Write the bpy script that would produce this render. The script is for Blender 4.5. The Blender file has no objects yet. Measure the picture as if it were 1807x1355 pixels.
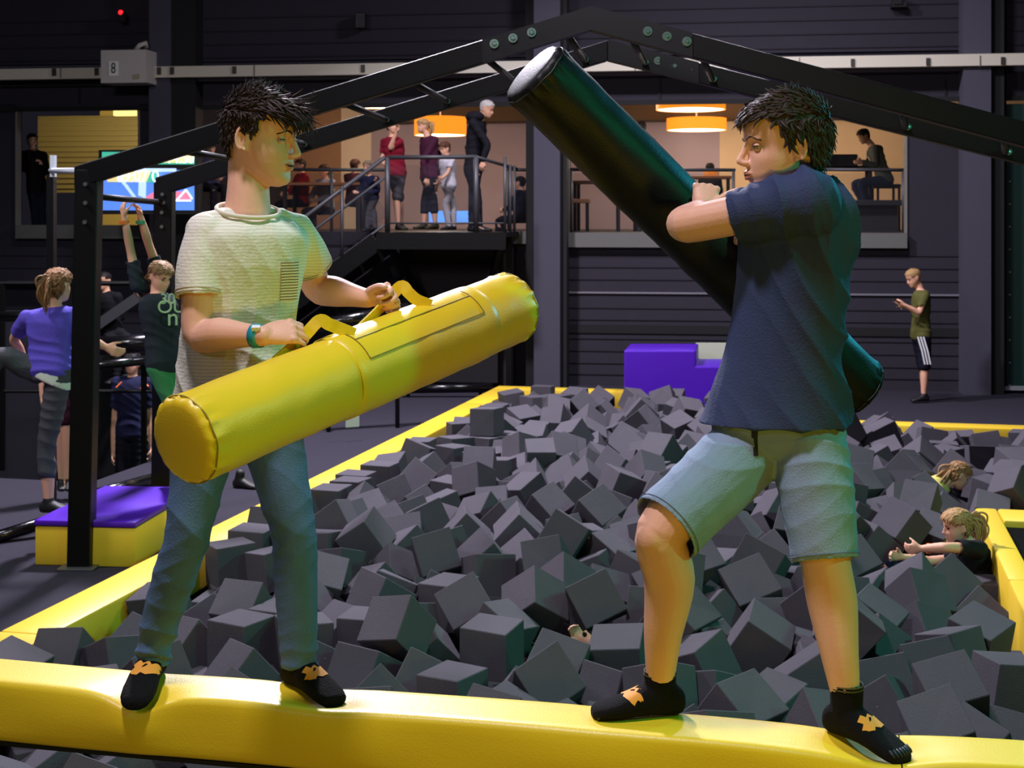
import bpy, bmesh, math, random
import numpy as np
from mathutils import Vector, Matrix, Quaternion, noise
from mathutils.bvhtree import BVHTree

# ---------------------------------------------------------------- camera, world, lights, exposure
scn = bpy.context.scene
COL = scn.collection
EYE = 2.3          # eye height above the hall floor
FPX = 2500.0       # focal length in pixels of the 1807x1355 frame
HY = 385.0         # image row of the horizon

cam = bpy.data.cameras.new('camera')
cam.sensor_width = 36.0
cam.lens = FPX / 1807.0 * 36.0
cam.shift_y = -(677.5 - HY) / 1807.0
cam.clip_start = 0.1; cam.clip_end = 200
cam.dof.use_dof = True
cam.dof.focus_distance = 4.3
cam.dof.aperture_fstop = cam.lens / 1000.0 / 0.0055
camo = bpy.data.objects.new('camera', cam)
camo.location = (0, 0, EYE); camo.rotation_euler = (math.pi / 2, 0, 0)
COL.objects.link(camo); scn.camera = camo

world = bpy.data.worlds.new('hall_ambient'); scn.world = world; world.use_nodes = True
bg = world.node_tree.nodes['Background']
bg.inputs[0].default_value = (0.30, 0.28, 0.42, 1); bg.inputs[1].default_value = 0.03

def lamp(name, kind, loc, target, energy, color, size=0.5, spot=60, blend=0.5):
    l = bpy.data.lights.new(name, kind); l.energy = energy; l.color = color
    if kind == 'AREA': l.shape = 'DISK'; l.size = size
    if kind == 'SPOT': l.spot_size = math.radians(spot); l.spot_blend = blend; l.shadow_soft_size = size
    if kind == 'POINT': l.shadow_soft_size = size
    o = bpy.data.objects.new(name, l); COL.objects.link(o)
    o.location = loc
    o.rotation_euler = (Vector(target) - Vector(loc)).to_track_quat('-Z', 'Y').to_euler()
    return o

lamp('key_lamp', 'AREA', (-1.3, 2.7, 6.8), (0.0, 4.0, 1.6), 245, (0.93, 0.86, 1.0), 0.6)
lamp('pit_lamp', 'AREA', (-2.2, 14.0, 8.0), (0.0, 9.0, 0.0), 1900, (0.92, 0.86, 1.0), 0.9)
lamp('far_pit_lamp', 'AREA', (3.0, 15.0, 7.0), (2.0, 14.5, 0.0), 350, (0.90, 0.86, 1.0), 1.0)
lamp('left_hall_lamp', 'AREA', (-5.5, 8.0, 6.0), (-3.0, 10.5, 0.5), 210, (0.95, 0.92, 1.0), 1.0)
lamp('green_stage_lamp', 'SPOT', (4.3, 2.2, 3.9), (0.2, 3.9, 1.7), 250, (0.03, 1.0, 0.42), 0.12, 75, 0.6)
lamp('teal_stage_lamp', 'SPOT', (3.6, 7.0, 3.6), (0.6, 3.9, 1.6), 270, (0.05, 0.75, 1.0), 0.15, 70, 0.6)
lamp('amber_stage_lamp', 'SPOT', (0.9, -0.4, 1.0), (-0.1, 4.1, 1.8), 195, (1.0, 0.74, 0.02), 0.35, 62, 0.7)
lamp('added_front_fill', 'AREA', (-3.5, -1.5, 4.6), (-0.3, 4.0, 1.5), 26, (0.95, 0.90, 1.0), 1.2)  # added soft fill behind the camera, lifts the fronts; not a hall fixture
lamp('green_pit_lamp', 'SPOT', (6.5, 6.0, 4.0), (0.0, 9.0, 0.1), 620, (0.15, 1.0, 0.62), 0.3, 80, 0.8)

scn.view_settings.view_transform = 'Standard'
scn.view_settings.look = 'None'
scn.view_settings.exposure = 0.0
scn.view_settings.gamma = 1.0
scn.view_settings.use_curve_mapping = False

# ---------------------------------------------------------------- helpers
RND = random.Random(11)
V = Vector
def P(px, py, Y): return V(((px - 903.5) * Y / FPX, Y, EYE - (py - HY) * Y / FPX))
def lin(c):
    return tuple(((v / 255.0) / 12.92 if v / 255.0 <= 0.04045 else ((v / 255.0 + 0.055) / 1.055) ** 2.4) for v in c) + (1.0,)

MATS = {}
def mat(name, rgb, rough=0.6, metal=0.0, spec=0.5, bump=0.0, bscale=40, var=0.0, vscale=8, emit=None, estr=1.0, coat=0, weave=None, alpha=None):
    if name in MATS: return MATS[name]
    m = bpy.data.materials.new(name); m.use_nodes = True
    nt = m.node_tree; b = nt.nodes['Principled BSDF']
    c = lin(rgb)
    b.inputs['Base Color'].default_value = c
    b.inputs['Roughness'].default_value = rough
    b.inputs['Metallic'].default_value = metal
    b.inputs['Specular IOR Level'].default_value = spec
    if coat: b.inputs['Coat Weight'].default_value = coat; b.inputs['Coat Roughness'].default_value = .15
    if alpha is not None: b.inputs['Alpha'].default_value = alpha
    tc = nt.nodes.new('ShaderNodeTexCoord')
    if var > 0:
        n = nt.nodes.new('ShaderNodeTexNoise'); n.inputs['Scale'].default_value = vscale; n.inputs['Detail'].default_value = 5
        nt.links.new(tc.outputs['Object'], n.inputs['Vector'])
        mx = nt.nodes.new('ShaderNodeMix'); mx.data_type = 'RGBA'
        mx.inputs['A'].default_value = tuple(v * (1 - var) for v in c[:3]) + (1,)
        mx.inputs['B'].default_value = tuple(min(1, v * (1 + var)) for v in c[:3]) + (1,)
        nt.links.new(n.outputs['Fac'], mx.inputs['Factor']); nt.links.new(mx.outputs['Result'], b.inputs['Base Color'])
    if bump > 0:
        n2 = nt.nodes.new('ShaderNodeTexNoise'); n2.inputs['Scale'].default_value = bscale; n2.inputs['Detail'].default_value = 4
        nt.links.new(tc.outputs['Object'], n2.inputs['Vector'])
        bp = nt.nodes.new('ShaderNodeBump'); bp.inputs['Strength'].default_value = bump; bp.inputs['Distance'].default_value = .01
        nt.links.new(n2.outputs['Fac'], bp.inputs['Height']); nt.links.new(bp.outputs['Normal'], b.inputs['Normal'])
    if emit:
        b.inputs['Emission Color'].default_value = lin(emit); b.inputs['Emission Strength'].default_value = estr
    m['base'] = list(c[:3])
    MATS[name] = m
    return m

def stripe_mat(name, rgb1, rgb2, axis, freq, thresh, rough=.8, soft=.06, wob=.0):
    """fine printed / knitted stripes along an object axis"""
    if name in MATS: return MATS[name]
    m = mat(name, rgb1, rough, bump=.25, bscale=90); nt = m.node_tree; b = nt.nodes['Principled BSDF']
    tc = nt.nodes.new('ShaderNodeTexCoord'); sp = nt.nodes.new('ShaderNodeSeparateXYZ')
    nt.links.new(tc.outputs['Object'], sp.inputs[0])
    nz = nt.nodes.new('ShaderNodeTexNoise'); nz.inputs['Scale'].default_value = 14
    nt.links.new(tc.outputs['Object'], nz.inputs['Vector'])
    a = nt.nodes.new('ShaderNodeMath'); a.operation = 'MULTIPLY_ADD'; a.inputs[1].default_value = wob
    nt.links.new(nz.outputs['Fac'], a.inputs[0]); nt.links.new(sp.outputs[axis], a.inputs[2])
    f = nt.nodes.new('ShaderNodeMath'); f.operation = 'MULTIPLY'; f.inputs[1].default_value = freq
    nt.links.new(a.outputs[0], f.inputs[0])
    fr = nt.nodes.new('ShaderNodeMath'); fr.operation = 'FRACT'; nt.links.new(f.outputs[0], fr.inputs[0])
    mr = nt.nodes.new('ShaderNodeMapRange'); mr.inputs['From Min'].default_value = thresh - soft; mr.inputs['From Max'].default_value = thresh + soft
    nt.links.new(fr.outputs[0], mr.inputs['Value'])
    mx = nt.nodes.new('ShaderNodeMix'); mx.data_type = 'RGBA'
    mx.inputs['A'].default_value = lin(rgb2); mx.inputs['B'].default_value = lin(rgb1)
    nt.links.new(mr.outputs['Result'], mx.inputs['Factor']); nt.links.new(mx.outputs['Result'], b.inputs['Base Color'])
    return m

def tag(o, label=None, cat=None, group=None, kind=None):
    if label: o['label'] = label
    if cat: o['category'] = cat
    if group: o['group'] = group
    if kind: o['kind'] = kind
    return o
def empty(name, loc=(0, 0, 0)):
    o = bpy.data.objects.new(name, None); o.location = loc; o.empty_display_size = .1
    COL.objects.link(o); return o

class MB:
    def __init__(s): s.v = []; s.f = []; s.m = []
    def add(s, vs, fs, mi=0):
        o = len(s.v); s.v += [tuple(x) for x in vs]
        s.f += [tuple(i + o for i in f) for f in fs]; s.m += [mi] * len(fs); return s
    def box(s, c, size, M=None, mi=0, bev=0):
        x, y, z = size[0] / 2, size[1] / 2, size[2] / 2
        if bev <= 0:
            vs = [V((a * x, b * y, d * z)) for a in (-1, 1) for b in (-1, 1) for d in (-1, 1)]
            fs = [(0, 1, 3, 2), (4, 6, 7, 5), (0, 4, 5, 1), (2, 3, 7, 6), (0, 2, 6, 4), (1, 5, 7, 3)]
        else:
            bm = bmesh.new(); bmesh.ops.create_cube(bm, size=1)
            for q in bm.verts: q.co = V((q.co.x * 2 * x, q.co.y * 2 * y, q.co.z * 2 * z))
            bmesh.ops.bevel(bm, geom=list(bm.edges), offset=bev, segments=2, profile=.5, affect='EDGES')
            bm.verts.ensure_lookup_table()
            for i, q in enumerate(bm.verts): q.index = i
            vs = [q.co.copy() for q in bm.verts]; fs = [[q.index for q in f.verts] for f in bm.faces]; bm.free()
        if M: vs = [M @ q for q in vs]
        return s.add([q + V(c) for q in vs], fs, mi)
    def loft(s, rings, cap=True, mi=0, closed=True):
        n = len(rings[0]); vs = [p for r in rings for p in r]; fs = []
        for i in range(len(rings) - 1):
            for j in range(n if closed else n - 1):
                k = (j + 1) % n
                fs.append((i * n + j, i * n + k, (i + 1) * n + k, (i + 1) * n + j))
        if cap: fs.append(tuple(range(n - 1, -1, -1))); fs.append(tuple((len(rings) - 1) * n + j for j in range(n)))
        return s.add(vs, fs, mi)
    def tube(s, pts, r, n=10, mi=0, cap=True):
        pts = [V(p) for p in pts]; rr = r if isinstance(r, (list, tuple)) else [r] * len(pts)
        rings = []; up = None
        for i, p in enumerate(pts):
            d = (pts[min(i + 1, len(pts) - 1)] - pts[max(i - 1, 0)])
            d = d.normalized() if d.length > 1e-9 else V((0, 0, 1))
            if up is None:
                up = d.orthogonal().normalized()
            up = (up - d * up.dot(d)); up = up.normalized() if up.length > 1e-6 else d.orthogonal().normalized()
            b = d.cross(up)
            rings.append([p + (up * math.cos(2 * math.pi * k / n) + b * math.sin(2 * math.pi * k / n)) * rr[i] for k in range(n)])
        return s.loft(rings, cap, mi)
    def prism(s, poly, h, mi=0):
        """poly: list of Vector (one side), h: extrusion vector"""
        n = len(poly); vs = [V(p) for p in poly] + [V(p) + V(h) for p in poly]
        fs = [tuple(range(n)), tuple(range(2 * n - 1, n - 1, -1))] + [(i, i + n, (i + 1) % n + n, (i + 1) % n) for i in range(n)]
        return s.add(vs, fs, mi)
    def sphere(s, c, r, M=None, n=12, mi=0):
        r = V(r) if hasattr(r, '__len__') else V((r, r, r)); rings = []
        m = max(6, n // 2 + 2)
        vs = [V((0, 0, -1))]
        for i in range(1, m):
            t = -math.pi / 2 + math.pi * i / m
            vs += [V((math.cos(t) * math.cos(2 * math.pi * k / n), math.cos(t) * math.sin(2 * math.pi * k / n), math.sin(t))) for k in range(n)]
        vs.append(V((0, 0, 1))); fs = []
        for k in range(n): fs.append((0, 1 + (k + 1) % n, 1 + k)); fs.append((len(vs) - 1, 1 + (m - 2) * n + k, 1 + (m - 2) * n + (k + 1) % n))
        for i in range(m - 2):
            for k in range(n): fs.append((1 + i * n + k, 1 + i * n + (k + 1) % n, 1 + (i + 1) * n + (k + 1) % n, 1 + (i + 1) * n + k))
        vs = [V((q.x * r.x, q.y * r.y, q.z * r.z)) for q in vs]
        if M: vs = [M @ q for q in vs]
        return s.add([q + V(c) for q in vs], fs, mi)
    def mesh(s, name, mats, smooth=False):
        me = bpy.data.meshes.new(name); me.from_pydata(s.v, [], s.f)
        for m in (mats if isinstance(mats, (list, tuple)) else [mats]): me.materials.append(m)
        me.polygons.foreach_set('material_index', s.m)
        if smooth: me.polygons.foreach_set('use_smooth', [True] * len(me.polygons))
        me.validate(); me.update()
        bm = bmesh.new(); bm.from_mesh(me); bmesh.ops.recalc_face_normals(bm, faces=bm.faces); bm.to_mesh(me); bm.free()
        return me
    def build(s, name, mats, parent=None, smooth=False, autosm=None):
        me = s.mesh(name, mats, smooth or autosm is not None)
        o = bpy.data.objects.new(name, me); COL.objects.link(o)
        if autosm is not None:
            me.set_sharp_from_angle(angle=math.radians(autosm))
        if parent:
            o.parent = parent; o.matrix_parent_inverse = Matrix.Translation(-parent.location)
        return o

def obj_from_mesh(name, me, parent=None):
    o = bpy.data.objects.new(name, me); COL.objects.link(o)
    if parent: o.parent = parent; o.matrix_parent_inverse = Matrix.Translation(-parent.location)
    return o

def struct_obj(name, mb, m, **k):
    o = mb.build(name, m, **k); o['kind'] = 'structure'; return o

def text_obj(name, s, size, m, parent, loc, xdir, ydir, extr=.002, align='CENTER', sx=1.0):
    cu = bpy.data.curves.new(name, 'FONT'); cu.body = s; cu.size = size; cu.extrude = extr; cu.align_x = align; cu.align_y = 'CENTER'
    t = bpy.data.objects.new(name + '_t', cu); COL.objects.link(t)
    dg = bpy.context.evaluated_depsgraph_get()
    me = bpy.data.meshes.new_from_object(t.evaluated_get(dg)); bpy.data.objects.remove(t)
    xd = V(xdir).normalized(); yd = V(ydir).normalized(); zd = xd.cross(yd)
    M = Matrix((xd * sx, yd, zd)).transposed().to_4x4(); M.translation = V(loc)
    me.transform(M); me.materials.clear(); me.materials.append(m); me.name = name
    return obj_from_mesh(name, me, parent)

# pit frame: s runs to the right along the beams, t runs away from the camera
A0 = math.radians(13.0)
US = V((math.cos(A0), -math.sin(A0), 0)); UT = V((math.sin(A0), math.cos(A0), 0))
def ST(s, t, z=0): return US * s + UT * t + V((0, 0, z))
RST = Matrix.Rotation(-A0, 3, 'Z')
# far wall frame
WK = 0.14
WD = V((1, -WK, 0)).normalized(); WN = V((-WK, -1, 0)).normalized()   # WN points to the camera
WO = V((0.29, 19.6, 0))
def wallY(px, d=0.0):
    o = WO + WN * d; a = (px - 903.5) / FPX
    return (o.y + WK * o.x) / (1 + WK * a)
def WP(px, py, d=0.0): return P(px, py, wallY(px, d))
RW = Matrix.Rotation(-math.atan(WK), 3, 'Z')
def wall_panel(mb, x0, y0, x1, y1, d0, d1, mi=0):
    """panel on the far wall between image columns / rows, from depth d0 (behind) to d1 (towards the hall)"""
    a = WP(x0, y0, d1); b = WP(x1, y1, d1)
    ca = (a - WO).dot(WD); cb = (b - WO).dot(WD)
    xm = min(max((x0 + x1) / 2, 0), 1807)
    zt, zb = WP(xm, y0, d1).z, WP(xm, y1, d1).z
    c = WO + WD * ((ca + cb) / 2) + WN * ((d0 + d1) / 2); c.z = (zt + zb) / 2
    mb.box(c, (abs(cb - ca), abs(d1 - d0), abs(zt - zb)), RW, mi)

# ---------------------------------------------------------------- materials
YEL = mat('yellow_vinyl', (232, 200, 38), .38, bump=.10, bscale=220, spec=.5)
YEL2 = mat('yellow_vinyl_pads', (228, 192, 48), .48, bump=.12, bscale=150)
YSEAM = mat('yellow_seam', (150, 130, 20), .6)
BLK = mat('black_vinyl', (14, 14, 15), .42, bump=.15, bscale=120)
STEEL = mat('black_painted_steel', (4, 4, 5), .45, spec=.25, bump=.05, bscale=60)
BOLT = mat('zinc_bolt', (170, 200, 190), .3, metal=.8)
PURP = mat('purple_vinyl', (78, 22, 178), .42, bump=.08, bscale=120)
FOAM = mat('charcoal_foam', (84, 81, 88), .95, spec=.1, bump=.5, bscale=260, var=.12, vscale=3)
FLOORM = mat('black_carpet', (50, 48, 58), .95, spec=.15, bump=.6, bscale=300, var=.25, vscale=60)
PITM = mat('pit_lining', (10, 10, 12), .9)
WALLM = mat('dark_wall_panel', (50, 47, 56), .85, spec=.2, bump=.2, bscale=30, var=.1, vscale=4)
WALL2 = mat('dark_wall_band', (40, 38, 46), .8, spec=.2, bump=.2, bscale=30)
PILL = mat('charcoal_pillar', (74, 72, 84), .85, spec=.2, bump=.2, bscale=50)
DARK = mat('near_black', (12, 12, 14), .8)
SILL = mat('grey_sill', (96, 96, 92), .7, bump=.15, bscale=80)
CREAM = mat('cream_conduit', (205, 198, 180), .5)
GREYBOX = mat('pale_grey_box', (190, 184, 178), .5)
RAIL = mat('grey_railing', (72, 72, 76), .45, metal=.3)

# ---------------------------------------------------------------- hall shell
fl = MB()
def quad(mb, a, b, c, d, mi=0): mb.add([a, b, c, d], [(0, 1, 2, 3)], mi)
def slab(mb, s0, s1, t0, t1, z1, z0):
    mb.box(ST((s0 + s1) / 2, (t0 + t1) / 2, (z0 + z1) / 2), (s1 - s0, t1 - t0, z1 - z0), RST)
LS = -6.35
slab(fl, LS, -4.27, -3, 24, 0, -.2)
slab(fl, -16, LS, -3, 11.2, 0, -.2)
slab(fl, -4.27, 1.34, -3, 2.0, 0, -.2)
slab(fl, -4.27, -.2, 17.7, 22.5, 0, -.2)
slab(fl, -.2, 12, 15.55, 22.5, 0, -.2)
slab(fl, 1.15, 12, -3, 10.9, -.02, -.22)
struct_obj('floor', fl, FLOORM)
lf = MB(); slab(lf, -16, LS, 11.2, 24, -.85, -1.0)
lf.box(ST(-11.2, 11.2, -.45), (9.7, .04, .85), RST); lf.box(ST(LS, 17.5, -.45), (.04, 12.6, .85), RST)
struct_obj('floor_sunken', lf, FLOORM)
pf = MB(); slab(pf, -4.3, 12, 1.9, 18, -.45, -.6)
pf.box(ST(-4.14, 10, -.2), (.25, 16.2, .6), RST); pf.box(ST(1.2, 6.3, -.2), (.25, 9.2, .6), RST)
pf.box(ST(6.5, 10.85, -.2), (10.6, .2, .6), RST); pf.box(ST(6, 15.4, -.2), (12, .2, .6), RST); pf.box(ST(-2.2, 17.56, -.2), (4.2, .2, .6), RST)
pf.box(ST(-.05, 16.5, -.2), (.2, 2.2, .6), RST)
struct_obj('floor_pit', pf, PITM)

# far wall, built as panels round the three gallery openings
wb = MB()
YT = -230
for x0, x1 in ((-420, 1707), (1707, 2300)):
    wall_panel(wb, x0, YT, x1, 105, -.15, 0.0)
wall_panel(wb, -420, 105, 2300, 183, -.15, 0.0)
wall_panel(wb, -1900, YT, -419, 830, -.15, 0.0)
wall_panel(wb, -420, 183, 30, 830, -.15, 0); wall_panel(wb, 247, 183, 298, 830, -.15, 0)
wall_panel(wb, 935, 183, 1000, 830, -.15, 0); wall_panel(wb, 1601, 183, 2300, 830, -.15, 0)
wall_panel(wb, 30, 398, 247, 830, -.15, 0); wall_panel(wb, 298, 409, 935, 830, -.15, 0); wall_panel(wb, 1000, 411, 1601, 830, -.15, 0)
struct_obj('wall_far', wb, WALLM)
# horizontal ribs and bands of the cladding
rb = MB()
for y in (20, 44, 68, 92):
    wall_panel(rb, -420, y, 2300, y + 2.0, 0, .015)
for y in (450, 472, 494, 545, 566, 600, 622, 644, 664):
    for x0, x1 in ((990, 1700), (-420, 262)): wall_panel(rb, x0, y, x1, y + 1.6, 0, .012)
struct_obj('trim_1', rb, WALL2)
rl = MB(); wall_panel(rl, 990, 517, 1700, 520, 0, .03); wall_panel(rl, 0, 497, 120, 500, 0, .3)
struct_obj('trim_2', rl, mat('pale_trim', (120, 116, 125), .5))
dk = MB(); wall_panel(dk, 1003, 576, 1700, 591, 0, .02)
wall_panel(dk, 0, 137, 228, 152, 0, .1)
for x in (138, 1163, 1667): wall_panel(dk, x, 140, x + 3, 183, 0, .02)
wall_panel(dk, -300, 178, 2300, 186, 0, .05)
wall_panel(dk, 262, 150, 270, 210, 0, .3)
struct_obj('trim_3', dk, DARK)
bd = MB(); wall_panel(bd, 345, 126, 1700, 133, 0, .22); wall_panel(bd, -300, 134, 245, 140, 0, .22)
struct_obj('trim_4', bd, mat('grey_ledge', (84, 80, 92), .6))
# pillars
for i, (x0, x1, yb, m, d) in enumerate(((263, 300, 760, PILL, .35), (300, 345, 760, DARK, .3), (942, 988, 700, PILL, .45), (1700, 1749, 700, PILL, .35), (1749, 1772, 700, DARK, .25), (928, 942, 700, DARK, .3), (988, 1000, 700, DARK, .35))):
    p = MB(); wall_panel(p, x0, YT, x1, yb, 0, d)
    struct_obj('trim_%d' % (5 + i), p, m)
gd = MB(); wall_panel(gd, 1776, 183, 2250, 683, 0, .06)
d1 = struct_obj('door_1', gd, mat('dark_green_door', (14, 48, 42), .5))
for y in range(240, 690, 40):
    st = MB(); st.sphere(WP(1782, y, .07), .012, n=6); st.build('rivet', mat('pale_rivet', (190, 190, 185), .4), d1)
fr = MB(); wall_panel(fr, 1768, 175, 1776, 690, 0, .1); fr.build('door_frame', DARK, d1)
bt = MB(); wall_panel(bt, 1770, 682, 2250, 689, 0, .12); bt.build('threshold', mat('pale_threshold', (170, 172, 178), .4), d1)

# window sills
for i, (x0, y0, x1, y1) in enumerate(((27, 397, 247, 421), (1000, 411, 1601, 437), (895, 408, 930, 430))):
    w = MB(); wall_panel(w, x0, y0, x1, y1, -.05, .12)
    wo = struct_obj('window_%d' % (i + 1), w, SILL)
    if i < 2:
        fm = MB()
        for xa in (x0, x1 - 4): wall_panel(fm, xa, 190 if i == 0 else 186, xa + 4, y0, -.08, .03)
        fm.build('window_frame', mat('pale_frame', (120, 118, 112), .5), wo)
rc = MB(); wall_panel(rc, 300, 409, 930, 432, -.05, .04); struct_obj('trim_14', rc, WALL2)

# ---------------------------------------------------------------- gallery rooms behind the openings
GZ = WP(900, 410).z
def GP(px, py, d): return P(px, py, wallY(px, -d))
gl = MB()
def gbox(mb, c0, c1, dz0, dz1, da, db, mi=0):
    """box in wall coordinates: along wall c0..c1 metres, heights, depth behind the wall da..db"""
    c = WO + WD * ((c0 + c1) / 2) - WN * ((da + db) / 2); c.z = (dz0 + dz1) / 2
    mb.box(c, (abs(c1 - c0), abs(db - da), abs(dz1 - dz0)), RW, mi)
def wc(px, d=0.0): return (P(px, 385, wallY(px, -d)) - WO).dot(WD)
gbox(gl, -9, 8.5, GZ - .2, GZ, .15, 9)
struct_obj('floor_gallery', gl, mat('gallery_floor', (60, 50, 48), .6))
gc = MB(); gbox(gc, -9, 8.5, 4.35, 4.45, .15, 9); struct_obj('ceiling_gallery', gc, mat('gallery_ceiling', (120, 95, 60), .8))
GW = [(-9, wc(320, 6), 'gallery_olive', (165, 140, 70)), (wc(320, 6), wc(602, 6), 'gallery_tan', (165, 120, 88)),
      (wc(602, 6), wc(655, 6), 'gallery_pale', (235, 205, 175)), (wc(655, 6), wc(1270, 6), 'gallery_mauve', (172, 148, 152)),
      (wc(1270, 6), 8.5, 'gallery_warm', (222, 186, 148))]
for i, (a, b, n, c) in enumerate(GW):
    g = MB(); gbox(g, a, b, GZ, 4.4, 6, 6.1); struct_obj('wall_gallery_%s' % ('left', 'tan', 'pale', 'mauve', 'right')[i], g, mat(n, c, .85, var=.06, vscale=3))
bl = MB(); bl.box(P(160, 272, wallY(160, -5.98)), (2.1, .03, 1.45), RW)
for k in range(14):
    z = P(0, 210 + k * 9.3, 26).z
    bl.box(P(160, 210 + k * 9.3, wallY(160, -5.9)), (2.1, .03, .035), RW)
tag(bl.build('roller_shutter', mat('shutter_gold', (146, 128, 78), .45, metal=.2)), 'ribbed golden roller shutter behind the left gallery opening', 'shutter')
sf = MB(); gbox(sf, wc(480), wc(1600), P(0, 218, 25.6).z, 4.36, 5.2, 5.9); struct_obj('trim_15', sf, mat('soffit_brown', (92, 68, 42), .8))
for i, x in enumerate((276, 966, 1650)):
    g = MB(); gbox(g, wc(x) - .11, wc(x) + .11, GZ, 4.4, .15, 2.2 if i != 0 else 6); struct_obj('wall_partition_%s' % ('left', 'middle', 'right')[i], g, WALLM)

# ceiling drum lamps
SHADE = mat('orange_shade', (235, 130, 25), .7, emit=(238, 140, 30), estr=1.1)
GLOW = mat('lamp_diffuser', (255, 240, 205), .6, emit=(255, 240, 205), estr=2.2)
def drum(cx, ytop, ybot, wpx, Y, label):
    r = wpx / 2 * Y / FPX; zt = P(cx, ytop, Y).z; zb = P(cx, ybot, Y).z; c = P(cx, 385, Y)
    root = empty('pendant_lamp', (c.x, c.y, zb)); tag(root, label, 'lamp', 'orange drum lamps in the gallery')
    n = 40; ring = lambda rr, z: [V((c.x + rr * math.cos(2 * math.pi * k / n), c.y + rr * math.sin(2 * math.pi * k / n), z)) for k in range(n)]
    m = MB(); m.loft([ring(r, zb), ring(r, zt), ring(r - .02, zt), ring(r - .02, zb + .01)], cap=False); m.loft([ring(r - .02, zb + .01), ring(r, zb)], cap=False)
    m.build('lamp_shade', SHADE, root, autosm=40)
    m = MB(); m.loft([ring(r - .022, zb + .004), ring(r - .022, zb + .02)]); m.build('diffuser', GLOW, root, autosm=40)
    m = MB(); m.tube([(c.x, c.y, zt - .1), (c.x, c.y, 4.36)], .012, 6); m.build('cord', mat('white_cord', (230, 225, 215), .5), root)
    l = lamp('gallery_bulb', 'POINT', (c.x, c.y, zb - .12), (0, 0, 0), 40, (1.0, .87, .74), .25)
drum(1219, 165, 194, 122, 21.4, 'orange drum lamp nearest the ceiling edge above the right boy, left one of the pair')
drum(1229, 209, 230, 105, 23.8, 'smaller-looking orange drum lamp hanging just behind and below another by the right boy')
drum(777, 207, 239, 92, 23.6, 'orange drum lamp behind the fair-haired woman on the landing')
drum(664, 172, 190, 60, 21.5, 'orange drum lamp mostly hidden behind the left roof beam')
drum(1100, 150, 170, 100, 22.3, 'orange drum lamp behind the raised black tube')
lamp('gallery_fill_lamp', 'AREA', GP(1450, 215, 3.0), GP(1450, 300, 6), 40, (1, .80, .58), 1.0)
lamp('shutter_room_lamp', 'AREA', GP(200, 222, 3.0), GP(170, 300, 6), 90, (1, .86, .55), .8)
lamp('gallery_mid_lamp', 'AREA', GP(560, 225, 3.0), GP(640, 300, 6), 22, (1, .8, .6), .8)

# ---------------------------------------------------------------- wall furniture
cd = MB()
root = empty('cable_trunking', WP(900, 110, .3)); tag(root, 'long cream cable trunking running along the dark far wall', 'trunking')
wall_panel(cd, -300, 107, 2200, 127, .3, .42)
cdo = cd.build('trunk', CREAM, root)
# keep trunking level along the wall
for x in (95, 170, 280, 303, 413, 640, 724, 1010, 1505, 1638, 1770):
    cl = MB(); wall_panel(cl, x - 3.5, 111 - (x - 900) * .012, x + 3.5, 124 - (x - 900) * .012, .42, .44); cl.build('clip', mat('dark_clip', (50, 48, 44), .5), root)
for x in (106, 448, 778, 1120, 1410, 1729):
    jn = MB(); wall_panel(jn, x, 108 - (x - 900) * .012, x + 1.5, 128 - (x - 900) * .012, .42, .43); jn.build('joint', mat('joint_dark', (90, 86, 78), .5), root)
root = empty('distribution_box', WP(218, 116, .4)); tag(root, 'pale grey wall box marked with the number 8 on the cable trunking', 'box')
m = MB(); wall_panel(m, 178, 88, 258, 146, .3, .72); m.build('housing', GREYBOX, root)
m = MB(); wall_panel(m, 192, 108, 208, 134, .72, .73); m.build('number_plate', mat('white_label', (235, 235, 230), .5), root)
text_obj('number', '8', .21, mat('black_ink', (15, 15, 15), .6), root, WP(200, 121, .735), WD, (0, 0, 1), sx=.7)
m = MB(); wall_panel(m, 235, 131, 246, 139, .72, .73); m.build('sticker', mat('tan_sticker', (160, 150, 120), .6), root)
m = MB(); m.tube([WP(240, 88, .55), WP(246, 80, .55), WP(257, 76, .5), WP(258, 84, .45)], .035, 8); m.build('cable_gland', GREYBOX, root, smooth=True)
root = empty('warning_light', WP(215, 30, .2)); tag(root, 'small black fixture with a glowing red bulb high on the left wall', 'light')
m = MB(); m.box(WP(216, 31, .2), (.08, .12, .14), RW, bev=.01); m.build('housing', DARK, root)
m = MB(); m.sphere(WP(213, 22, .25), .035, n=12); m.build('bulb', mat('red_bulb', (200, 20, 30), .4, emit=(255, 30, 40), estr=2.5), root, smooth=True)
root = empty('wall_speaker', WP(637, 38, .2)); tag(root, 'small black box speaker high on the wall above the stairs', 'speaker')
m = MB(); m.box(WP(637, 37, .15), (.14, .16, .22), RW, bev=.015); m.build('cabinet', mat('speaker_dark', (25, 24, 28), .5), root)
m = MB(); m.box(WP(637, 37, .235), (.11, .01, .18), RW); m.build('grille', mat('speaker_grille', (45, 44, 50), .7), root)
m = MB(); wall_panel(m, 200, 193, 237, 204, -.6, -.5)
tag(m.build('strip_light', mat('strip_glow', (255, 240, 160), .5, emit=(255, 235, 140), estr=1.4)), 'yellowish strip light under the ceiling of the left gallery opening', 'light')
m = MB(); wall_panel(m, 1574, 3, 1600, 12, 0, .2)
m.box(WP(1583, 2, .12), (.12, .2, .12), RW, bev=.01)
tag(m.build('sensor_box', DARK), 'small dark sensor box at the very top of the wall on the right', 'sensor')

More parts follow.
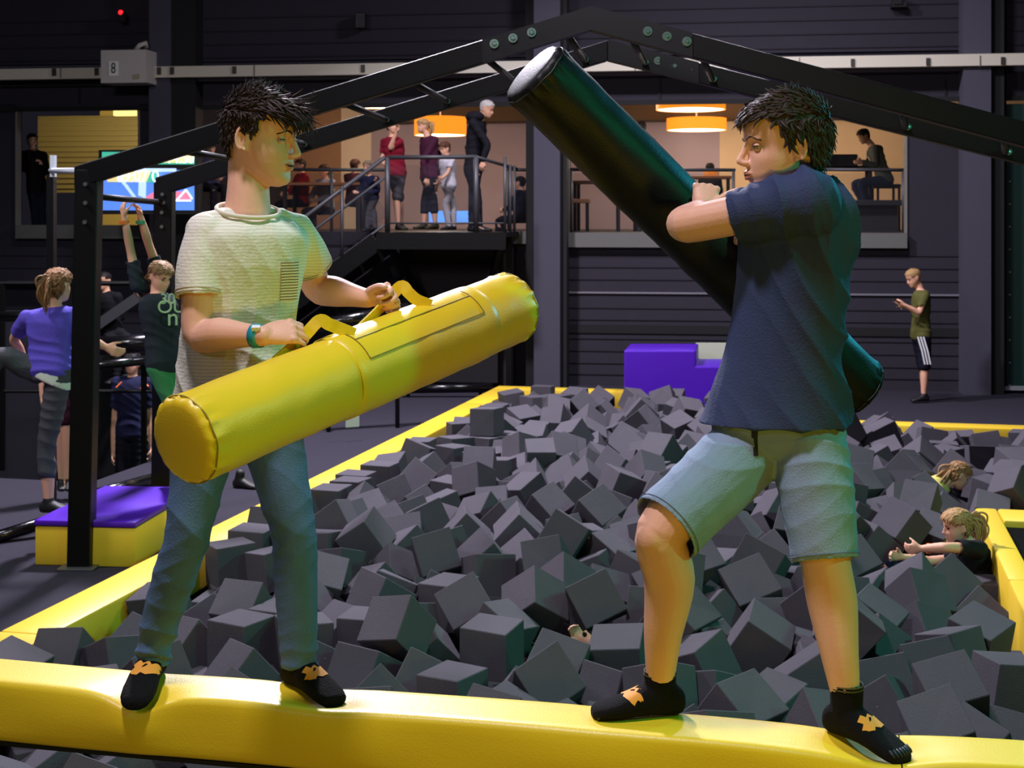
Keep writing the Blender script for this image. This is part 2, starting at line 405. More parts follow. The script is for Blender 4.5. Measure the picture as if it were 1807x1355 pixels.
# scoreboard screen
SC = mat('screen_blue', (80, 125, 215), .4, emit=(85, 130, 220), estr=1.0)
SCL = mat('screen_pale', (190, 215, 240), .4, emit=(175, 205, 240), estr=1.0)
SCY = mat('screen_gold', (225, 205, 140), .4, emit=(225, 205, 140), estr=1.0)
SCG = mat('screen_green', (60, 170, 140), .4, emit=(70, 180, 150), estr=.9)
SCR = mat('screen_red', (225, 120, 145), .4, emit=(225, 110, 140), estr=1.0)
SCW = mat('screen_white', (240, 245, 250), .4, emit=(240, 245, 250), estr=1.3)
root = empty('scoreboard', WP(262, 320, 1.2)); tag(root, 'wide lit blue scoreboard screen with timers behind the girl hanging on the bar', 'screen')
SD = 1.2
m = MB(); wall_panel(m, 174, 264, 350, 378, SD - .12, SD); m.build('housing', DARK, root)
def spoly(pts, mm, k, nm='screen_panel'):
    q = MB(); ps = [WP(x, y, SD + .004 * k) for x, y in pts]
    q.prism(ps, WN * .003); return q.build(nm, mm, root)
spoly([(180, 300), (343, 300), (343, 371), (180, 371)], SC, 1)
spoly([(180, 297), (311, 297), (311, 303), (180, 303)], SCL, 2)
spoly([(183, 303), (266, 303), (258, 321), (190, 321)], SCY, 2)
spoly([(180, 268), (343, 268), (343, 290), (180, 290)], SCG, 1)
spoly([(282, 282), (320, 271), (342, 271), (342, 287), (282, 287)], SCY, 2)
spoly([(200, 303), (208, 303), (242, 350), (236, 350)], SCL, 3)
spoly([(258, 322), (266, 305), (276, 303), (276, 322)], SCG, 3)
spoly([(245, 320), (258, 322), (257, 350), (244, 345)], SCL, 4)
spoly([(258, 347), (274, 337), (274, 354), (258, 354)], SCR, 4)
spoly([(307, 338), (307, 354), (337, 354), (330, 338)], SCR, 3)
for a, b in (((312, 353), (328, 335)), ((328, 335), (339, 351)), ((309, 354), (337, 354))):
    q = MB(); q.tube([WP(a[0], a[1], SD + .025), WP(b[0], b[1], SD + .025)], .012, 5); q.build('screen_panel', SCW, root)
text_obj('timer_digits', '09:07', .22, SCW, root, WP(233, 312, SD + .05), WD, (0, 0, 1), sx=.9)
text_obj('timer_digits', '0', .22, SCW, root, WP(274, 312, SD + .05), WD, (0, 0, 1))
text_obj('timer_digits', '14:50', .20, SCW, root, WP(318, 280, SD + .05), WD, (0, 0, 1), sx=.9)
# low blue screen seen through the landing rail
m = MB(); wall_panel(m, 757, 372, 832, 394, -.9, -.8)
tag(m.build('floor_screen', mat('low_screen', (80, 140, 235), .4, emit=(110, 165, 245), estr=1.0)), 'low glowing blue screen at floor level behind the landing', 'screen')

# ---------------------------------------------------------------- stairs and landing
LD = 1.35
def rod(name, pts, r, m, parent, n=8):
    q = MB(); q.tube(pts, r, n); return q.build(name, m, parent, smooth=True)
def bar(mb, a, b, w, h, up=V((0, 0, 1))):
    a = V(a); b = V(b); d = (b - a); L = d.length; d = d.normalized()
    sdir = d.cross(up).normalized() if abs(d.dot(up)) < .99 else V((1, 0, 0)); u = sdir.cross(d)
    M = Matrix((d, sdir, u)).transposed()
    mb.box((a + b) / 2, (L, w, h), M)
root = empty('stair_landing', WP(778, 680, LD * .5) * 1.0); tag(root, 'black steel landing with grey guard rails outside the middle gallery opening', 'landing')
c0 = (WP(665, 412, LD) - WO).dot(WD); c1 = (WP(893, 412, LD) - WO).dot(WD); DZ = WP(780, 410, LD).z
def LP(c, z, d): r = WO + WD * c + WN * d; r.z = z; return r
m = MB(); m.box(LP((c0 + c1) / 2, DZ - .03, LD / 2), (c1 - c0, LD, .06), RW); m.build('deck', STEEL, root)
m = MB(); m.box(LP((c0 + c1) / 2, DZ - .115, LD + .02), (c1 - c0, .04, .19), RW); m.box(LP((c0 + c1) / 2, DZ - .21, LD + .04), (c1 - c0, .1, .02), RW); m.build('edge_channel', STEEL, root)
gb = 0
for c in (c0 + .13, c1 - .4, c1 - .02): rod('post', [LP(c, DZ, LD - .05), LP(c, DZ + .98, LD - .05)], .035 if c < c1 - .1 else .02, RAIL, root)
for d in (.35, .75): rod('post', [LP(c1 - .03, DZ, d), LP(c1 - .03, DZ + .9, d)], .02, RAIL, root)
rod('handrail', [LP(c0 + .13, DZ + .98, LD - .05), LP(c1 - .4, DZ + .98, LD - .05)], .028, RAIL, root)
rod('handrail', [LP(c1 - .4, DZ + .98, LD - .05), LP(c1 - .03, DZ + .86, .1)], .022, RAIL, root)
for h in (.12,): rod('handrail', [LP(c0 + .13, DZ + h, LD - .05), LP(c1 - .03, DZ + h, LD - .05)], .012, RAIL, root)
GLASS = mat('guard_glass', (60, 60, 66), .08, alpha=.10)
m = MB(); m.box(LP((c0 + c1) / 2 - .1, DZ + .5, LD - .05), (c1 - c0 - .5, .01, .74), RW); m.build('glass_panel', GLASS, root)
for ca, cb in ((c0 + .15, c0 + .6), (c1 - .1, c1 - .5)):
    m = MB(); bar(m, LP(ca, DZ - .2, LD - .1), LP(cb, 0.9, .25), .07, .09); m.build('brace', STEEL, root)
m = MB(); m.box(LP(c0 + .22, 1.0, .5), (.08, .08, 2.1), RW); m.build('support_post', STEEL, root)
m = MB(); m.box(LP(c1 - .08, 1.0, .5), (.08, .08, 2.1), RW); m.build('support_post', STEEL, root)
m = MB(); m.box(LP((c0 + c1) / 2 + .1, .95, .3), (c1 - c0 - .3, .03, 1.9), RW); m.build('back_panel', mat('aubergine_panel', (24, 16, 26), .7), root)
root = empty('staircase', LP(c0 - 1.4, 0, LD * .5)); tag(root, 'black steel staircase going down to the left from the gallery landing', 'stairs')
cs = c0; ce = c0 - 2.75; SL = (DZ - 0.05) / 2.75
for d in (LD, .3):
    m = MB(); bar(m, LP(cs, DZ - .12, d), LP(ce, .02, d), .05, .24); m.build('stringer', STEEL, root)
for i in range(11):
    f = (i + .5) / 11.0; m = MB(); m.box(LP(cs - f * 2.75, DZ - f * (DZ - .05) - .02, (LD + .3) / 2), (.27, LD - .34, .035), RW); m.build('tread', STEEL, root)
for f in (.17, .5, .85):
    rod('post', [LP(cs - 2.75 * f, DZ - (DZ - .05) * f, LD), LP(cs - 2.75 * f, DZ - (DZ - .05) * f + .95, LD)], .022, RAIL, root)
for h, r in ((.98, .028), (.72, .018), (.1, .016)):
    rod('handrail', [LP(cs + .1, DZ + h, LD - .03), LP(ce, .05 + h, LD - .03)], r, RAIL, root)
m = MB(); bar(m, LP(cs, DZ + .45, LD), LP(ce, .5, LD), .01, .55); m.build('glass_panel', GLASS, root)

# gallery guard rails in the openings
def guard(x0, x1, label, posts):
    root = empty('guard_rail', WP((x0 + x1) / 2, 410, -.2)); tag(root, label, 'railing')
    rod('handrail', [WP(x0, 299, -.3), WP(x1, 300 + (x1 - x0) * .0, -.3)], .024, RAIL, root)
    for x in posts: rod('post', [WP(x, 300, -.3), WP(x, 410, -.3)], .022, RAIL, root)
    m = MB(); wall_panel(m, x0, 305, x1, 408, -.31, -.3); m.build('glass_panel', GLASS, root)
guard(1005, 1298, 'grey guard rail with glass in the gallery opening left of the boy in navy', (1008, 1294))
guard(1440, 1598, 'grey guard rail in the gallery opening right of the boy in navy', (1445, 1594))
guard(505, 690, 'grey guard rail in the gallery opening behind the stairs', (585, 640))
guard(895, 933, 'short grey guard rail between the landing and the pillar', (898,))

# ---------------------------------------------------------------- pit edge pads
def pad(s0, s1, t0, t1, label, grp='yellow padded edges round the foam pit', z1=.15, z0=-.08, flap=None):
    m = MB(); L = max(s1 - s0, t1 - t0)
    m.box(ST((s0 + s1) / 2, (t0 + t1) / 2, (z0 + z1) / 2), (s1 - s0 - .006, t1 - t0 - .006, z1 - z0), RST, bev=.018)
    o = m.build('edge_pad', YEL2, autosm=35); tag(o, label, 'pad', grp); return o
LBL = ['yellow edge pad of the pit at the lower left corner, beside the beam', 'yellow edge pad beside the purple-topped box',
       'yellow edge pad just behind the left boy\'s jeans', 'yellow edge pad right of the left boy\'s jeans', 'yellow edge pad under the middle of the yellow tube',
       'yellow edge pad below the right part of the yellow tube', 'yellow edge pad near the far left corner of the pit']
tt = [3.2, 6.6, 8.75, 10.9, 12.6, 14.3, 16.0, 17.4]
for i in range(7): pad(-4.27, -3.97, tt[i], tt[i + 1], LBL[i])
pad(-4.27, -2.4, 17.4, 17.7, 'yellow edge pad at the far end of the pit under the wall')
pad(-2.4, -.2, 17.4, 17.7, 'yellow edge pad behind the purple block at the far end')
pad(-.2, .1, 15.25, 17.7, 'short yellow edge pad at the far side hidden behind the boy in navy')
pad(.1, 1.9, 15.25, 15.55, 'yellow edge pad in front of the man looking at his phone')
pad(1.9, 4.2, 15.25, 15.55, 'yellow edge pad at the far right edge of the pit')
pad(.98, 1.14, 8.9, 11.04, 'yellow edge pad behind the leaning girl\'s back on the right', z0=-.25)
pad(.98, 1.14, 6.6, 8.9, 'yellow edge pad at the right border below the leaning girl', z0=-.25)
pad(1.14, 4.2, 10.62, 11.04, 'yellow edge pad running right along the small trampoline')
m = MB(); slab(m, 1.14, 4.2, 6.0, 10.62, .10, .08)
tag(m.build('trampoline_bed', mat('trampoline_mesh', (22, 22, 26), .8, bump=.4, bscale=400)), 'black trampoline bed framed by yellow pads at the right edge', 'trampoline')

# near battle beam with dents under the feet
DENTS = []   # (s, t, radius, depth) filled by the builders below
BZ = 1.0
BT_BACK, BT_W, BH = 3.745, .195, .172
def beam_dent(s, t):
    d = 0
    for (ds, dt, r, dep) in DENTS:
        q = math.hypot((s - ds) / r, (t - dt) / (r * .8)); d += dep * math.exp(-q * q)
    return d
def build_beam(s0, s1, name, label):
    tc = BT_BACK - BT_W / 2; prof = []
    r = .018; hw = BT_W / 2; hh = BH / 2
    def arc(cx, cz, a0): return [(cx + r * math.cos(a0 + math.pi / 2 * k / 4), cz + r * math.sin(a0 + math.pi / 2 * k / 4)) for k in range(5)]
    prof = arc(hw - r, hh - r, 0) + [(x, hh) for x in np.linspace(hw - r, -hw + r, 9)[1:-1]] + arc(-hw + r, hh - r, math.pi / 2)
    prof += [(-hw, z) for z in np.linspace(hh - r, -hh + r, 7)[1:-1]] + arc(-hw + r, -hh + r, math.pi) + arc(hw - r, -hh + r, 1.5 * math.pi)
    rings = []
    N = int((s1 - s0) / .012)
    for i in range(N + 1):
        s = s0 + (s1 - s0) * i / N; ring = []
        for (a, b) in prof:
            t = tc + a; z = BZ - hh + b; dz = beam_dent(s, t)
            wz = max(0, (b + hh) / (2 * hh)); z -= dz * wz ** 1.5
            bul = 0
            if a < -hw + .01:       # front face bulges and creases a little
                bul = -.25 * dz * (1 - abs(wz - .55)) - .004 * math.sin(s * 9 + 1) * math.sin(math.pi * wz) - .006 * math.sin(math.pi * wz)
            z += .0015 * math.sin(s * 7)
            ring.append(ST(s, t + bul, z))
        rings.append(ring)
    m = MB(); m.loft(rings); o = m.build(name, YEL, smooth=True); o.data.set_sharp_from_angle(angle=math.radians(70))
    tag(o, label, 'beam')
    k = MB(); k.box(ST((s0 + s1) / 2, tc, BZ - BH - .008), (s1 - s0, BT_W - .03, .012), RST); k.build('base_shadow_strip', mat('shadow_black', (10, 10, 10), .7), o)  # black strip puts the shadow edge under the beam into colour
    return o

# ---------------------------------------------------------------- boxes and blocks
root = empty('padded_box', ST(-4.72, 8.9, 0)); tag(root, 'low yellow padded box with purple top beside the black post', 'box')
a = P(60, 998, 9.38); b = P(240, 1003, 9.33)
Cc = (a + b) / 2 + V((0.06, .60, .13)); Cc.z = .13
m = MB(); m.box(Cc, ((b - a).length, 1.2, .26), Matrix.Rotation(-.10, 3, 'Z'), bev=.012); m.build('yellow_base', YEL2, root, autosm=35)
m = MB(); m.box(V((Cc.x, Cc.y, .282)), ((b - a).length + .01, 1.22, .04), Matrix.Rotation(-.10, 3, 'Z'), bev=.012); m.build('purple_top', PURP, root, autosm=35)

root = empty('stepped_block', P(1190, 705, 17.2)); tag(root, 'purple stepped soft block with one notch at the far end of the pit', 'block')
a = P(1101, 705, 17.2); b = P(1330, 705, 17.2); za = P(1101, 618, 17.2).z; zb = P(1101, 646, 17.2).z; xs = P(1228, 700, 17.2).x
poly = [V((a.x, 17.2, -.05)), V((b.x, 17.2, -.05)), V((b.x, 17.2, zb)), V((xs, 17.2, zb)), V((xs, 17.2, za)), V((a.x, 17.2, za))]
m = MB(); m.prism(poly, (0.15, .9, 0)); o = m.build('block', PURP, root)
bv = o.modifiers.new('bevel', 'BEVEL'); bv.width = .02; bv.segments = 2
m = MB(); m.box(P(1262, 628, 18.4), (.5, .05, .34), None); tag(m.build('pale_panel', mat('pale_panel', (190, 195, 170), .6)), 'small pale panel standing behind the notch of the purple block', 'panel')
m = MB(); m.box(P(622, 741, 14.6) , (.15, .012, .15), Matrix.Rotation(.5, 3, 'Z') , bev=.004)
tag(m.build('paper_card', mat('pale_card', (195, 205, 190), .7)), 'small pale card lying against the floor behind the yellow tube', 'card')

# ---------------------------------------------------------------- roof-shaped gantry
root = empty('climbing_gantry', P(143, 1000, 9.35)); tag(root, 'large black steel gantry with pitched twin beams and round rungs over the pit', 'gantry')
FLs, FAp, FRt = P(140, 313, 9.35), P(1042, 34, 8.7), P(1807, 238, 8.2)
FRt = FAp + (FRt - FAp) * 1.75
RLs, RAp, RRt = P(277, 330, 10.95), P(1072, 90, 10.3), P(1807, 272, 9.6)
RRt = RAp + (RRt - RAp) * 1.75
HB = .145
def rafter(a, b, c, side):
    for p, q in ((a, b), (b, c)):
        m = MB(); d = (q - p).normalized(); w = .1
        up = V((0, 0, 1)); perp = d.cross(V((0, 1, 0))).normalized();
        n = V((0, 1, 0)) * w
        P0 = [p - up * HB / 2, q - up * HB / 2, q + up * HB / 2, p + up * HB / 2]
        m.prism([x - n / 2 for x in P0], n); o = m.build('rafter', STEEL, root)
        bv = o.modifiers.new('b', 'BEVEL'); bv.width = .006; bv.segments = 2
rafter(FLs + V((-.02, 0, 0)), FAp, FRt, 0); rafter(RLs, RAp, RRt, 1)
def up_post(pt, pb, w, d, yaw, nm='post'):
    m = MB(); Mx = Matrix.Rotation(yaw, 3, 'Z'); r = []
    for p in (pb, pt): r.append([p + Mx @ V((x * w / 2, y * d / 2, 0)) for x, y in ((-1, -1), (1, -1), (1, 1), (-1, 1))])
    m.loft(r); o = m.build(nm, STEEL, root); bv = o.modifiers.new('b', 'BEVEL'); bv.width = .006; return o
pT = P(158, 300, 9.35); pB = P(143, 998, 9.35); pB.z = .0
up_post(pT, pB, .15, .14, 0)
qT = P(291, 322, 10.95); qB = P(286, 950, 10.95); qB.z = 0
up_post(qT, qB, .14, .14, 0)
for p in (pB,):
    m = MB(); m.box(p + V((0, -.02, .008)), (.24, .22, .016), bev=.003); m.build('foot_plate', mat('bare_steel', (120, 120, 120), .4, metal=.8), root)
def ln(a, b, f): return a + (b - a) * f
# rungs between the two rafters (given by image column on the front rafter)
for x in (330, 450, 615, 735, 865, 1000, 1115, 1245, 1410, 1600, 1775):
    if x < 1042: f = (x - 140) / (1042 - 140.0); p = ln(FLs, FAp, f); q = ln(RLs, RAp, f)
    else: f = (x - 1042) / (1807 - 1042.0) / 1.75; p = ln(FAp, FRt, f); q = ln(RAp, RRt, f)
    rod('rung', [p + V((0, 0, -.03)), q + V((0, 0, -.02))], .024, STEEL, root)
    m = MB(); m.tube([q + V((0, -.055, -.02)), q + V((0, -.075, -.02))], .022, 8); m.build('bolt', BOLT, root, smooth=True)
SP = mat('splice_plate', (7, 7, 8), .4, spec=.35)
def splice(a, b, x0, x1, ax, bx, fext=1.0):
    p = ln(a, b, (x0 - ax) / (bx - ax) / fext); q = ln(a, b, (x1 - ax) / (bx - ax) / fext)
    m = MB(); up = V((0, 0, .145 / 2)); n = V((0, .016, 0)); off = V((0, -.068, 0))
    m.prism([p - up + off, q - up + off, q + up + off, p + up + off], n); m.build('splice_plate', SP, root)
splice(FLs, FAp, 862, 1042, 140, 1042); splice(FAp, FRt, 1042, 1228, 1042, 1807, 1.75)
splice(RAp, RRt, 1072, 1240, 1072, 1807, 1.75)
for (px, py, Y) in ((872, 77, 8.72), (905, 67, 8.7), (938, 57, 8.68), (1143, 55, 8.55), (1177, 64, 8.53), (1212, 73, 8.5), (1161, 107, 10.14), (1191, 116, 10.12), (1222, 123, 10.1)):
    c = P(px, py, Y)
    m = MB(); m.tube([c + V((0, .03, 0)), c + V((0, 0, 0))], .028, 16); m.tube([c, c + V((0, -.008, 0)), c + V((0, -.016, 0))], [.018, .018, .010], 6); m.build('bolt', BOLT, root, autosm=30)
for (px, py, Y) in ((150, 325, 9.26), (150, 358, 9.26), (149, 392, 9.26), (286, 343, 10.86), (288, 358, 10.86), (285, 375, 10.86), (285, 400, 10.86)):
    c = P(px, py, Y); m = MB(); m.tube([c + V((0, .03, 0)), c], .014, 10); m.build('bolt', mat('dull_bolt', (130, 130, 130), .35, metal=.8), root, autosm=30)
rod('hanging_bar', [P(172, 347, 9.4), P(285, 357, 10.9)], .022, STEEL, root)
root = empty('side_frame', P(90, 900, 10.6)); tag(root, 'thin black side post with pale crossbar left of the gantry post', 'frame')
m = MB(); m.box(P(91, 600, 10.6), (.052, .08, 2.44)); m.build('post', STEEL, root)
rod('crossbar', [P(90, 301, 10.5), P(140, 301, 9.5)], .02, mat('pale_bar', (200, 205, 215), .35), root)
m = MB(); m.box(P(94, 293, 10.5), (.035, .05, .16)); m.build('clamp', mat('pale_bar', (200, 205, 215), .35), root)

# low padded rails round the trampolines at the left
GLOSS = mat('glossy_black_pad', (10, 10, 12), .22, bump=.25, bscale=30)
def padrail(pts, r, label, feet=True):
    m = MB(); m.tube(pts, r, 12)
    if feet:
        for f in (.12, .88):
            q = V(pts[0]).lerp(V(pts[-1]), f); zf = -.85 if (q.dot(US) < LS and q.dot(UT) > 11.2) else 0
            m.tube([q, V((q.x, q.y, zf))], .025, 8)
    tag(m.build('padded_rail', GLOSS, smooth=True), label, 'rail', 'black padded rails in the left hall')
padrail([P(-60, 965, 9.9), P(130, 905, 10.4)], .045, 'glossy black padded rail low at the left edge of the picture')
padrail([P(160, 875, 10.7), P(275, 843, 11.6)], .045, 'glossy black padded rail below the man in the navy shirt')
padrail([P(150, 612, 13.5), P(300, 603, 13.5)], .09, 'black padded rail just above the head of the man in navy')
padrail([P(150, 648, 14.0), P(300, 630, 14.6)], .05, 'black padded rail crossing behind the man in navy')
padrail([P(-40, 560, 13.0), P(120, 556, 13.0)], .05, 'black padded rail behind the ponytailed girl\'s shoulders')
padrail([P(700, 686, 18.2), P(868, 684, 18.2)], .06, 'glossy black padded rail on the floor under the landing')
padrail([P(560, 575, 15.2), P(720, 545, 15.6)], .07, 'black padded rail under the left boy\'s forearm')
m = MB(); bar(m, P(170, 575, 16.8), P(245, 523, 16.8), .05, .12); tag(m.build('stair_rail', RAIL), 'dark diagonal stair rail in front of the seated man in a black jacket', 'rail')
m = MB()
for (x0, y0, x1, y1, Y) in ((0, 500, 0, 830, 14.5), (128, 490, 128, 830, 14.5), (250, 610, 262, 870, 14.5)):
    m.box(P(x0 + 4, (y0 + y1) / 2, Y), (.05, .05, (y1 - y0) * Y / FPX))
m.tube([P(0, 500, 14.5), P(300, 500, 14.5)], .025, 8); m.tube([P(0, 690, 14.5), P(300, 690, 14.5)], .02, 8)
tag(m.build('net_frame', STEEL), 'thin black net frame behind the ponytailed girl', 'frame')
m = MB()
m.box(P(60, 700, 15.6), (1.3, .04, 1.9)); tag(m.build('safety_net', mat('net_dark', (26, 22, 34), .9)), 'dark purple-black safety screen at the far left', 'screen')
m = MB(); m.box(P(795, 570, 19.25), (1.3, .05, 1.6), RW); tag(m.build('dark_curtain', mat('curtain_dark', (20, 16, 22), .9)), 'dark hanging curtain under the landing', 'curtain')
# ---------------------------------------------------------------- figure builder
def fuse(mb, voxel, smooth=2, mats=None, name='body', parent=None, disp=None, adapt=0):
    """union of overlapping closed shells -> one continuous surface"""
    me = bpy.data.meshes.new('tmp'); me.from_pydata(mb.v, [], mb.f); me.update()
    bm = bmesh.new(); bm.from_mesh(me); bmesh.ops.recalc_face_normals(bm, faces=bm.faces); bm.to_mesh(me); bm.free()
    o = bpy.data.objects.new('tmp', me); COL.objects.link(o)
    r = o.modifiers.new('r', 'REMESH'); r.mode = 'VOXEL'; r.voxel_size = voxel; r.adaptivity = adapt
    dg = bpy.context.evaluated_depsgraph_get()
    out = bpy.data.meshes.new_from_object(o.evaluated_get(dg)); bpy.data.objects.remove(o)
    n = len(out.vertices); co = np.empty(n * 3); out.vertices.foreach_get('co', co); co = co.reshape(-1, 3)
    ed = np.empty(len(out.edges) * 2, dtype=np.int64); out.edges.foreach_get('vertices', ed); ed = ed.reshape(-1, 2)
    cnt = np.bincount(ed.ravel(), minlength=n).astype(float)[:, None]; cnt[cnt == 0] = 1
    def lap(c):
        s = np.zeros_like(c)
        for k in range(3):
            s[:, k] = np.bincount(ed[:, 0], c[ed[:, 1], k], n) + np.bincount(ed[:, 1], c[ed[:, 0], k], n)
        return s / cnt - c
    for _ in range(smooth):
        co = co + .6 * lap(co); co = co - .35 * lap(co)
    if disp:
        out.vertices.foreach_set('co', co.ravel()); out.update()
        no = np.empty(n * 3); out.vertex_normals.foreach_get('vector', no); no = no.reshape(-1, 3)
        co = co + no * disp(co, no)[:, None]
        co = co + .3 * lap(co)
    out.vertices.foreach_set('co', co.ravel()); out.update()
    out.polygons.foreach_set('use_smooth', [True] * len(out.polygons))
    out.materials.clear()
    for m in (mats if isinstance(mats, (list, tuple)) else [mats]): out.materials.append(m)
    out.name = name
    return obj_from_mesh(name, out, parent)

def crom(pts, k):
    """Catmull-Rom resample of rows (n x d) into k pieces per segment"""
    p = [np.array(q, float) for q in pts]; p = [2 * p[0] - p[1]] + p + [2 * p[-1] - p[-2]]; out = []
    for i in range(1, len(p) - 2):
        for j in range(k):
            t = j / k; a, b, c, d = p[i - 1], p[i], p[i + 1], p[i + 2]
            out.append(.5 * (2 * b + (c - a) * t + (2 * a - 5 * b + 4 * c - d) * t * t + (3 * b - a - 3 * c + d) * t ** 3))
    out.append(p[-2]); return out

def limb(mb, pts, radii, k=4, n=14, flat=None, fdir=None, round0=True, round1=True, hollow=None):
    rows = [list(V(p)) + [r] + [f] for p, r, f in zip(pts, radii, flat or [1] * len(pts))]
    rs = crom(rows, k)
    P_ = [V(r[:3]) for r in rs]; R_ = [max(.002, r[3]) for r in rs]; F_ = [r[4] for r in rs]
    rings = []; up = V(fdir).normalized() if fdir is not None else None
    N = len(P_)
    frames = []
    for i in range(N):
        d = (P_[min(i + 1, N - 1)] - P_[max(i - 1, 0)]).normalized()
        if up is None: up = d.orthogonal().normalized()
        u = up - d * up.dot(d); u = u.normalized() if u.length > 1e-4 else d.orthogonal().normalized()
        up = u; frames.append((P_[i], d, u, d.cross(u), R_[i], F_[i]))
    def ring(c, u, b, r, f): return [c + u * math.cos(2 * math.pi * j / n) * r * f + b * math.sin(2 * math.pi * j / n) * r for j in range(n)]
    if round0:
        c, d, u, b, r, f = frames[0]
        for a in (80, 50, 25): rings.append(ring(c - d * r * math.sin(math.radians(a)) * .9, u, b, r * math.cos(math.radians(a)), f))
    for c, d, u, b, r, f in frames: rings.append(ring(c, u, b, r, f))
    c, d, u, b, r, f = frames[-1]
    if hollow:      # open cuff: wall turns back inside
        rings.append(ring(c + d * .001, u, b, r - hollow, f))
        rings.append(ring(c - d * .035, u, b, r - hollow * 1.1, f)); rings.append(ring(c - d * .04, u, b, r * .3, f))
    elif round1:
        for a in (25, 50, 80): rings.append(ring(c + d * r * math.sin(math.radians(a)) * .9, u, b, r * math.cos(math.radians(a)), f))
    mb.loft(rings)

def ellring(c, lat, dep, hw, hd, n=28, e=.88):
    out = []
    for j in range(n):
        a = 2 * math.pi * j / n; x = math.cos(a); y = math.sin(a)
        out.append(c + lat * hw * math.copysign(abs(x) ** e, x) + dep * hd * math.copysign(abs(y) ** e, y))
    return out

# head ------------------------------------------------------------
HZ = [-.116, -.112, -.103, -.090, -.075, -.060, -.045, -.030, -.012, .0, .015, .030, .05, .07, .09, .104, .112, .115]
HF = [.060, .073, .083, .085, .0815, .085, .085, .083, .0815, .081, .0865, .090, .089, .083, .066, .045, .024, .006]
HB_ = [.030, .012, -.004, -.022, -.040, -.055, -.068, -.078, -.087, -.092, -.097, -.100, -.099, -.090, -.070, -.046, -.022, -.004]
HW = [.010, .022, .034, .045, .054, .060, .064, .067, .069, .070, .0715, .0735, .0745, .071, .058, .042, .025, .006]
def hsec(z): return (float(np.interp(z, HZ, HF)), float(np.interp(z, HZ, HB_)), float(np.interp(z, HZ, HW)))
def head_parts(mb, M, face=True, ears=True, jaw=1.0):
    zs = np.linspace(-.116, .115, 30); rings = []
    for z in zs:
        f, b, w = hsec(z); c = (f + b) / 2; d = (f - b) / 2; ring = []
        for j in range(36):
            a = 2 * math.pi * j / 36; x = math.cos(a); y = math.sin(a)
            X = w * math.copysign(abs(x) ** .92, x); Y = c + d * math.copysign(abs(y) ** .92, y)
            if face and y > 0:
                for sx in (-1, 1):      # eye sockets, cheekbones
                    q = ((X - sx * .031) / .017) ** 2 + ((z - .002) / .012) ** 2; Y -= .0075 * math.exp(-q)
                    q = ((X - sx * .043) / .018) ** 2 + ((z + .028) / .016) ** 2; Y += .003 * math.exp(-q); X += sx * .002 * math.exp(-q)
                q = (X / .018) ** 2 + ((z + .100) / .011) ** 2; Y += .003 * math.exp(-q)
                q = (X / .020) ** 2 + ((z + .077) / .005) ** 2; Y -= .003 * math.exp(-q)
            ring.append(M @ V((X, Y, z)))
        rings.append(ring)
    mb.loft(rings)
    if face:
        def tb(pts, rs, fl=None): limb(mb, [M @ V(p) for p in pts], [r * SC_ for r in rs], k=3, n=10)
        SC_ = M.to_scale()[0]
        tb([(0, .082, .012), (0, .0925, -.010), (0, .104, -.030)], [.0065, .0075, .0085])
        for s in (-1, 1): tb([(s * .006, .098, -.033), (s * .0115, .090, -.036)], [.007, .0065])
        tb([(-.022, .079, -.0585), (-.011, .0865, -.0565), (0, .0895, -.055), (.011, .0865, -.0565), (.022, .079, -.0585)], [.002, .0045, .0052, .0045, .002])
        tb([(-.020, .079, -.0625), (-.010, .0855, -.0665), (0, .088, -.067), (.010, .0855, -.0665), (.020, .079, -.0625)], [.002, .0048, .0058, .0048, .002])
        tb([(-.045, .068, .018), (-.030, .081, .0215), (-.012, .086, .017)], [.004, .0055, .004]); tb([(.045, .068, .018), (.030, .081, .0215), (.012, .086, .017)], [.004, .0055, .004])
    if ears:
        SC_ = M.to_scale()[0]
        for s in (-1, 1):
            pts = []
            for a in range(-40, 236, 23):
                t = math.radians(a); w = 1 - .25 * (a > 150)
                pts.append((s * (.0775 + .006 * (math.cos(t - 2.2) < 0) + .006 * -math.cos(t)), -.010 + .0165 * math.cos(t), -.004 + .029 * math.sin(t) * w))
            # helix runs from front top over the back down to the lobe
            pts = [(s * (.0735 + .010 * (0.5 - .5 * math.cos(math.radians(a)))), -.008 + .017 * math.cos(math.radians(a)), -.006 + .030 * math.sin(math.radians(a))) for a in range(35, 262, 21)]
            limb(mb, [M @ V(p) for p in pts], [.0042 * SC_] * len(pts), k=2, n=8)
            pts2 = [(s * (.074 + .004 * (0.5 - .5 * math.cos(math.radians(a)))), -.009 + .0095 * math.cos(math.radians(a)), -.004 + .019 * math.sin(math.radians(a))) for a in range(60, 262, 25)]
            limb(mb, [M @ V(p) for p in pts2], [.0032 * SC_] * len(pts2), k=2, n=8)
            mb.sphere(M @ V((s * .0745, -.004, -.034)), (.0055 * SC_,) * 3, n=10)
            R3 = M.to_3x3().normalized()
            mb.sphere(M @ V((s * .0725, -.010, -.006)), (.0045 * SC_, .014 * SC_, .025 * SC_), R3 @ Matrix.Rotation(s * -.28, 3, 'Z'), n=12)

def head_matrix(c, yaw, pitch=0, roll=0, sc=1.0):
    ya = math.radians(yaw); f = V((math.sin(ya), -math.cos(ya), 0)); x = f.cross(V((0, 0, 1)))
    R = Matrix((x, f, V((0, 0, 1)))).transposed()
    R = R @ Matrix.Rotation(math.radians(pitch), 3, 'X') @ Matrix.Rotation(math.radians(roll), 3, 'Y')
    M = (R * sc).to_4x4(); M.translation = c; return M

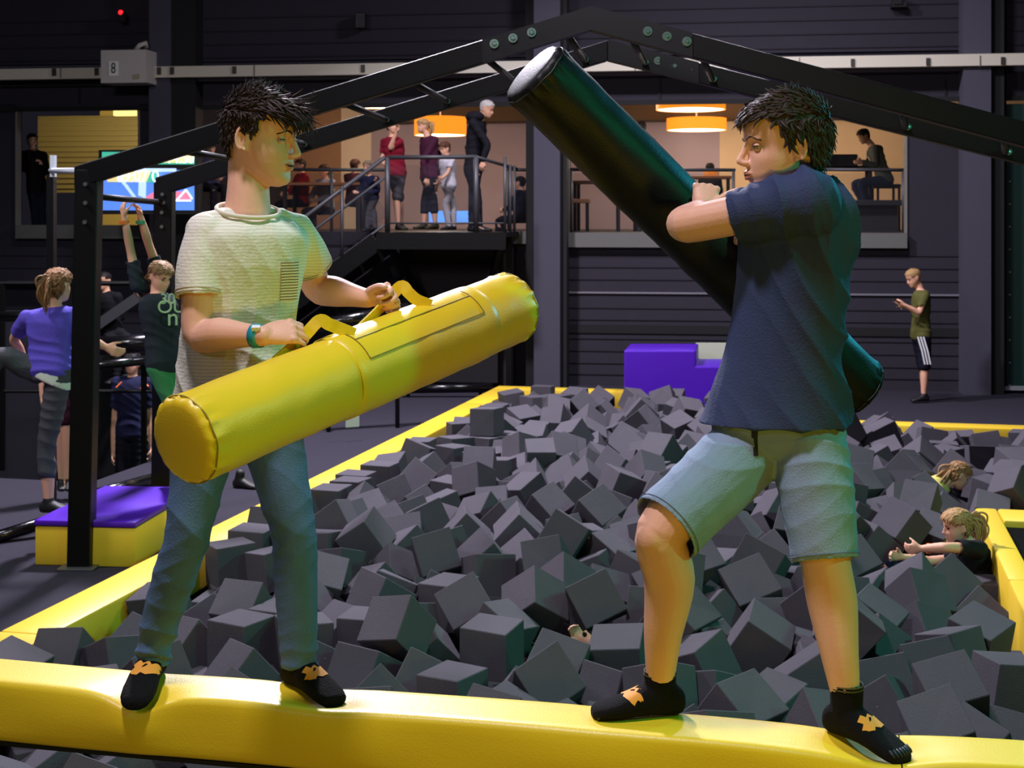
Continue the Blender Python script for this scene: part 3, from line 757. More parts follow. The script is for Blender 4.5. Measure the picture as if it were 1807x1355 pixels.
def scalp(a, z, off=0):
    f, b, w = hsec(z); c = (f + b) / 2; d = (f - b) / 2; x = math.cos(a); y = math.sin(a)
    X = w * math.copysign(abs(x) ** .92, x); Y = c + d * math.copysign(abs(y) ** .92, y)
    nz = 0.0
    if z > .03: nz = ((z - .03) / .085) ** 1.6 * 1.6
    n = V((x / max(w, .02) * .07, y / max(d, .02) * .09, nz)).normalized()
    return V((X, Y, z)) + n * off, n

def hair_short(name, M, mt, parent, n, keep, comb, length, width=.006, lift=.4, curl=.3, seed=1, capoff=.007, z0=-.07):
    """cap plus many tapered locks. comb(p, n) -> preferred direction in head space"""
    rn = random.Random(seed); mb = MB()
    grid = {}; na = 40; zs = list(np.linspace(z0, .114, 22))
    vs = []; fs = []
    for i, z in enumerate(zs):
        for j in range(na):
            a = 2 * math.pi * j / na; p, nn = scalp(a, z, capoff); grid[i, j] = len(vs); vs.append(M @ p)
    top = len(vs); vs.append(M @ V((0, 0, .115 + capoff)))
    for i in range(len(zs) - 1):
        for j in range(na):
            a = 2 * math.pi * (j + .5) / na; p, nn = scalp(a, (zs[i] + zs[i + 1]) / 2)
            if keep(p): fs.append((grid[i, j], grid[i, (j + 1) % na], grid[i + 1, (j + 1) % na], grid[i + 1, j]))
    for j in range(na): fs.append((grid[len(zs) - 1, j], grid[len(zs) - 1, (j + 1) % na], top))
    mb.add(vs, fs)
    c = 0; tries = 0
    while c < n and tries < n * 30:
        tries += 1
        uz = rn.uniform(-.65, 1); a = rn.uniform(0, 2 * math.pi); z = min(.1135, uz * .114 if uz > 0 else uz * .12)
        if z < z0: continue
        p, nn = scalp(a, z, capoff * .95)
        if not keep(p): continue
        c += 1
        L = length(p) * rn.uniform(.7, 1.25); cb = comb(p, nn); cb = cb - nn * cb.dot(nn); cb = cb.normalized() if cb.length > .05 else cb; d0 = (nn * lift + cb + V((rn.gauss(0, 1), rn.gauss(0, 1), rn.gauss(0, 1))) * .18).normalized()
        bend = V((rn.gauss(0, 1), rn.gauss(0, 1), rn.gauss(0, 1))) * curl + cb * .3 - nn * .38
        pts = []; K = 6; q = p.copy(); d = d0.copy()
        for i in range(K): pts.append(q.copy()); d = (d + bend * .28).normalized(); q = q + d * L / K
        wd = width * rn.uniform(.7, 1.3); rs = [wd * .8, wd, wd, wd * .8, wd * .5, wd * .1]
        sc = M.to_scale()[0]; rings = []; side = d0.cross(nn); side = side.normalized() if side.length > 1e-3 else V((1, 0, 0))
        for i, q in enumerate(pts):
            dd = (pts[min(i + 1, K - 1)] - pts[max(i - 1, 0)]).normalized(); s2 = side - dd * side.dot(dd); s2 = s2.normalized() if s2.length > 1e-3 else dd.orthogonal().normalized(); u2 = dd.cross(s2)
            r = rs[i]; rings.append([M @ (q + s2 * r), M @ (q + u2 * r * .45), M @ (q - s2 * r), M @ (q - u2 * r * .45)])
        mb.loft(rings)
    o = mb.build(name, mt, parent, smooth=True); return o

def ponytail(mb, M, base, path, r0, seed=3, n=40):
    rn = random.Random(seed)
    for i in range(n):
        off = V((rn.gauss(0, 1), rn.gauss(0, 1), rn.gauss(0, 1))); pts = []
        amp = rn.uniform(.3, 1); ph = rn.uniform(0, 6)
        for k, p in enumerate(path):
            t = k / (len(path) - 1); s = r0 * (.35 + 1.3 * math.sin(math.pi * min(1, t * 1.15)) * .8)
            pts.append(M @ (V(p) + off * s * .55 + V((math.sin(ph + t * 9), 0, math.cos(ph + t * 9))) * .006 * amp))
        rs = [r0 * .28 * (1 - .85 * (k / (len(path) - 1)) ** 2) for k in range(len(path))]
        rows = crom([list(a) + [b] for a, b in zip(pts, rs)], 3)
        mb.tube([V(r[:3]) for r in rows], [max(.0008, r[3]) for r in rows], 5)

# hands -----------------------------------------------------------
def hand(mb, w, d, nrm, thumb, k=1.0, curl=(60, 70, 45), spread=3, tcurl=35, tout=45, fcurl=None, tn=.35):
    """w wrist, d direction of the metacarpals, nrm palm side (fingers curl to it), thumb: side vector"""
    d = V(d).normalized(); nrm = V(nrm); nrm = (nrm - d * nrm.dot(d)).normalized(); t = nrm.cross(d); t = t if t.dot(V(thumb)) > 0 else -t
    L = .085 * k
    rings = []
    for f, hw, th, sh in ((-.15, .021, .019, 0), (0, .024, .018, 0), (.25, .033, .0175, .002), (.55, .039, .0165, .001), (.85, .040, .0145, 0), (.96, .036, .011, 0), (1.0, .028, .006, 0)):
        rings.append(ellring(w + d * L * f + t * sh * k, t, nrm, hw * k, th * k, 18, .85))
    mb.loft(rings)
    lens = [(.040, .026, .021), (.045, .029, .022), (.042, .027, .021), (.033, .021, .019)]
    for i in range(4):
        o = (1.45 - i) * .0205 * k; base = w + d * (L * (.94 - .05 * abs(i - 1.2))) + t * o
        dd = (d + t * math.radians(spread) * (1.5 - i)).normalized(); pts = [base - dd * .015 * k, base]; p = base; cu = (fcurl[i] if fcurl else curl)
        ax = dd.cross(nrm).normalized(); ang = 0
        for s in range(3):
            ang += cu[s]; q = Quaternion(ax, math.radians(ang)) @ dd; p = p + q * lens[i][s] * k; pts.append(p)
        r = (.0088 if i < 3 else .0078) * k; mb.sphere(base - nrm * .003 * k, (.0125 * k,) * 3, n=10)
        limb(mb, pts, [r * 1.1, r * 1.08, r, r * .9, r * .78], k=3, n=9)
    b = w + d * .022 * k + t * .026 * k; ta = math.radians(tout); td = (d * math.cos(ta) + t * math.sin(ta) + nrm * tn).normalized()
    p1 = b + td * .036 * k; td2 = (td * math.cos(math.radians(tcurl)) + (d * .4 + nrm * .6 - t * .2).normalized() * math.sin(math.radians(tcurl))).normalized(); p2 = p1 + td2 * .032 * k
    td3 = (td2 + nrm * .25).normalized(); p3 = p2 + td3 * .024 * k
    limb(mb, [b - td * .012 * k, b, p1, p2, p3], [.014 * k, .0145 * k, .0115 * k, .0105 * k, .0085 * k], k=3, n=9)

def foot(mb, ank, td, sole, k=1.0, pad_=0.0, drop=0.0):
    td = V(td); td.z = 0; td.normalize(); lat = td.cross(V((0, 0, 1))); up = V((0, 0, 1)); base = V((ank.x, ank.y, sole)); rings = []
    for t, w, h, zc in ((-.068, .012, .014, .034), (-.060, .026, .028, .034), (-.045, .032, .037, .038), (-.02, .035, .045, .046), (.015, .036, .043, .044), (.055, .040, .035, .036), (.09, .044, .027, .028), (.125, .047, .021, .022), (.155, .045, .017, .018), (.178, .036, .014, .015), (.190, .018, .008, .012)):
        z = zc * k - drop * max(0, t - .06) ** 1.3 * 12
        rings.append(ellring(base + td * t * k + up * z, lat, up, w * k + pad_, h * k + pad_, 18, .85))
    mb.loft(rings)
    limb(mb, [V((ank.x, ank.y, sole + .04 * k)) - td * .012 * k, ank + V((0, 0, .015))], [.036 * k + pad_, .034 * k + pad_], k=2, round1=True)

SKIN = mat('skin', (225, 172, 145), .5, spec=.35, bump=.08, bscale=180, var=.06, vscale=14)
SKIN2 = mat('skin_far', (220, 165, 135), .6)
EYEW = mat('eye_white', (165, 158, 148), .45); IRIS = mat('eye_brown', (22, 14, 10), .5)
LIP = mat('lip', (200, 128, 108), .5); DKM = mat('mouth_dark', (50, 18, 16), .5)
HAIRM = {}
def hairmat(name, rgb): return mat(name, rgb, .6, spec=.3, var=.35, vscale=60)

def decal(name, src, pts2, o, u, v, d, mt, parent, off=.0012, sub=3, thick=0):
    """closed printed shape pts2 (u,v plane coordinates) laid onto mesh object src along direction d"""
    me = src.data; bv = BVHTree.FromPolygons([q.co for q in me.vertices], [p.vertices for p in me.polygons])
    bm = bmesh.new(); u = V(u).normalized(); v = V(v).normalized(); d = V(d).normalized()
    f = bm.faces.new([bm.verts.new((a, b, 0)) for a, b in pts2]); bmesh.ops.triangulate(bm, faces=[f])
    bmesh.ops.subdivide_edges(bm, edges=list(bm.edges), cuts=sub, use_grid_fill=True)
    bmesh.ops.triangulate(bm, faces=list(bm.faces))
    for q in bm.verts:
        p = V(o) + u * q.co.x + v * q.co.y; h = bv.ray_cast(p - d * .25, d, .6)
        q.co = (h[0] + h[1] * off * (1 if h[1].dot(d) < 0 else -1)) if h[0] is not None else p
    bad = [fa for fa in bm.faces if max(e.calc_length() for e in fa.edges) > max(.02, .4 * max(abs(c) for q in pts2 for c in q))]
    bmesh.ops.delete(bm, geom=bad, context='FACES')
    m2 = bpy.data.meshes.new(name); bm.to_mesh(m2); bm.free(); m2.materials.append(mt)
    m2.polygons.foreach_set('use_smooth', [True] * len(m2.polygons))
    return obj_from_mesh(name, m2, parent)

def vn(p, seed, sc):
    """smooth pseudo noise, vectorised"""
    r = np.random.RandomState(seed); out = np.zeros(len(p))
    for _ in range(6):
        k = r.normal(size=3) * sc; out += np.sin(p @ k + r.uniform(0, 6.28))
    return out / 3.0
def folds(dirv, freq, amp, seed, warp=1.2, mask=None, ridge=1.6):
    dv = np.array(V(dirv).normalized())
    def f(p, n):
        ph = p @ dv * freq + vn(p, seed, 5.5) * warp * 2.2 + vn(p, seed + 9, 14) * .5
        s = 1 - np.abs(np.sin(ph)) ** .7 * 2; a = .5 + .5 * vn(p, seed + 3, 7)
        out = s * amp * np.clip(a, 0, 1.2)
        if mask is not None: out = out * mask(p)
        return out
    return f

def sumf(*fs): return lambda p, n: sum(f(p, n) for f in fs)

def figure(label, Y, J, yaw=0, hyaw=None, hpitch=0, k=1.0, top=((60, 60, 70), 'short'), bottom=((40, 40, 55), 'long'), hair=((60, 40, 28), 'short'), shoe=(20, 20, 22), skin=None, vox=.014, hs=1.0, toe=None, sole=None, group=None, extra=None, name='person', legs=True, collar=None, hpos=None):
    """background figure. J: joint name -> (px, py[, dY]) in the frame at distance Y"""
    j = {a: P(b[0], b[1], Y + (b[2] if len(b) > 2 else 0)) for a, b in J.items()}
    base = (j['anR'] if 'anR' in j else j['hip']).copy()
    root = empty(name, base); tag(root, label, 'person', group)
    sk = skin or SKIN2
    ya = math.radians(yaw); F = V((math.sin(ya), -math.cos(ya), 0)); Lt = V((0, 0, 1)).cross(F)   # Lt: person's left
    hip = j['hip']; neck = j['neck']; up = (neck - hip).normalized(); tw = .17 * k
    if 'shL' not in j: j['shL'] = neck + Lt * tw - up * .035 * k
    if 'shR' not in j: j['shR'] = neck - Lt * tw - up * .035 * k
    sd = (j['shL'] - j['shR']).normalized(); T = {}
    hl = j['hip'] + Lt * .085 * k; hr = j['hip'] - Lt * .085 * k
    H = head_matrix(j['head'], hyaw if hyaw is not None else yaw, hpitch, 0, hs * k)
    b = MB(); head_parts(b, H)
    limb(b, [neck - up * .05 * k, (neck + H @ V((0, -.02, -.07))) / 2, H @ V((0, -.015, -.05))], [.058 * k, .052 * k, .05 * k], k=2)
    def torso(mb, o, z0, z1, hollow=False):
        rg = []
        for f, hw, hd in ((-.12, .10, .08), (-.06, .155, .10), (.05, .165, .108), (.25, .145, .098), (.42, .14, .095), (.62, .158, .108), (.80, .165, .11), (.92, .155, .095), (.98, .12, .075), (1.02, .07, .055)):
            if f < z0 or f > z1: continue
            lat = Lt.lerp(sd, max(0, min(1, f))).normalized(); dep = lat.cross(up).normalized()
            rg.append(ellring(hip.lerp(neck, f), lat, dep, hw * k + o, hd * k + o, 22))
        mb.loft(rg)
    torso(b, 0, -1, 2)
    def arm(s):
        sh = j['sh' + s]; el = j.get('el' + s); ha = j.get('ha' + s)
        if el is None: el = sh - V((0, 0, .27 * k)) + (Lt if s == 'L' else -Lt) * .03
        if ha is None: ha = el - V((0, 0, .24 * k)) + F * .05
        return sh, el, ha
    for s in 'LR':
        sh, el, ha = arm(s)
        limb(b, [sh, sh.lerp(el, .5), el, el.lerp(ha, .35), ha], [.046 * k, .042 * k, .036 * k, .038 * k, .025 * k], k=3, n=10)
        d = (ha - el).normalized(); nr = -Lt if s == 'L' else Lt
        hand(b, ha, d, nr if abs(d.dot(nr)) < .8 else F, F + V((0, 0, .3)), k * .98, curl=(30, 35, 20))
    def leg(s):
        kn = j.get('kn' + s); an = j.get('an' + s); h = hl if s == 'L' else hr
        return h, kn, an
    if legs:
        for s in 'LR':
            h, kn, an = leg(s)
            limb(b, [h, h.lerp(kn, .5), kn, kn.lerp(an, .3), an], [.085 * k, .072 * k, .053 * k, .055 * k, .034 * k], k=3, n=12)
            td = V(toe[s]) if toe and s in toe else F
            foot(b, an, td, an.z - .07 * k, k * .95)
    bo = fuse(b, vox, 2, sk, 'body', root)
    # clothes
    c = MB(); torso(c, .014, -.2, 1.1)
    limb(c, [j['shR'] , (j['shR'] + j['shL']) / 2 + up * .005, j['shL']], [.055 * k, .07 * k, .055 * k], k=2)
    for s in 'LR':
        sh, el, ha = arm(s)
        if top[1] == 'short': limb(c, [sh, sh.lerp(el, .35), sh.lerp(el, .7)], [.066 * k, .062 * k, .06 * k], k=2, hollow=.008)
        elif top[1] == 'long': limb(c, [sh, sh.lerp(el, .5), el, el.lerp(ha, .5), el.lerp(ha, .94)], [.066 * k, .058 * k, .052 * k, .048 * k, .038 * k], k=2)
    tc = mat('cloth_%d_%d_%d' % tuple(top[0]), top[0], .85, spec=.2, bump=.2, bscale=60)
    fuse(c, vox, 2, tc, 'jacket' if top[1] == 'long' else 'shirt', root, folds((.3, .2, 1), 38, .006, len(label)))
    if legs:
        c = MB(); rg = []
        for f, hw, hd in ((-.16, .12, .09), (-.08, .16, .108), (0, .17, .115), (.12, .16, .112)):
            rg.append(ellring(hip.lerp(neck, f), Lt, Lt.cross(up).normalized(), hw * k, hd * k, 20))
        c.loft(rg)
        for s in 'LR':
            h, kn, an = leg(s)
            if bottom[1] == 'shorts': limb(c, [h, h.lerp(kn, .5), h.lerp(kn, .92)], [.095 * k, .088 * k, .086 * k], k=2)
            elif bottom[1] == 'capri': limb(c, [h, h.lerp(kn, .5), kn, kn.lerp(an, .45)], [.096 * k, .086 * k, .068 * k, .068 * k], k=3)
            else: limb(c, [h, h.lerp(kn, .5), kn, kn.lerp(an, .5), kn.lerp(an, 1.0)], [.093 * k, .08 * k, .066 * k, .062 * k, .055 * k], k=3)
        bc = mat('cloth_%d_%d_%d' % tuple(bottom[0]), bottom[0], .85, spec=.2, bump=.2, bscale=60)
        fuse(c, vox, 2, bc, 'shorts' if bottom[1] == 'shorts' else 'trousers', root, folds((.2, .1, 1), 40, .006, len(label) + 4))
        for s in 'LR':
            h, kn, an = leg(s); td = V(toe[s]) if toe and s in toe else F
            c = MB(); foot(c, an, td, an.z - .075 * k, k * .97, .006)
            fuse(c, vox * .8, 1, mat('shoe_%d_%d_%d' % tuple(shoe), shoe, .6), 'shoe', root)
    # hair
    hm = hairmat('hair_%d_%d_%d' % tuple(hair[0]), hair[0]); st = hair[1]
    if st != 'none':
        hl_ = .052 if st == 'short' else .045
        def keep(p): return (p.z > .062 - .1 * max(0, -p.y) * 2.2 - (.03 if abs(p.x) > .05 and p.y < .05 else 0)) or (p.y < -.03 and p.z > (-.05 if st == 'short' else -.08))
        if st == 'crop':
            hair_short('hair', H, hm, root, 120, keep, lambda p, n: V((0, .3, .1)), lambda p: .012, .004, .5, .1, 2, .005)
        else:
            hair_short('hair', H, hm, root, 420, keep, lambda p, n: V((0, .35 if p.y > 0 else -.25, -.5 if p.z < .08 else 0)), lambda p: .035, .008, .12, .15, 4, .009)
    if st == 'pony':
        m = MB(); ponytail(m, H, None, [(0, -.10, .045), (0, -.135, .04), (0, -.155, .0), (0, -.15, -.06), (0, -.14, -.12), (0, -.13, -.17)], .03, n=24)
        m.build('ponytail', hm, root, smooth=True)
    if st == 'long':
        m = MB(); ponytail(m, H, None, [(0, -.085, .02), (0, -.10, -.04), (0, -.105, -.10), (0, -.10, -.17), (0, -.10, -.24)], .04, n=26)
        m.build('loose_hair', hm, root, smooth=True)
    if st == 'bun':
        m = MB(); m.sphere(H @ V((0, -.09, .075)), .04 * k, n=14); m.build('hair_bun', hm, root, smooth=True)
    if vox < .012 or k > 5:
        pass
    # simple dark eyes and brows on every face
    e = MB()
    for s in (-1, 1):
        e.sphere(H @ V((s * .031, .0745, .001)), .0075 * k * hs, n=8); e.box(H @ V((s * .031, .0885, .021)), (.026 * k, .006, .005), H.to_3x3().normalized())
    e.build('eyes', mat('eye_dark', (32, 22, 18), .4), root, smooth=True)
    if extra: extra(root, j, H, bo)
    return root, j, H, bo
# ---------------------------------------------------------------- padded tubes
def foam_tube(root, a, b, r, m, seamm, seed=1):
    ax = (b - a); L = ax.length; ax = ax.normalized(); u = V((0, 0, 1)) - ax * ax.z; u.normalize(); w = ax.cross(u)
    n = 72; rings = []; rn = random.Random(seed)
    prof = [(0, .30), (0, .6), (.0, .80), (.003, .90), (.010, .955), (.022, .988), (.035, 1.0)]
    xs = [(p[0], p[1]) for p in prof] + [(x, 1.0) for x in np.linspace(.05, L - .05, 60)] + [(L - p[0], p[1]) for p in reversed(prof)]
    for x, s in xs:
        ring = []
        for k in range(n):
            t = 2 * math.pi * k / n; e = min(x, L - x)
            pk = .0035 * math.exp(-((e - .028) / .022) ** 2) * (math.sin(t * 17 + seed) + .7 * math.sin(t * 29 + 2)) * (s > .85)
            wv = .0035 * noise.noise(V((x * 5 + seed, math.cos(t) * 1.5, math.sin(t) * 1.5))) + .002 * noise.noise(V((x * 16, t * 2, seed)))
            q = (.0035 * max(0, math.sin(x * 55 + 3 * math.sin(t))) * math.exp(-((x - L * .5) / (.12 * L)) ** 2) * .5)
            rr = r * s + (pk + wv - q) * (s > .85); cx = x
            if s < .7: cx = x - .006 * (1 - s) * (1 if x < L / 2 else -1)
            ring.append(a + ax * cx + (u * math.cos(t) + w * math.sin(t)) * rr)
        rings.append(ring)
    mb = MB(); mb.loft(rings); o = mb.build('padded_cover', m, root, smooth=True); o.data.set_sharp_from_angle(angle=math.radians(60))
    for x in (.02, L - .02):
        mb = MB(); pts = [a + ax * (x + .0015 * math.sin(9 * t)) + (u * math.cos(t) + w * math.sin(t)) * (r * .985 + .001) for t in np.linspace(0, 2 * math.pi, 73)[:-1]]
        pts.append(pts[0]); mb.tube(pts, .0022, 6, cap=False); mb.build('end_seam', seamm, root, smooth=True)
    return ax, u, w, L
def ribbon(mb, pts, sides, wd, th):
    rows = crom([list(p) for p in pts], 6); rs = [V(x) for x in rows]; sd = [V(x) for x in crom([list(s) for s in sides], 6)]; rings = []
    for i, p in enumerate(rs):
        d = (rs[min(i + 1, len(rs) - 1)] - rs[max(i - 1, 0)]).normalized(); s = sd[i] - d * sd[i].dot(d); s.normalize(); nn = d.cross(s)
        rings.append([p + s * wd / 2 + nn * th / 2, p + s * wd / 2 - nn * th / 2, p - s * wd / 2 - nn * th / 2, p - s * wd / 2 + nn * th / 2])
    mb.loft(rings)

root = empty('padded_tube', P(600, 660, 3.9)); tag(root, 'fat yellow padded vinyl tube held by the boy in the pale shirt', 'padded tube')
ya, yb, yr = P(318, 780, 3.42), P(905, 541, 4.45), .112
tax, tu, tw, TL = foam_tube(root, ya, yb, yr, YEL, YSEAM, 2)
def tp(f, ang, r): t = math.radians(ang); return ya + tax * TL * f + (tu * math.cos(t) + tw * math.sin(t)) * r
# find the angle that looks at the camera
best = max(range(360), key=lambda g: -(tp(.5, g, yr) - V((0, 0, EYE))).length); CA = best
sg = 1 if tp(.5, CA + 10, yr).z > tp(.5, CA, yr).z else -1       # towards the top
mb = MB(); rings = []
for f in [.395] + list(np.linspace(.40, .84, 30)) + [.845]:
    edge = f in (.395, .845)
    rings.append([tp(f, k * 5, yr + (.0005 if edge else .0045 + .002 * noise.noise(V((f * 22, k * .18, 3))))) for k in range(72)])
mb.loft(rings, cap=False); mb.build('grip_sleeve', YEL, root, smooth=True)
for off in (8, 42):
    mb = MB(); mb.tube([tp(f, CA + sg * off, yr + .0065) for f in np.linspace(.43, .80, 24)], .0016, 6); mb.build('seam', YSEAM, root, smooth=True)
for f in (.43, .80):
    mb = MB(); mb.tube([tp(f, CA + sg * g, yr + .0065) for g in range(8, 60, 3)], .0016, 6); mb.build('seam', YSEAM, root, smooth=True)
HR = P(563, 570, 3.82); HL = P(707, 509, 4.08)
for f, hp in ((.425, HR), (.665, HL)):
    mb = MB(); p0 = tp(f + .02, CA + sg * 52, yr + .006); p1 = tp(f, CA + sg * 66, yr + .022); p3 = tp(f - .12, CA + sg * 118, yr + .004)
    ribbon(mb, [p0, p1, p1.lerp(hp, .5) + V((0, -.004, .004)), hp + V((0, 0, .006)), hp.lerp(p3, .4) + V((0, .012, 0)), p3], [V((.5, .1, .86))] * 6, .034, .005)
    mb.build('handle', YEL, root, autosm=35)

root = empty('padded_tube', P(1200, 400, 4.3)); tag(root, 'fat glossy black padded tube raised diagonally by the boy in navy', 'padded tube')
ka, kb = P(937, 124, 4.05), P(1515, 692, 4.48)
BTUBE = mat('black_tube_vinyl', (5, 5, 7), .5, bump=.12, bscale=180, spec=.28)
kax, ku, kw, KL = foam_tube(root, ka, kb, .108, BTUBE, mat('black_seam', (22, 22, 24), .5), 6)
KH = P(1252, 352, 4.12)
mb = MB(); kd = (ka - kb).normalized(); kn_ = V((.3, -.8, .5)).normalized()
def kp(px): f = (px - 937) / (1515 - 937.0); return ka.lerp(kb, f)
q0 = kp(1195) + kn_ * .113; q1 = kp(1265) + kn_ * .113
ribbon(mb, [q0, q0 + kn_ * .02, KH, q1 + kn_ * .02, q1], [kw, kw, kw, kw, kw], .034, .005); mb.build('handle', BTUBE, root, smooth=True)

# ---------------------------------------------------------------- hero helpers
def PZ(px, z, Y): return V(((px - 903.5) * Y / FPX, Y, z))
def face_details(root, body, H, eyes=(-1, 1), gaze=(0, 1, 0), browm=None, smile=0, lid=8):
    sc = H.to_scale()[0]; R = H.to_3x3().normalized()
    for s in eyes:
        c = H @ V((s * .031, .0672, .0005)); r = .0109 * sc
        m = MB(); m.sphere(c, (r,) * 3, R, n=20); g = (R @ V(gaze)).normalized()
        iris = MB(); Q = V((0, 0, 1)).rotation_difference(g).to_matrix()
        m.add([c + Q @ (V((math.cos(t) * r * .60, math.sin(t) * r * .60, r * .82))) for t in np.linspace(0, 6.283, 15)[:-1]] + [c + g * r * 1.02], [(i, (i + 1) % 14, 14) for i in range(14)], 1)
        eo = m.build('eye', [EYEW, IRIS], root, smooth=True)
        for nm, lo, hi, mm in (('upper_eyelid', lid, 85, SKIN), ('lower_eyelid', -85, -26, SKIN)):
            m = MB(); rings = []
            for la in np.linspace(lo, hi, 8):
                l = math.radians(la); rr = r * (1.08 if 'upper' in nm else 1.03)
                rings.append([c + R @ V((math.cos(l) * math.sin(a) * rr * 1.12, math.cos(l) * math.cos(a) * rr, math.sin(l) * rr)) for a in np.linspace(-1.5, 1.5, 16)])
            m.loft(rings, cap=False, closed=False); e = m.build(nm, mm, eo, smooth=True)
            sm = e.modifiers.new('s', 'SOLIDIFY'); sm.thickness = .001
        m = MB(); l = math.radians(lid); rr = r * 1.13
        m.tube([c + R @ V((math.cos(l) * math.sin(a) * rr * 1.12, math.cos(l) * math.cos(a) * rr, math.sin(l) * rr)) for a in np.linspace(-1.3, 1.35, 12)], [.0006] + [.0014] * 10 + [.0006], 6)
        m.build('eyelashes', DKM, eo, smooth=True)
        m = MB(); pts = []; rs = []
        for i, t in enumerate(np.linspace(0, 1, 9)):
            x = s * (.013 + .036 * t); z = .0165 + .008 * math.sin(math.pi * min(1, t * 1.05)) - .003 * t; f, b, w = hsec(z)
            cc = (f + b) / 2; dd = (f - b) / 2; yy = cc + dd * max(0, 1 - (abs(x) / w) ** 2.17) ** .5
            pts.append(H @ V((x, yy + .0022, z))); rs.append((.0012 + .0017 * math.sin(math.pi * (t * .8 + .15))) * sc)
        m.tube(pts, rs, 6); m.build('eyebrow', browm, root, smooth=True)
    x, y, z = [R @ V(q) for q in ((1, 0, 0), (0, 1, 0), (0, 0, 1))]
    o = H @ V((0, .07, -.0605))
    up = [(-.023 * sc, 0 + smile), (-.010 * sc, .0065 * sc), (0, .0050 * sc), (.010 * sc, .0065 * sc), (.023 * sc, 0 + smile), (.01 * sc, -.0005), (-.01 * sc, -.0005)]
    lo_ = [(-.022 * sc, -.001 + smile), (.022 * sc, -.001 + smile), (.012 * sc, -.0095 * sc), (0, -.011 * sc), (-.012 * sc, -.0095 * sc)]
    decal('upper_lip', body, up, o, x, z, -y, LIP, root, off=.0009 * sc)
    decal('lower_lip', body, lo_, o, x, z, -y, LIP, root, off=.0009 * sc)
    md = [(-.021 * sc, .0006 + smile), (0, .0018), (.021 * sc, .0006 + smile), (.012 * sc, -.0022 - smile * .2), (-.012 * sc, -.0022 - smile * .2)]
    decal('mouth_opening', body, md, o, x, z, -y, DKM, root, off=.0016 * sc)

SOCK = mat('black_sock', (16, 15, 17), .9, spec=.15, bump=.6, bscale=260)
ORG = mat('orange_print', (225, 150, 40), .7)
PAW = [(-.030, -.012), (-.026, -.001), (-.030, .010), (-.018, .017), (-.006, .021), (.004, .016), (.010, .022), (.020, .018), (.026, .008), (.018, .002), (.022, -.008), (.010, -.014), (.004, -.006), (-.006, -.012), (-.012, -.004), (-.020, -.010)]
def sock(root, ank, td, sole, k, drop=0, cuff=.03, claws=True, name='grip_sock', lr=1.0):
    m = MB(); foot(m, ank, td, sole, k, .004, drop)
    limb(m, [V((ank.x, ank.y, sole + .05)), ank + V((0, 0, cuff * .4)), ank + V((0, 0, cuff))], [.042 * k, .041 * k * lr, .042 * k * lr], k=2, round1=False, hollow=.004)
    o = fuse(m, .0045, 2, SOCK, name, root)
    td = V(td).normalized(); lat = td.cross(V((0, 0, 1))); c = V((ank.x, ank.y, sole)) + td * .085 * k + V((0, 0, .2))
    o2 = V((ank.x, ank.y, sole)) + td * .082 * k + V((0, 0, .08))
    dd = (V((0, 0, -1)) - td * .3).normalized()
    decal('print', o, [(x * 1.5, y * 1.5) for x, y in PAW], o2, lat, td, dd, ORG, o, off=.0012, sub=4)
    decal('print_slash', o, [(-.008, -.004), (.0, .004), (.008, .006), (.003, -.001), (-.002, -.007)], o2, lat, td, dd, SOCK, o, off=.002, sub=2)
    if claws:
        g = MB(); base = V((ank.x, ank.y, sole))
        for i, s in enumerate(np.linspace(-.036, .036, 7)):
            f = .168 - 4.5 * s * s - .01
            p = base + td * f * k + lat * s * k + V((0, 0, .008 - drop * .03)); g.tube([p + td * .010 + V((0, 0, .006)), p + td * .024 - V((0, 0, .003 + .0)), p + td * .028 - V((0, 0, .008))], [.004, .0035, .0015], 6)
        g.build('rubber_grips', mat('rubber_black', (20, 22, 16), .5), o, smooth=True)
    g = MB(); n = 20
    for dz in (.0, .008): g.tube([ank + V((math.cos(a) * .0405 * k * lr, math.sin(a) * .0405 * k * lr, cuff - .003 - dz)) for a in np.linspace(0, 2 * math.pi, n)], .0022, 6, cap=False)
    g.build('cuff_band', mat('sock_band', (70, 62, 22), .8), o, smooth=True)
    return o
def st_of(p): return p.dot(US), p.dot(UT)

# ================================================================ boy in the pale shirt
root = empty('person', PZ(420, BZ, 3.98)); tag(root, 'teenage boy in pale striped T-shirt and blue jeans gripping the yellow tube', 'person')
H = head_matrix(P(462, 243, 4.03), 72, -7, 0, 1.15)
Y0 = 4.02; LatA = V((.86, .50, 0)).normalized(); FA = V((.50, -.86, 0)).normalized()
shR, shL = P(357, 406, 3.95), P(522, 404, 4.12)
elR, wrR = P(350, 588, 3.88), P(467, 593, 3.77)
elL, wrL = P(560, 508, 4.24), P(650, 527, 4.12)
hpR, hpL = P(372, 725, 4.0), P(470, 725, 4.08)
knR, knL = P(330, 945, 3.95), P(518, 945, 4.0)
anR, anL = PZ(268, BZ + .075, 4.02), PZ(528, BZ + .075, 3.96)
tdR, tdL = V((-.03, -1, 0)), V((.70, -.72, 0))
for a, td, dp in ((anR, tdR, .036), (anL, tdL, .020)):
    s, t = st_of(a + td.normalized() * .04); DENTS.append((s, t, .09, .006))
    s, t = st_of(a + td.normalized() * .14); DENTS.append((s, t, .085, dp))
    DENTS.append((s, t - .03, .2, dp * .25))
b = MB(); head_parts(b, H)
nb = P(436, 372, 4.02)
limb(b, [nb - V((0, 0, .06)), nb.lerp(H @ V((0, -.025, -.075)), .45), H @ V((0, -.028, -.075)), H @ V((0, -.03, -.03))], [.072, .060, .058, .058], k=3, n=20)
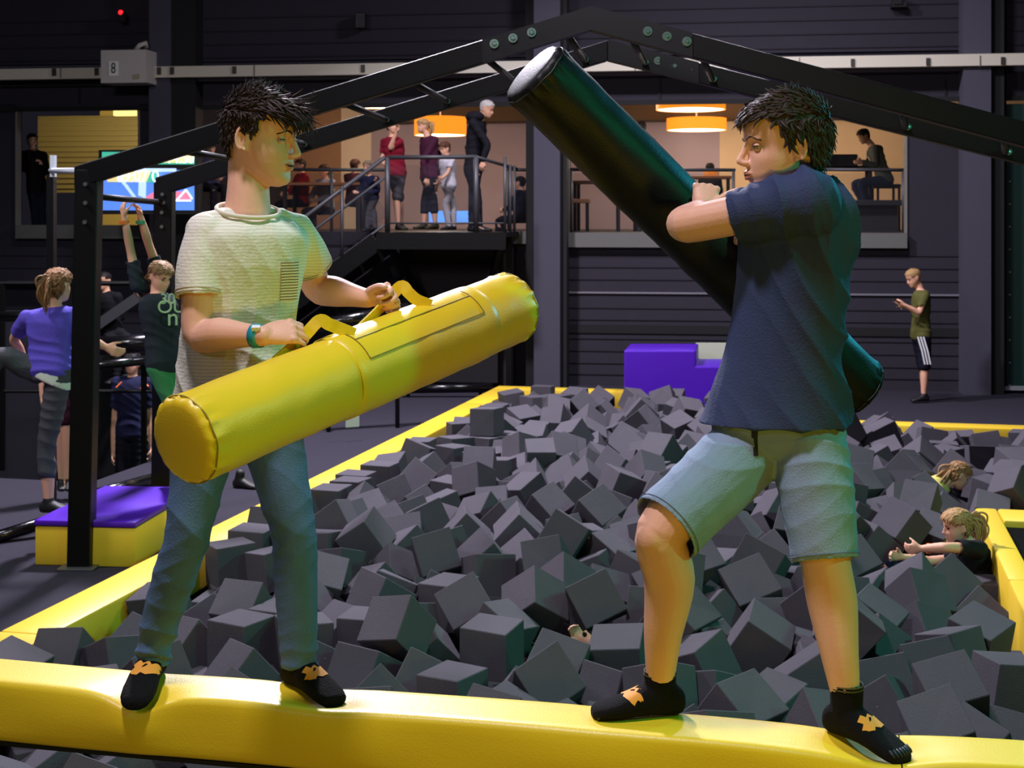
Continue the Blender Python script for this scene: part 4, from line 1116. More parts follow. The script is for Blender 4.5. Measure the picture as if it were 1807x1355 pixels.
def tors(mb, rows, off=0, n=32, e=.88):
    rings = []
    flat_ = crom([[px, py, Y, hw, hd, lat[0], lat[1], tilt] for (px, py, Y, hw, hd, lat, tilt) in rows], 4)
    for (px, py, Y, hw, hd, la, lb, tilt) in flat_:
        l = V((la, lb, 0)).normalized(); d = l.cross(V((0, 0, 1))); d = (d + V((0, 0, tilt))).normalized()
        rings.append(ellring(P(px, py, Y), l, d, hw + off, hd + off, n, e))
    mb.loft(rings)
rowsA = [(420, 760, Y0, .13, .10, LatA, 0), (420, 720, Y0, .168, .115, LatA, 0), (419, 670, Y0, .168, .115, LatA, 0), (419, 610, Y0, .155, .108, LatA, 0), (426, 540, Y0, .155, .108, LatA, 0),
         (432, 470, Y0, .165, .112, LatA, 0), (436, 420, Y0, .170, .105, LatA, 0), (437, 392, Y0, .135, .088, LatA, -.15), (437, 376, Y0, .085, .072, LatA, -.25)]
tors(b, rowsA, -.008)
for sh, el, wr in ((shR, elR, wrR), (shL, elL, wrL)):
    limb(b, [sh + V((0, 0, -.012)), sh.lerp(el, .5), el, el.lerp(wr, .32), el.lerp(wr, .7), wr], [.044, .050, .043, .046, .034, .027], k=4, n=18)
for hp, kn, an in ((hpR, knR, anR), (hpL, knL, anL)):
    limb(b, [hp, hp.lerp(kn, .5), kn, kn.lerp(an, .3), an], [.085, .068, .048, .048, .030], k=3, n=14)
foot(b, anR, tdR, BZ + .010, .78, 0, .03); foot(b, anL, tdL, BZ + .010, .78, 0, .02)
hand(b, wrR, (HR - wrR) + V((.02, .0, -.006)), (.1, .75, -.65), (0, .2, .9), 1.0, curl=(38, 75, 50), tcurl=20, tout=30)
hand(b, wrL, (HL - wrL) + V((.0, .0, -.012)), (.1, -.8, -.45), (0, -.1, .9), 1.0, curl=(52, 85, 55), tcurl=18, tout=28)
body = fuse(b, .0038, 3, SKIN, 'body', root)
BRN = hairmat('dark_brown_hair', (46, 32, 30))
face_details(root, body, H, gaze=(.45, 1, -.10), browm=mat('brow_dark', (40, 28, 20), .8), smile=.0035)
def keepA(p):
    if p.y > .045: return p.z > .066
    if p.y > .008: return p.z > (.066 - (.045 - p.y) * 2.0)
    if p.y > -.03: return p.z > .010 + 0 * p.y if abs(p.x) > .05 else p.z > 0
    return p.z > -.052 + max(0, p.y + .06) * 1.6
def combA(p, n): return V((p.x * 2, .9 if p.z > .05 else .1, (.35 if p.y < .03 else -.05) if p.z > .06 else -.6))
hair_short('hair', H, BRN, root, 2600, keepA, combA, lambda p: (.036 if p.z > .055 else .018) + (.046 if p.y > .03 and p.z > .06 else 0), .0034, .36, .34, 5, .009, z0=-.055)
# T-shirt
TEE = stripe_mat('pale_tee', (224, 220, 204), (200, 196, 176), 2, 110, .30, soft=.15, wob=.012)
c = MB(); tors(c, rowsA[1:], .010)
limb(c, [shR + V((.0, 0, -.004)), (shR + shL) / 2 + V((0, 0, .022)), shL + V((0, 0, -.004))], [.052, .054, .052], k=4, n=18)
limb(c, [shR + V((.018, 0, -.012)), shR.lerp(elR, .35) , shR.lerp(elR, .66)], [.064, .067, .068], k=4, n=24, hollow=.006)
limb(c, [shL + V((-.01, 0, -.012)), shL.lerp(elL, .35), shL.lerp(elL, .66) + V((.005, 0, .0))], [.064, .067, .068], k=4, n=24, hollow=.006)
lowm = lambda p: .25 + 1.1 * np.clip((2.05 - p[:, 2]) / .3, 0, 1)
tee = fuse(c, .0045, 3, TEE, 'tshirt', root, sumf(folds((.5, .2, 1), 42, .007, 3, mask=lowm), folds((1, .4, .35), 36, .0045, 8)))
col = MB(); rr = []
cc_ = P(438, 371, 4.01); dn = (FA + V((0, 0, -.28))).normalized()
for t in np.linspace(0, 2 * math.pi, 40): rr.append(cc_ + LatA * math.cos(t) * .089 + dn * math.sin(t) * .080)
col.tube(rr, .0065, 8, cap=False); col.build('collar', mat('tee_rib', (214, 208, 188), .85), tee, smooth=True)
PK = stripe_mat('pocket_stripe', (222, 216, 196), (120, 72, 52), 2, 125, .36, wob=.004)
po = P(506, 495, 4.0)
decal('chest_pocket', tee, [(-.030, -.055), (.030, -.055), (.031, .056), (-.030, .056)], po, V((.93, .3, 0)), V((0, 0, 1)), V((-.45, .88, 0)), PK, tee, off=.0028, sub=8)
for sh, el, r in ((shR, elR, .0685), (shL, elL, .0695)):
    hm = MB(); d = (el - sh).normalized(); u = d.orthogonal().normalized(); w = d.cross(u)
    for q in (.60, .63): hm.tube([sh.lerp(el, q) + (u * math.cos(t) + w * math.sin(t)) * (r - .0006) for t in np.linspace(0, 6.2832, 30)], .0014, 5, cap=False)
    hm.build('sleeve_hem', mat('hem_line', (175, 155, 130), .85), tee, smooth=True)
# wristband
wb_ = MB(); d = (wrR - elR).normalized(); cwr = elR.lerp(wrR, .90); u = d.orthogonal().normalized(); w = d.cross(u); rgs = []
for x, r in ((-.012, .0315), (-.0115, .0335), (.0115, .0315), (.012, .0295)): rgs.append([cwr + d * x + (u * math.cos(t) + w * math.sin(t)) * r for t in np.linspace(0, 6.2832, 33)[:-1]])
wb_.loft(rgs); wb_.build('wristband', mat('teal_band', (35, 140, 160), .4), root, smooth=True)
wl = MB(); wl.box(cwr + V((0, -.026, .022)), (.022, .012, .014), Matrix.Rotation(.6, 3, 'X')); wl.build('wristband_clasp', mat('band_clasp', (225, 230, 235), .4), root)
# jeans
DEN = mat('washed_denim', (78, 104, 138), .8, spec=.2, bump=.3, bscale=220, var=.22, vscale=14)
c = MB(); tors(c, [(420, 775, Y0, .10, .09, LatA, 0), (420, 745, Y0, .160, .115, LatA, 0), (420, 705, Y0, .172, .122, LatA, 0), (420, 660, Y0, .166, .118, LatA, 0)], 0)
for hp, kn, an in ((hpR, knR, anR), (hpL, knL, anL)):
    limb(c, [hp, hp.lerp(kn, .45), kn, kn.lerp(an, .35), kn.lerp(an, .75), V((an.x, an.y, BZ + .045)) ], [.098, .082, .0655, .062, .056, .052], k=5, n=22, hollow=.006)
kz1, kz2, az = knR.z, knL.z, BZ + .07
def jm(p):
    z = p[:, 2]; return .35 + .9 * np.exp(-((z - kz1 + .02) / .12) ** 2) + 1.2 * np.exp(-((z - az) / .10) ** 2)
jo = fuse(c, .0045, 3, DEN, 'jeans', root, sumf(folds((.35, .1, 1), 40, .0046, 21, warp=1.9, mask=jm), folds((-.5, .1, .8), 62, .0022, 5, warp=1.5, mask=jm)))
sock(root, anR, tdR, BZ - .006, .94, .036, .02, claws=False); sock(root, anL, tdL, BZ - .006, .94, .022, .02, claws=False)

# ================================================================ boy in navy
root = empty('person', PZ(1350, BZ, 3.66)); tag(root, 'teenage boy in navy T-shirt and faded denim shorts hugging the black tube', 'person')
H = head_matrix(P(1383, 258, 3.74), -84, -3, 0, 1.17)
Y1 = 3.75
shL, elL, wrL = P(1418, 356, 3.63), P(1216, 396, 3.78), P(1240, 366, 3.98)
shR, elR, wrR = P(1362, 365, 3.90), P(1385, 480, 4.02), P(1345, 440, 4.14)
hpR, hpL = P(1328, 785, 3.76), P(1430, 788, 3.70)
knR, knL = P(1168, 938, 3.60), P(1456, 985, 3.62)
anR, anL = PZ(1165, BZ + .085, 3.72), PZ(1494, BZ + .075, 3.60)
tdR, tdL = V((-1, -.12, 0)), V((.62, -.78, 0))
for a, td, dp in ((anR, tdR, .004), (anL, tdL, .03)):
    s, t = st_of(a + td.normalized() * .04); DENTS.append((s, t, .10, dp * .45))
    s, t = st_of(a + td.normalized() * .13); DENTS.append((s, t, .09, dp * .8))
    DENTS.append((s, t, .26, dp * .5))
b = MB(); head_parts(b, H)
nb = P(1412, 350, 3.76)
limb(b, [nb - V((0, 0, .05)), nb.lerp(H @ V((0, -.03, -.07)), .5), H @ V((0, -.032, -.07)), H @ V((0, -.03, -.03))], [.072, .064, .062, .06], k=3, n=20)
rowsB = [(1385, 800, Y1, .12, .10, (.95, -.3), 0), (1369, 748, Y1, .196, .138, (.96, -.28), 0), (1375, 690, Y1, .172, .118, (.88, -.45), 0), (1383, 620, Y1, .152, .106, (.78, -.62), 0), (1395, 540, Y1, .150, .110, (.68, -.73), 0),
         (1402, 470, Y1, .155, .115, (.6, -.8), 0), (1407, 410, Y1, .160, .115, (.6, -.8), 0), (1411, 365, Y1, .150, .105, (.6, -.8), 0), (1412, 335, Y1, .115, .085, (.6, -.8), 0), (1410, 315, Y1, .072, .066, (.6, -.8), 0)]
tors(b, [(x, y, Y, a if y != 748 else .160, d if y != 748 else .11, l, t) for (x, y, Y, a, d, l, t) in rowsB[:9]], -.012)
limb(b, [shL, shL.lerp(elL, .5), elL + V((-.006, 0, 0)), elL.lerp(wrL, .35), elL.lerp(wrL, .7), wrL], [.062, .054, .050, .046, .036, .028], k=4, n=18)
limb(b, [shR, shR.lerp(elR, .5), elR, elR.lerp(wrR, .5), wrR], [.055, .05, .043, .038, .028], k=3, n=14)
cfR = knR.lerp(anR, .32) + V((.022, .01, 0)); cfL = knL.lerp(anL, .32) + V((.004, .015, 0))
limb(b, [hpR, hpR.lerp(knR, .5), knR, cfR, knR.lerp(anR, .68) + V((.006, 0, 0)), anR + V((0, 0, .0))], [.090, .080, .066, .066, .050, .036], k=5, n=22)
limb(b, [hpL, hpL.lerp(knL, .5), knL, cfL, knL.lerp(anL, .68), anL], [.090, .080, .064, .064, .048, .035], k=5, n=22)
b.sphere(knR + V((-.022, -.02, -.012)), (.045, .045, .05), n=16)
foot(b, anR, tdR, BZ + .012, .80, 0, .004); foot(b, anL, tdL, BZ - .002, .80, 0, .025)
hand(b, wrL, (.22, .55, .72), (.0, .8, -.6), (1, 0, .2), .95, curl=(62, 75, 50), tcurl=-15, tout=50, tn=-.25, fcurl=[(48, 70, 50), (58, 75, 50), (66, 75, 50), (76, 75, 50)])
hand(b, wrR, (-.5, .3, .5), (0, .9, .2), (0, 0, 1), 1.0)
body = fuse(b, .0038, 3, SKIN, 'body', root)
face_details(root, body, H, gaze=(-.45, 1, -.15), browm=mat('brow_dark', (40, 28, 20), .8), lid=7)
def keepB(p):
    if p.y > .045: return p.z > .062
    if p.y > .008: return p.z > (.062 - (.045 - p.y) * 1.8)
    if p.y > -.03: return p.z > .014 if abs(p.x) > .05 else p.z > 0
    return p.z > -.072 + max(0, p.y + .06) * 2.0
def combB(p, n): return V((p.x * 2, .75 if p.z > .055 else -.25, (.15 if p.y < .04 else .1) if p.z > .06 else -.75))
BRB = hairmat('brown_wavy_hair', (52, 40, 34))
hair_short('hair', H, BRB, root, 2600, keepB, combB, lambda p: (.036 if p.z > .05 else .032), .0036, .30, .32, 9, .011, z0=-.075)
NAVY = mat('navy_cotton', (46, 58, 92), .75, spec=.25, bump=.25, bscale=160, var=.06, vscale=8)
c = MB(); tors(c, rowsB[1:], .010)
limb(c, [shL, (shL + shR) / 2 + V((0, 0, .0)), shR], [.078, .078, .062], k=4, n=18)
limb(c, [shL + V((.02, .0, -.005)), shL.lerp(elL, .3) + V((0, 0, -.006)), shL.lerp(elL, .56) + V((0, 0, -.010))], [.098, .088, .080], k=4, n=26, flat=[1, .95, .9], hollow=.006)
limb(c, [shR, shR.lerp(elR, .55)], [.07, .072], k=3, n=20, hollow=.006)
tm = lambda p: .45 + .75 * np.clip((p[:, 0] - P(1350, 0, 3.75).x) / .15, 0, 1)
tee = fuse(c, .0045, 3, NAVY, 'tshirt', root, sumf(folds((.86, .25, .46), 30, .0105, 13, warp=.8, mask=tm), folds((.9, -.2, .35), 47, .005, 17, warp=.8)))
col = MB(); cc_ = P(1404, 322, 3.74); fB = V((-.8, -.6, 0)).normalized(); lB = V((.6, -.8, 0))
dn = (fB + V((0, 0, -.35))).normalized()
col.tube([cc_ + lB * math.cos(t) * .080 + dn * math.sin(t) * .078 for t in np.linspace(0, 2 * math.pi, 40)], .006, 8, cap=False); col.build('collar', NAVY, tee, smooth=True)
SHT = mat('faded_denim', (126, 146, 168), .8, spec=.2, bump=.3, bscale=220, var=.16, vscale=14)
c = MB(); tors(c, [(1378, 800, Y1, .12, .1, (.95, -.3), 0), (1376, 778, Y1, .168, .118, (.95, -.3), 0), (1372, 745, Y1, .176, .118, (.96, -.28), 0), (1374, 705, Y1, .166, .112, (.93, -.35), 0)], 0)
limb(c, [hpR, hpR.lerp(knR, .35), hpR.lerp(knR, .72), hpR.lerp(knR, .97)], [.100, .104, .098, .100], k=5, n=26, hollow=.006)
limb(c, [hpL, hpL.lerp(knL, .35), hpL.lerp(knL, .72), hpL.lerp(knL, 1.02)], [.098, .100, .092, .086], k=5, n=26, hollow=.006)
so = fuse(c, .0045, 3, SHT, 'denim_shorts', root, sumf(folds((.45, .1, 1), 30, .0026, 31, warp=2.2), folds((-.6, .1, .8), 60, .0014, 37, warp=2.0)))
FL = mat('denim_stitch', (95, 110, 130), .8)
decal('fly', so, [(-.006, -.05), (.006, -.05), (.010, .06), (-.008, .06)], P(1338, 775, 3.6), V((1, 0, 0)), V((0, 0, 1)), V((0, 1, 0)), mat('fly_dark', (22, 24, 32), .8), so, off=.002, sub=4)
decal('pocket_seam', so, [(-.06, .03), (-.056, .012), (-.035, -.006), (0, -.012), (.05, -.012), (.05, -.016), (-.002, -.016), (-.038, -.010), (-.062, .010), (-.066, .03)], P(1468, 758, 3.5), V((1, 0, 0)), V((0, 0, 1)), V((0, 1, 0)), mat('pocket_dark', (40, 60, 70), .8), so, off=.0025, sub=3)
for a, bb, f, r in ((hpR, knR, .93, .1005), (hpL, knL, .975, .0885)):
    hm = MB(); d = (bb - a).normalized(); u = d.orthogonal().normalized(); w = d.cross(u); cen = a.lerp(bb, f)
    hm.tube([cen + (u * math.cos(t) + w * math.sin(t)) * r for t in np.linspace(0, 6.2832, 36)], .0014, 5, cap=False)
    hm.build('hem_stitching', FL, so, smooth=True)
sock(root, anR, tdR, BZ + .001, .96, .004, .030, lr=1.08); sock(root, anL, tdL, BZ - .014, .95, .028, .045, lr=1.08)

sjoin = st_of(PZ(1588, 1, 3.5))[0]
build_beam(-3.4, sjoin, 'battle_beam', 'long yellow padded beam at the front carrying both boys, above the foam pit')
build_beam(sjoin + .004, 2.9, 'battle_beam', 'end section of the yellow front beam right of the standing boys')

# ================================================================ people around
def gfloor(Y): return GZ
BKP = []
F = figure
# phone man
def phone(root, j, H, bo):
    m = MB(); m.box(j['haL'] + V((-.10, -.03, .05)), (.075, .14, .01), Matrix.Rotation(.5, 3, 'Y'), bev=.003)
    o = m.build('smartphone', mat('phone_black', (15, 15, 18), .3)); tag(o, 'dark smartphone held up by the man in the olive shirt', 'phone')
    s = MB()
    for q in (-.03, 0, .03): s.box((0, 0, 0), (.001, .014, .36)); s.v[-8:] = [tuple(V(v) + P(1622, 617, 17.62) + V((q, 0, 0)) + V((0, -.14, 0))) for v in s.v[-8:]]
    a = s.build('tmp', DARK); bpy.data.objects.remove(a)
    for q in (-.035, 0, .035):
        m = MB(); m.tube([P(1617, 592, 17.7) + V((q, -.19, 0)), P(1624, 617, 17.7) + V((q, -.20, 0)), P(1629, 640, 17.7) + V((q, -.195, 0))], .011, 5); m.build('side_stripe', mat('stripe_white', (230, 230, 235), .6), root)
F('man in olive T-shirt and dark shorts with white stripes looking at a phone', 17.7, dict(head=(1612, 490), neck=(1625, 513), hip=(1625, 592), shL=(1632, 522, -.16), elL=(1622, 552, -.2), haL=(1596, 538, -.22), shR=(1632, 520, .16), elR=(1620, 552, .18), haR=(1596, 540, .05), knL=(1632, 650, -.05), anL=(1630, 698, -.05), knR=(1630, 650, .12), anR=(1631, 697, .12)),
  yaw=-78, hpitch=-22, k=.95, top=((84, 84, 42), 'short'), bottom=((18, 18, 34), 'shorts'), hair=((165, 130, 85), 'crop'), extra=phone, hs=1.05)
# ponytailed girl on the box
F('girl in purple T-shirt and grey leggings seen from behind, one leg raised', 9.85, dict(head=(103, 503), neck=(93, 543), hip=(86, 655), shL=(48, 562), elL=(25, 598, .15), haL=(45, 640, .3), shR=(125, 556), elR=(160, 600, -.05), haR=(186, 612, -.05), knL=(2, 628, -.1), anL=(-70, 720, -.05), knR=(82, 790), anR=(86, 885)),
  yaw=168, hyaw=160, k=.97, top=((92, 80, 190), 'short'), bottom=((72, 72, 78), 'capri'), hair=((130, 92, 58), 'pony'), vox=.009, toe={'R': (1, -.1, 0), 'L': (-1, -.3, 0)}, hs=1.05,
  extra=lambda root, j, H, bo: (fuse((lambda m: (m.loft([ellring(P(92, y, 9.85), V((1, 0, -.45)).normalized(), V((0, 1, 0)), w, .115, 24) for y, w in ((650, .142), (662, .150), (674, .146))]), m)[1])(MB()), .01, 1, mat('white_hem', (205, 215, 200), .8), 'undershirt', root)))
# hanging girl
def hang(root, j, H, bo):
    root['t'] = 0; del root['t']
    SG = mat('pale_green_print', (165, 195, 150), .7)
    for s, x, y, sz in (('JUST', 288, 523, .10), ('DO', 302, 541, .13), ('IT', 305, 560, .12)):
        pass
    for s, x, y, sz in (('30', 296, 528, .105), ('OU', 303, 542, .13), ('n', 305, 561, .17)):
        text_obj('print', s, sz, SG, root, P(x, y, 9.93), V((.92, .3, 0)), (0, 0, 1), extr=.003)
    for q, cc in ((j['haL'], (50, 150, 110)), (j['haR'], (235, 120, 50))):
        m = MB(); m.tube([q - V((0, 0, .03)), q - V((0, 0, .055))], .034, 12); m.build('wristband', mat('band_%d' % cc[0], cc, .5), root)
F('smiling girl in dark speckled T-shirt hanging by both arms from a bar', 10.15, dict(head=(283, 487), neck=(277, 520), hip=(293, 645), shR=(243, 505), elR=(230, 440), haR=(219, 382), shL=(288, 503, .2), elL=(262, 430, .15), haL=(248, 382, .1), knL=(325, 735), anL=(300, 800, .4), knR=(320, 742), anR=(300, 810, .4)),
  yaw=45, hyaw=52, hpitch=-22, k=.86, top=((34, 42, 48), 'short'), bottom=((60, 130, 80), 'shorts'), hair=((135, 105, 70), 'long'), vox=.009, hs=1.1, extra=hang)
# man in navy shirt
def navy(root, j, H, bo):
    for a, b_ in (((215, 674), (205, 684)), ((252, 672), (262, 682))):
        m = MB(); m.tube([P(a[0], a[1], 14.82), P(b_[0], b_[1], 14.80)], .010, 6); m.build('piping', mat('orange_piping', (235, 120, 70), .6), root)
    m = MB(); q = P(249, 686, 14.80); m.prism([q + V((-.03, 0, -.03)), q + V((.03, 0, -.03)), q + V((0, 0, .03))], V((0, .01, 0))); m.build('chest_logo', mat('orange_piping', (235, 120, 70), .6), root)
F('dark-haired man in navy shirt with orange shoulder piping standing in the lower area', 15.0, dict(head=(234, 640), neck=(233, 668), hip=(232, 762), haR=(200, 800), elR=(202, 745), haL=(268, 790), elL=(266, 740), knL=(247, 835), anL=(247, 905), knR=(217, 835), anR=(215, 905)),
  yaw=-10, k=1.0, top=((30, 32, 62), 'short'), bottom=((20, 20, 30), 'shorts'), hair=((25, 20, 20), 'short'), extra=navy)
def oj(root, j, H, bo):
    m = MB(); m.tube([P(196, 512, 16.8), P(203, 530, 16.78)], .022, 6); m.build('sleeve_stripe', mat('orange_stripe', (230, 150, 30), .6), root)
F('man in black jacket with orange shoulder stripe sitting on the far left', 17.0, dict(head=(184, 496), neck=(188, 518), hip=(196, 585), elL=(215, 560), haL=(185, 555), elR=(172, 555), haR=(190, 570), knL=(225, 600, -.4), anL=(225, 660, -.4), knR=(205, 610, -.4), anR=(205, 665, -.4)),
  yaw=-25, k=.95, top=((20, 20, 24), 'long'), bottom=((25, 25, 30), 'long'), hair=((30, 24, 22), 'crop'))
F('child in maroon shorts mostly hidden behind the ponytailed girl', 11.6, dict(head=(104, 592), neck=(108, 618), hip=(112, 690), knL=(118, 745), anL=(121, 850), knR=(106, 745), anR=(108, 850)),
  yaw=20, k=.72, top=((30, 26, 40), 'short'), bottom=((60, 22, 38), 'shorts'), hair=((40, 30, 26), 'short'), vox=.012)
# landing people
LYd = 18.9
def fz(px, dz=0): return 0
F('teenager in dark red T-shirt and grey shorts, hand at mouth, on the landing', LYd, dict(head=(692, 222), neck=(693, 242), hip=(699, 306), elL=(688, 262, -.12), haL=(700, 232, -.2), elR=(675, 285), haR=(690, 300), shR=(678, 250, .1), shL=(706, 250, -.1), knL=(700, 352), anL=(703, 397), knR=(706, 352, .2), anR=(708, 397, .2)),
  yaw=35, k=.86, top=((122, 18, 40), 'short'), bottom=((70, 66, 70), 'shorts'), hair=((70, 50, 40), 'short'), shoe=(30, 28, 20), hs=1.0)
F('fair-haired woman in maroon zip jacket and dark capris on the landing', LYd + .1, dict(head=(746, 222), neck=(757, 243), hip=(757, 312), haL=(752, 315, -.15), elL=(747, 285, -.15), elR=(782, 280, .1), haR=(778, 310), knL=(750, 355), anL=(748, 395), knR=(765, 355), anR=(768, 395)),
  yaw=-55, k=.88, top=((66, 24, 48), 'long'), bottom=((26, 28, 40), 'capri'), hair=((190, 150, 100), 'pony'), shoe=(40, 36, 20), hs=.95)
F('boy in pale grey T-shirt and light grey trousers leaning on the landing rail', LYd + .05, dict(head=(785, 262), neck=(788, 278), hip=(792, 328), haL=(776, 318, -.2), elL=(790, 305, -.15), knL=(786, 362), anL=(792, 398), knR=(800, 362, .1), anR=(800, 398, .1)),
  yaw=-50, hpitch=-15, k=.72, top=((190, 186, 195), 'short'), bottom=((165, 160, 165), 'long'), hair=((90, 55, 40), 'short'), hs=1.1)
F('grey-haired man in black hooded jacket looking down from the landing', LYd + .2, dict(head=(859, 192), neck=(843, 213), hip=(835, 300), haR=(852, 285, -.2), elR=(860, 255, -.2), elL=(826, 260), haL=(838, 300), knL=(835, 350), anL=(833, 398), knR=(842, 350), anR=(845, 398)),
  yaw=70, hpitch=-18, k=1.02, top=((22, 21, 28), 'long'), bottom=((26, 26, 38), 'long'), hair=((190, 185, 180), 'crop'), hs=1.0,
  extra=lambda root, j, H, bo: (lambda m: (m.sphere(P(838, 206, LYd + .15), (.13, .12, .08), n=14), m.build('hood', mat('cloth_22_21_28', (22, 21, 28), .8), root, smooth=True)))(MB()))
F('child in navy hooded coat with fair hair at the top of the stairs', 19.35, dict(head=(650, 295), neck=(652, 312), hip=(655, 350), haL=(632, 340, -.2), haR=(662, 318, -.2), knL=(650, 378), anL=(648, 402), knR=(660, 378), anR=(662, 402)),
  yaw=-30, k=.66, top=((26, 30, 58), 'long'), bottom=((80, 76, 82), 'long'), hair=((150, 130, 105), 'short'), hs=1.25)
# seated guests behind the stairs
def seat(label, Y, x, y, k, yaw, top, hair, bottom=((34, 32, 40), 'long'), hp=0):
    sc = FPX / Y; d = 1 if yaw > 0 else -1; s = math.sin(math.radians(yaw)); c = math.cos(math.radians(yaw))
    def q(dx, dz, dy=0): return (x + dx * sc * k, y - dz * sc * k, dy * k)
    F(label, Y, dict(head=q(0, 0), neck=q(-.03 * s, -.16), hip=q(-.06 * s, -.66), elL=q(.2 * c + .1 * s, -.45, -.1 * c), haL=q(.1 * c + .3 * s, -.50, -.3 * c), elR=q(-.2 * c + .1 * s, -.45, -.1 * c), haR=q(-.05 * c + .3 * s, -.5, -.3 * c),
      knL=q(.1 * c + .40 * s, -.70, -.42 * c), anL=q(.1 * c + .42 * s, -1.12, -.4 * c), knR=q(-.1 * c + .40 * s, -.70, -.42 * c), anR=q(-.1 * c + .42 * s, -1.12, -.4 * c)),
      yaw=yaw, k=k, top=top, bottom=bottom, hair=hair, hpitch=hp)
seat('seated guest in bright red top behind the stair rail, beside the left boy\'s mouth', 21.5, 530, 292, .85, -60, ((165, 24, 22), 'long'), ((70, 45, 30), 'short'))
seat('seated guest in pale grey hooded top behind the stair rail', 21.4, 572, 302, .88, -40, ((168, 162, 168), 'long'), ((70, 42, 30), 'short'))
seat('seated guest in dark maroon top behind the stair rail', 21.8, 627, 292, .85, 150, ((70, 22, 32), 'long'), ((75, 42, 32), 'short'))
seat('seated guest in black and yellow jacket beside the charcoal pillar', 20.9, 918, 322, .8, -120, ((26, 28, 44), 'long'), ((25, 22, 24), 'short'))
seat('seated dark-clothed guest behind the front table in the middle gallery opening', 22.5, 1253, 298, .8, 170, ((20, 20, 24), 'long'), ((20, 18, 20), 'short'))
F('guest in black glimpsed just above the raised black tube', 23.5, dict(head=(1132, 226), neck=(1134, 246), hip=(1136, 310), knL=(1128, 355), anL=(1128, 396), knR=(1144, 355), anR=(1144, 396)), yaw=175, k=.95, top=((22, 22, 28), 'long'), bottom=((26, 26, 32), 'long'), hair=((28, 22, 22), 'short'))
seat('seated guest in maroon top left of the scoreboard\'s right edge, behind the left boy\'s neck', 20.8, 372, 262, .85, 20, ((88, 84, 130), 'long'), ((60, 40, 30), 'short'))
F('man in grey sweater and jeans sitting on a high stool in the right gallery opening', 21.3, dict(head=(1524, 240), neck=(1541, 258), hip=(1562, 318), shR=(1552, 262, .12), shL=(1543, 264, -.14), elL=(1545, 292, -.25), haL=(1522, 288, -.3), elR=(1540, 290, .2), haR=(1520, 285, .1), knL=(1520, 322, -.1), anL=(1532, 368, -.1), knR=(1508, 325, .15), anR=(1528, 368, .1)),
  yaw=-75, hpitch=-25, k=.95, top=((100, 104, 92), 'long'), bottom=((52, 62, 92), 'long'), hair=((35, 26, 22), 'short'), shoe=(90, 60, 60))
F('guest in light trousers and trainers almost hidden behind the boy in navy', 21.0, dict(head=(1432, 262), neck=(1434, 280), hip=(1440, 330), knL=(1466, 330, -.1), anL=(1484, 368, -.1), knR=(1460, 332, .1), anR=(1474, 372, .1)),
  yaw=60, k=.85, top=((40, 40, 50), 'long'), bottom=((95, 100, 115), 'long'), hair=((40, 30, 26), 'short'), shoe=(120, 120, 130))
F('man in black with folded arms standing in the far left opening', 21.5, dict(head=(57, 248), neck=(58, 268), hip=(66, 335), haL=(74, 290, -.25), elL=(84, 308, -.1), haR=(56, 262, -.25), elR=(42, 300, -.1), knL=(74, 368), anL=(76, 398), knR=(60, 368), anR=(62, 398)),
  yaw=35, k=.92, top=((18, 17, 20), 'long'), bottom=((30, 34, 52), 'long'), hair=((28, 20, 18), 'short'))
# people in the foam
F('fair-haired girl in black top and jeans leaning back against the yellow edge', 9.35, dict(head=(1689, 928), neck=(1714, 962), hip=(1725, 1055), shL=(1728, 968, -.20), elL=(1672, 966, -.30), haL=(1626, 968, -.22), shR=(1712, 985, .12), elR=(1640, 990, .1), haR=(1592, 983, .05), knL=(1602, 1008, -.12), anL=(1625, 1095, -.15), knR=(1572, 996, .1), anR=(1600, 1080, .1)),
  yaw=-85, hpitch=-8, k=.92, top=((24, 23, 27), 'short'), bottom=((34, 44, 72), 'long'), hair=((170, 130, 85), 'pony'), vox=.009, hs=1.08,
  extra=lambda root, j, H, bo: (lambda m: (m.tube([j['haL'] + V((.035, 0, 0)), j['haL'] + V((.055, 0, 0))], .034, 12), m.build('wristband', mat('band_orange', (240, 120, 60), .5), root)))(MB()))
F('girl with brown ponytail in yellow and white top half buried in the foam', 11.4, dict(head=(1692, 838), neck=(1668, 852), hip=(1590, 895), shL=(1655, 866, -.12), shR=(1662, 852, .18), elL=(1650, 905, -.2), haL=(1670, 915, -.2), knL=(1540, 915), anL=(1490, 930), knR=(1540, 905, .2), anR=(1490, 915, .2)),
  yaw=120, hyaw=100, hpitch=-30, k=.85, top=((215, 205, 110), 'short'), bottom=((60, 62, 80), 'long'), hair=((150, 112, 72), 'long'), vox=.010, hs=1.1)
F('person lying in the foam behind the right boy\'s shin with one hand raised', 7.5, dict(head=(1172, 1075), neck=(1180, 1105), hip=(1165, 1185), shL=(1160, 1120, -.05), elL=(1112, 1143, -.1), haL=(1052, 1137, -.05), shR=(1140, 1105, .1), elR=(1050, 1172, 0), haR=(1026, 1132, 0), knL=(1110, 1210, .2), anL=(1150, 1250, .2), knR=(1140, 1230, .3), anR=(1180, 1260, .3)),
  yaw=-80, k=.85, top=((110, 130, 130), 'long'), bottom=((40, 44, 50), 'long'), hair=((90, 70, 50), 'short'), vox=.009)

m = MB(); foot(m, P(424, 838, 12.1), V((.9, -.4, 0)), .0, 1.0, .006)
tag(fuse(m, .01, 1, mat('stray_shoe', (22, 20, 18), .6), 'shoe'), 'small black shoe on the dark floor seen between the left boy\'s thighs', 'shoe')
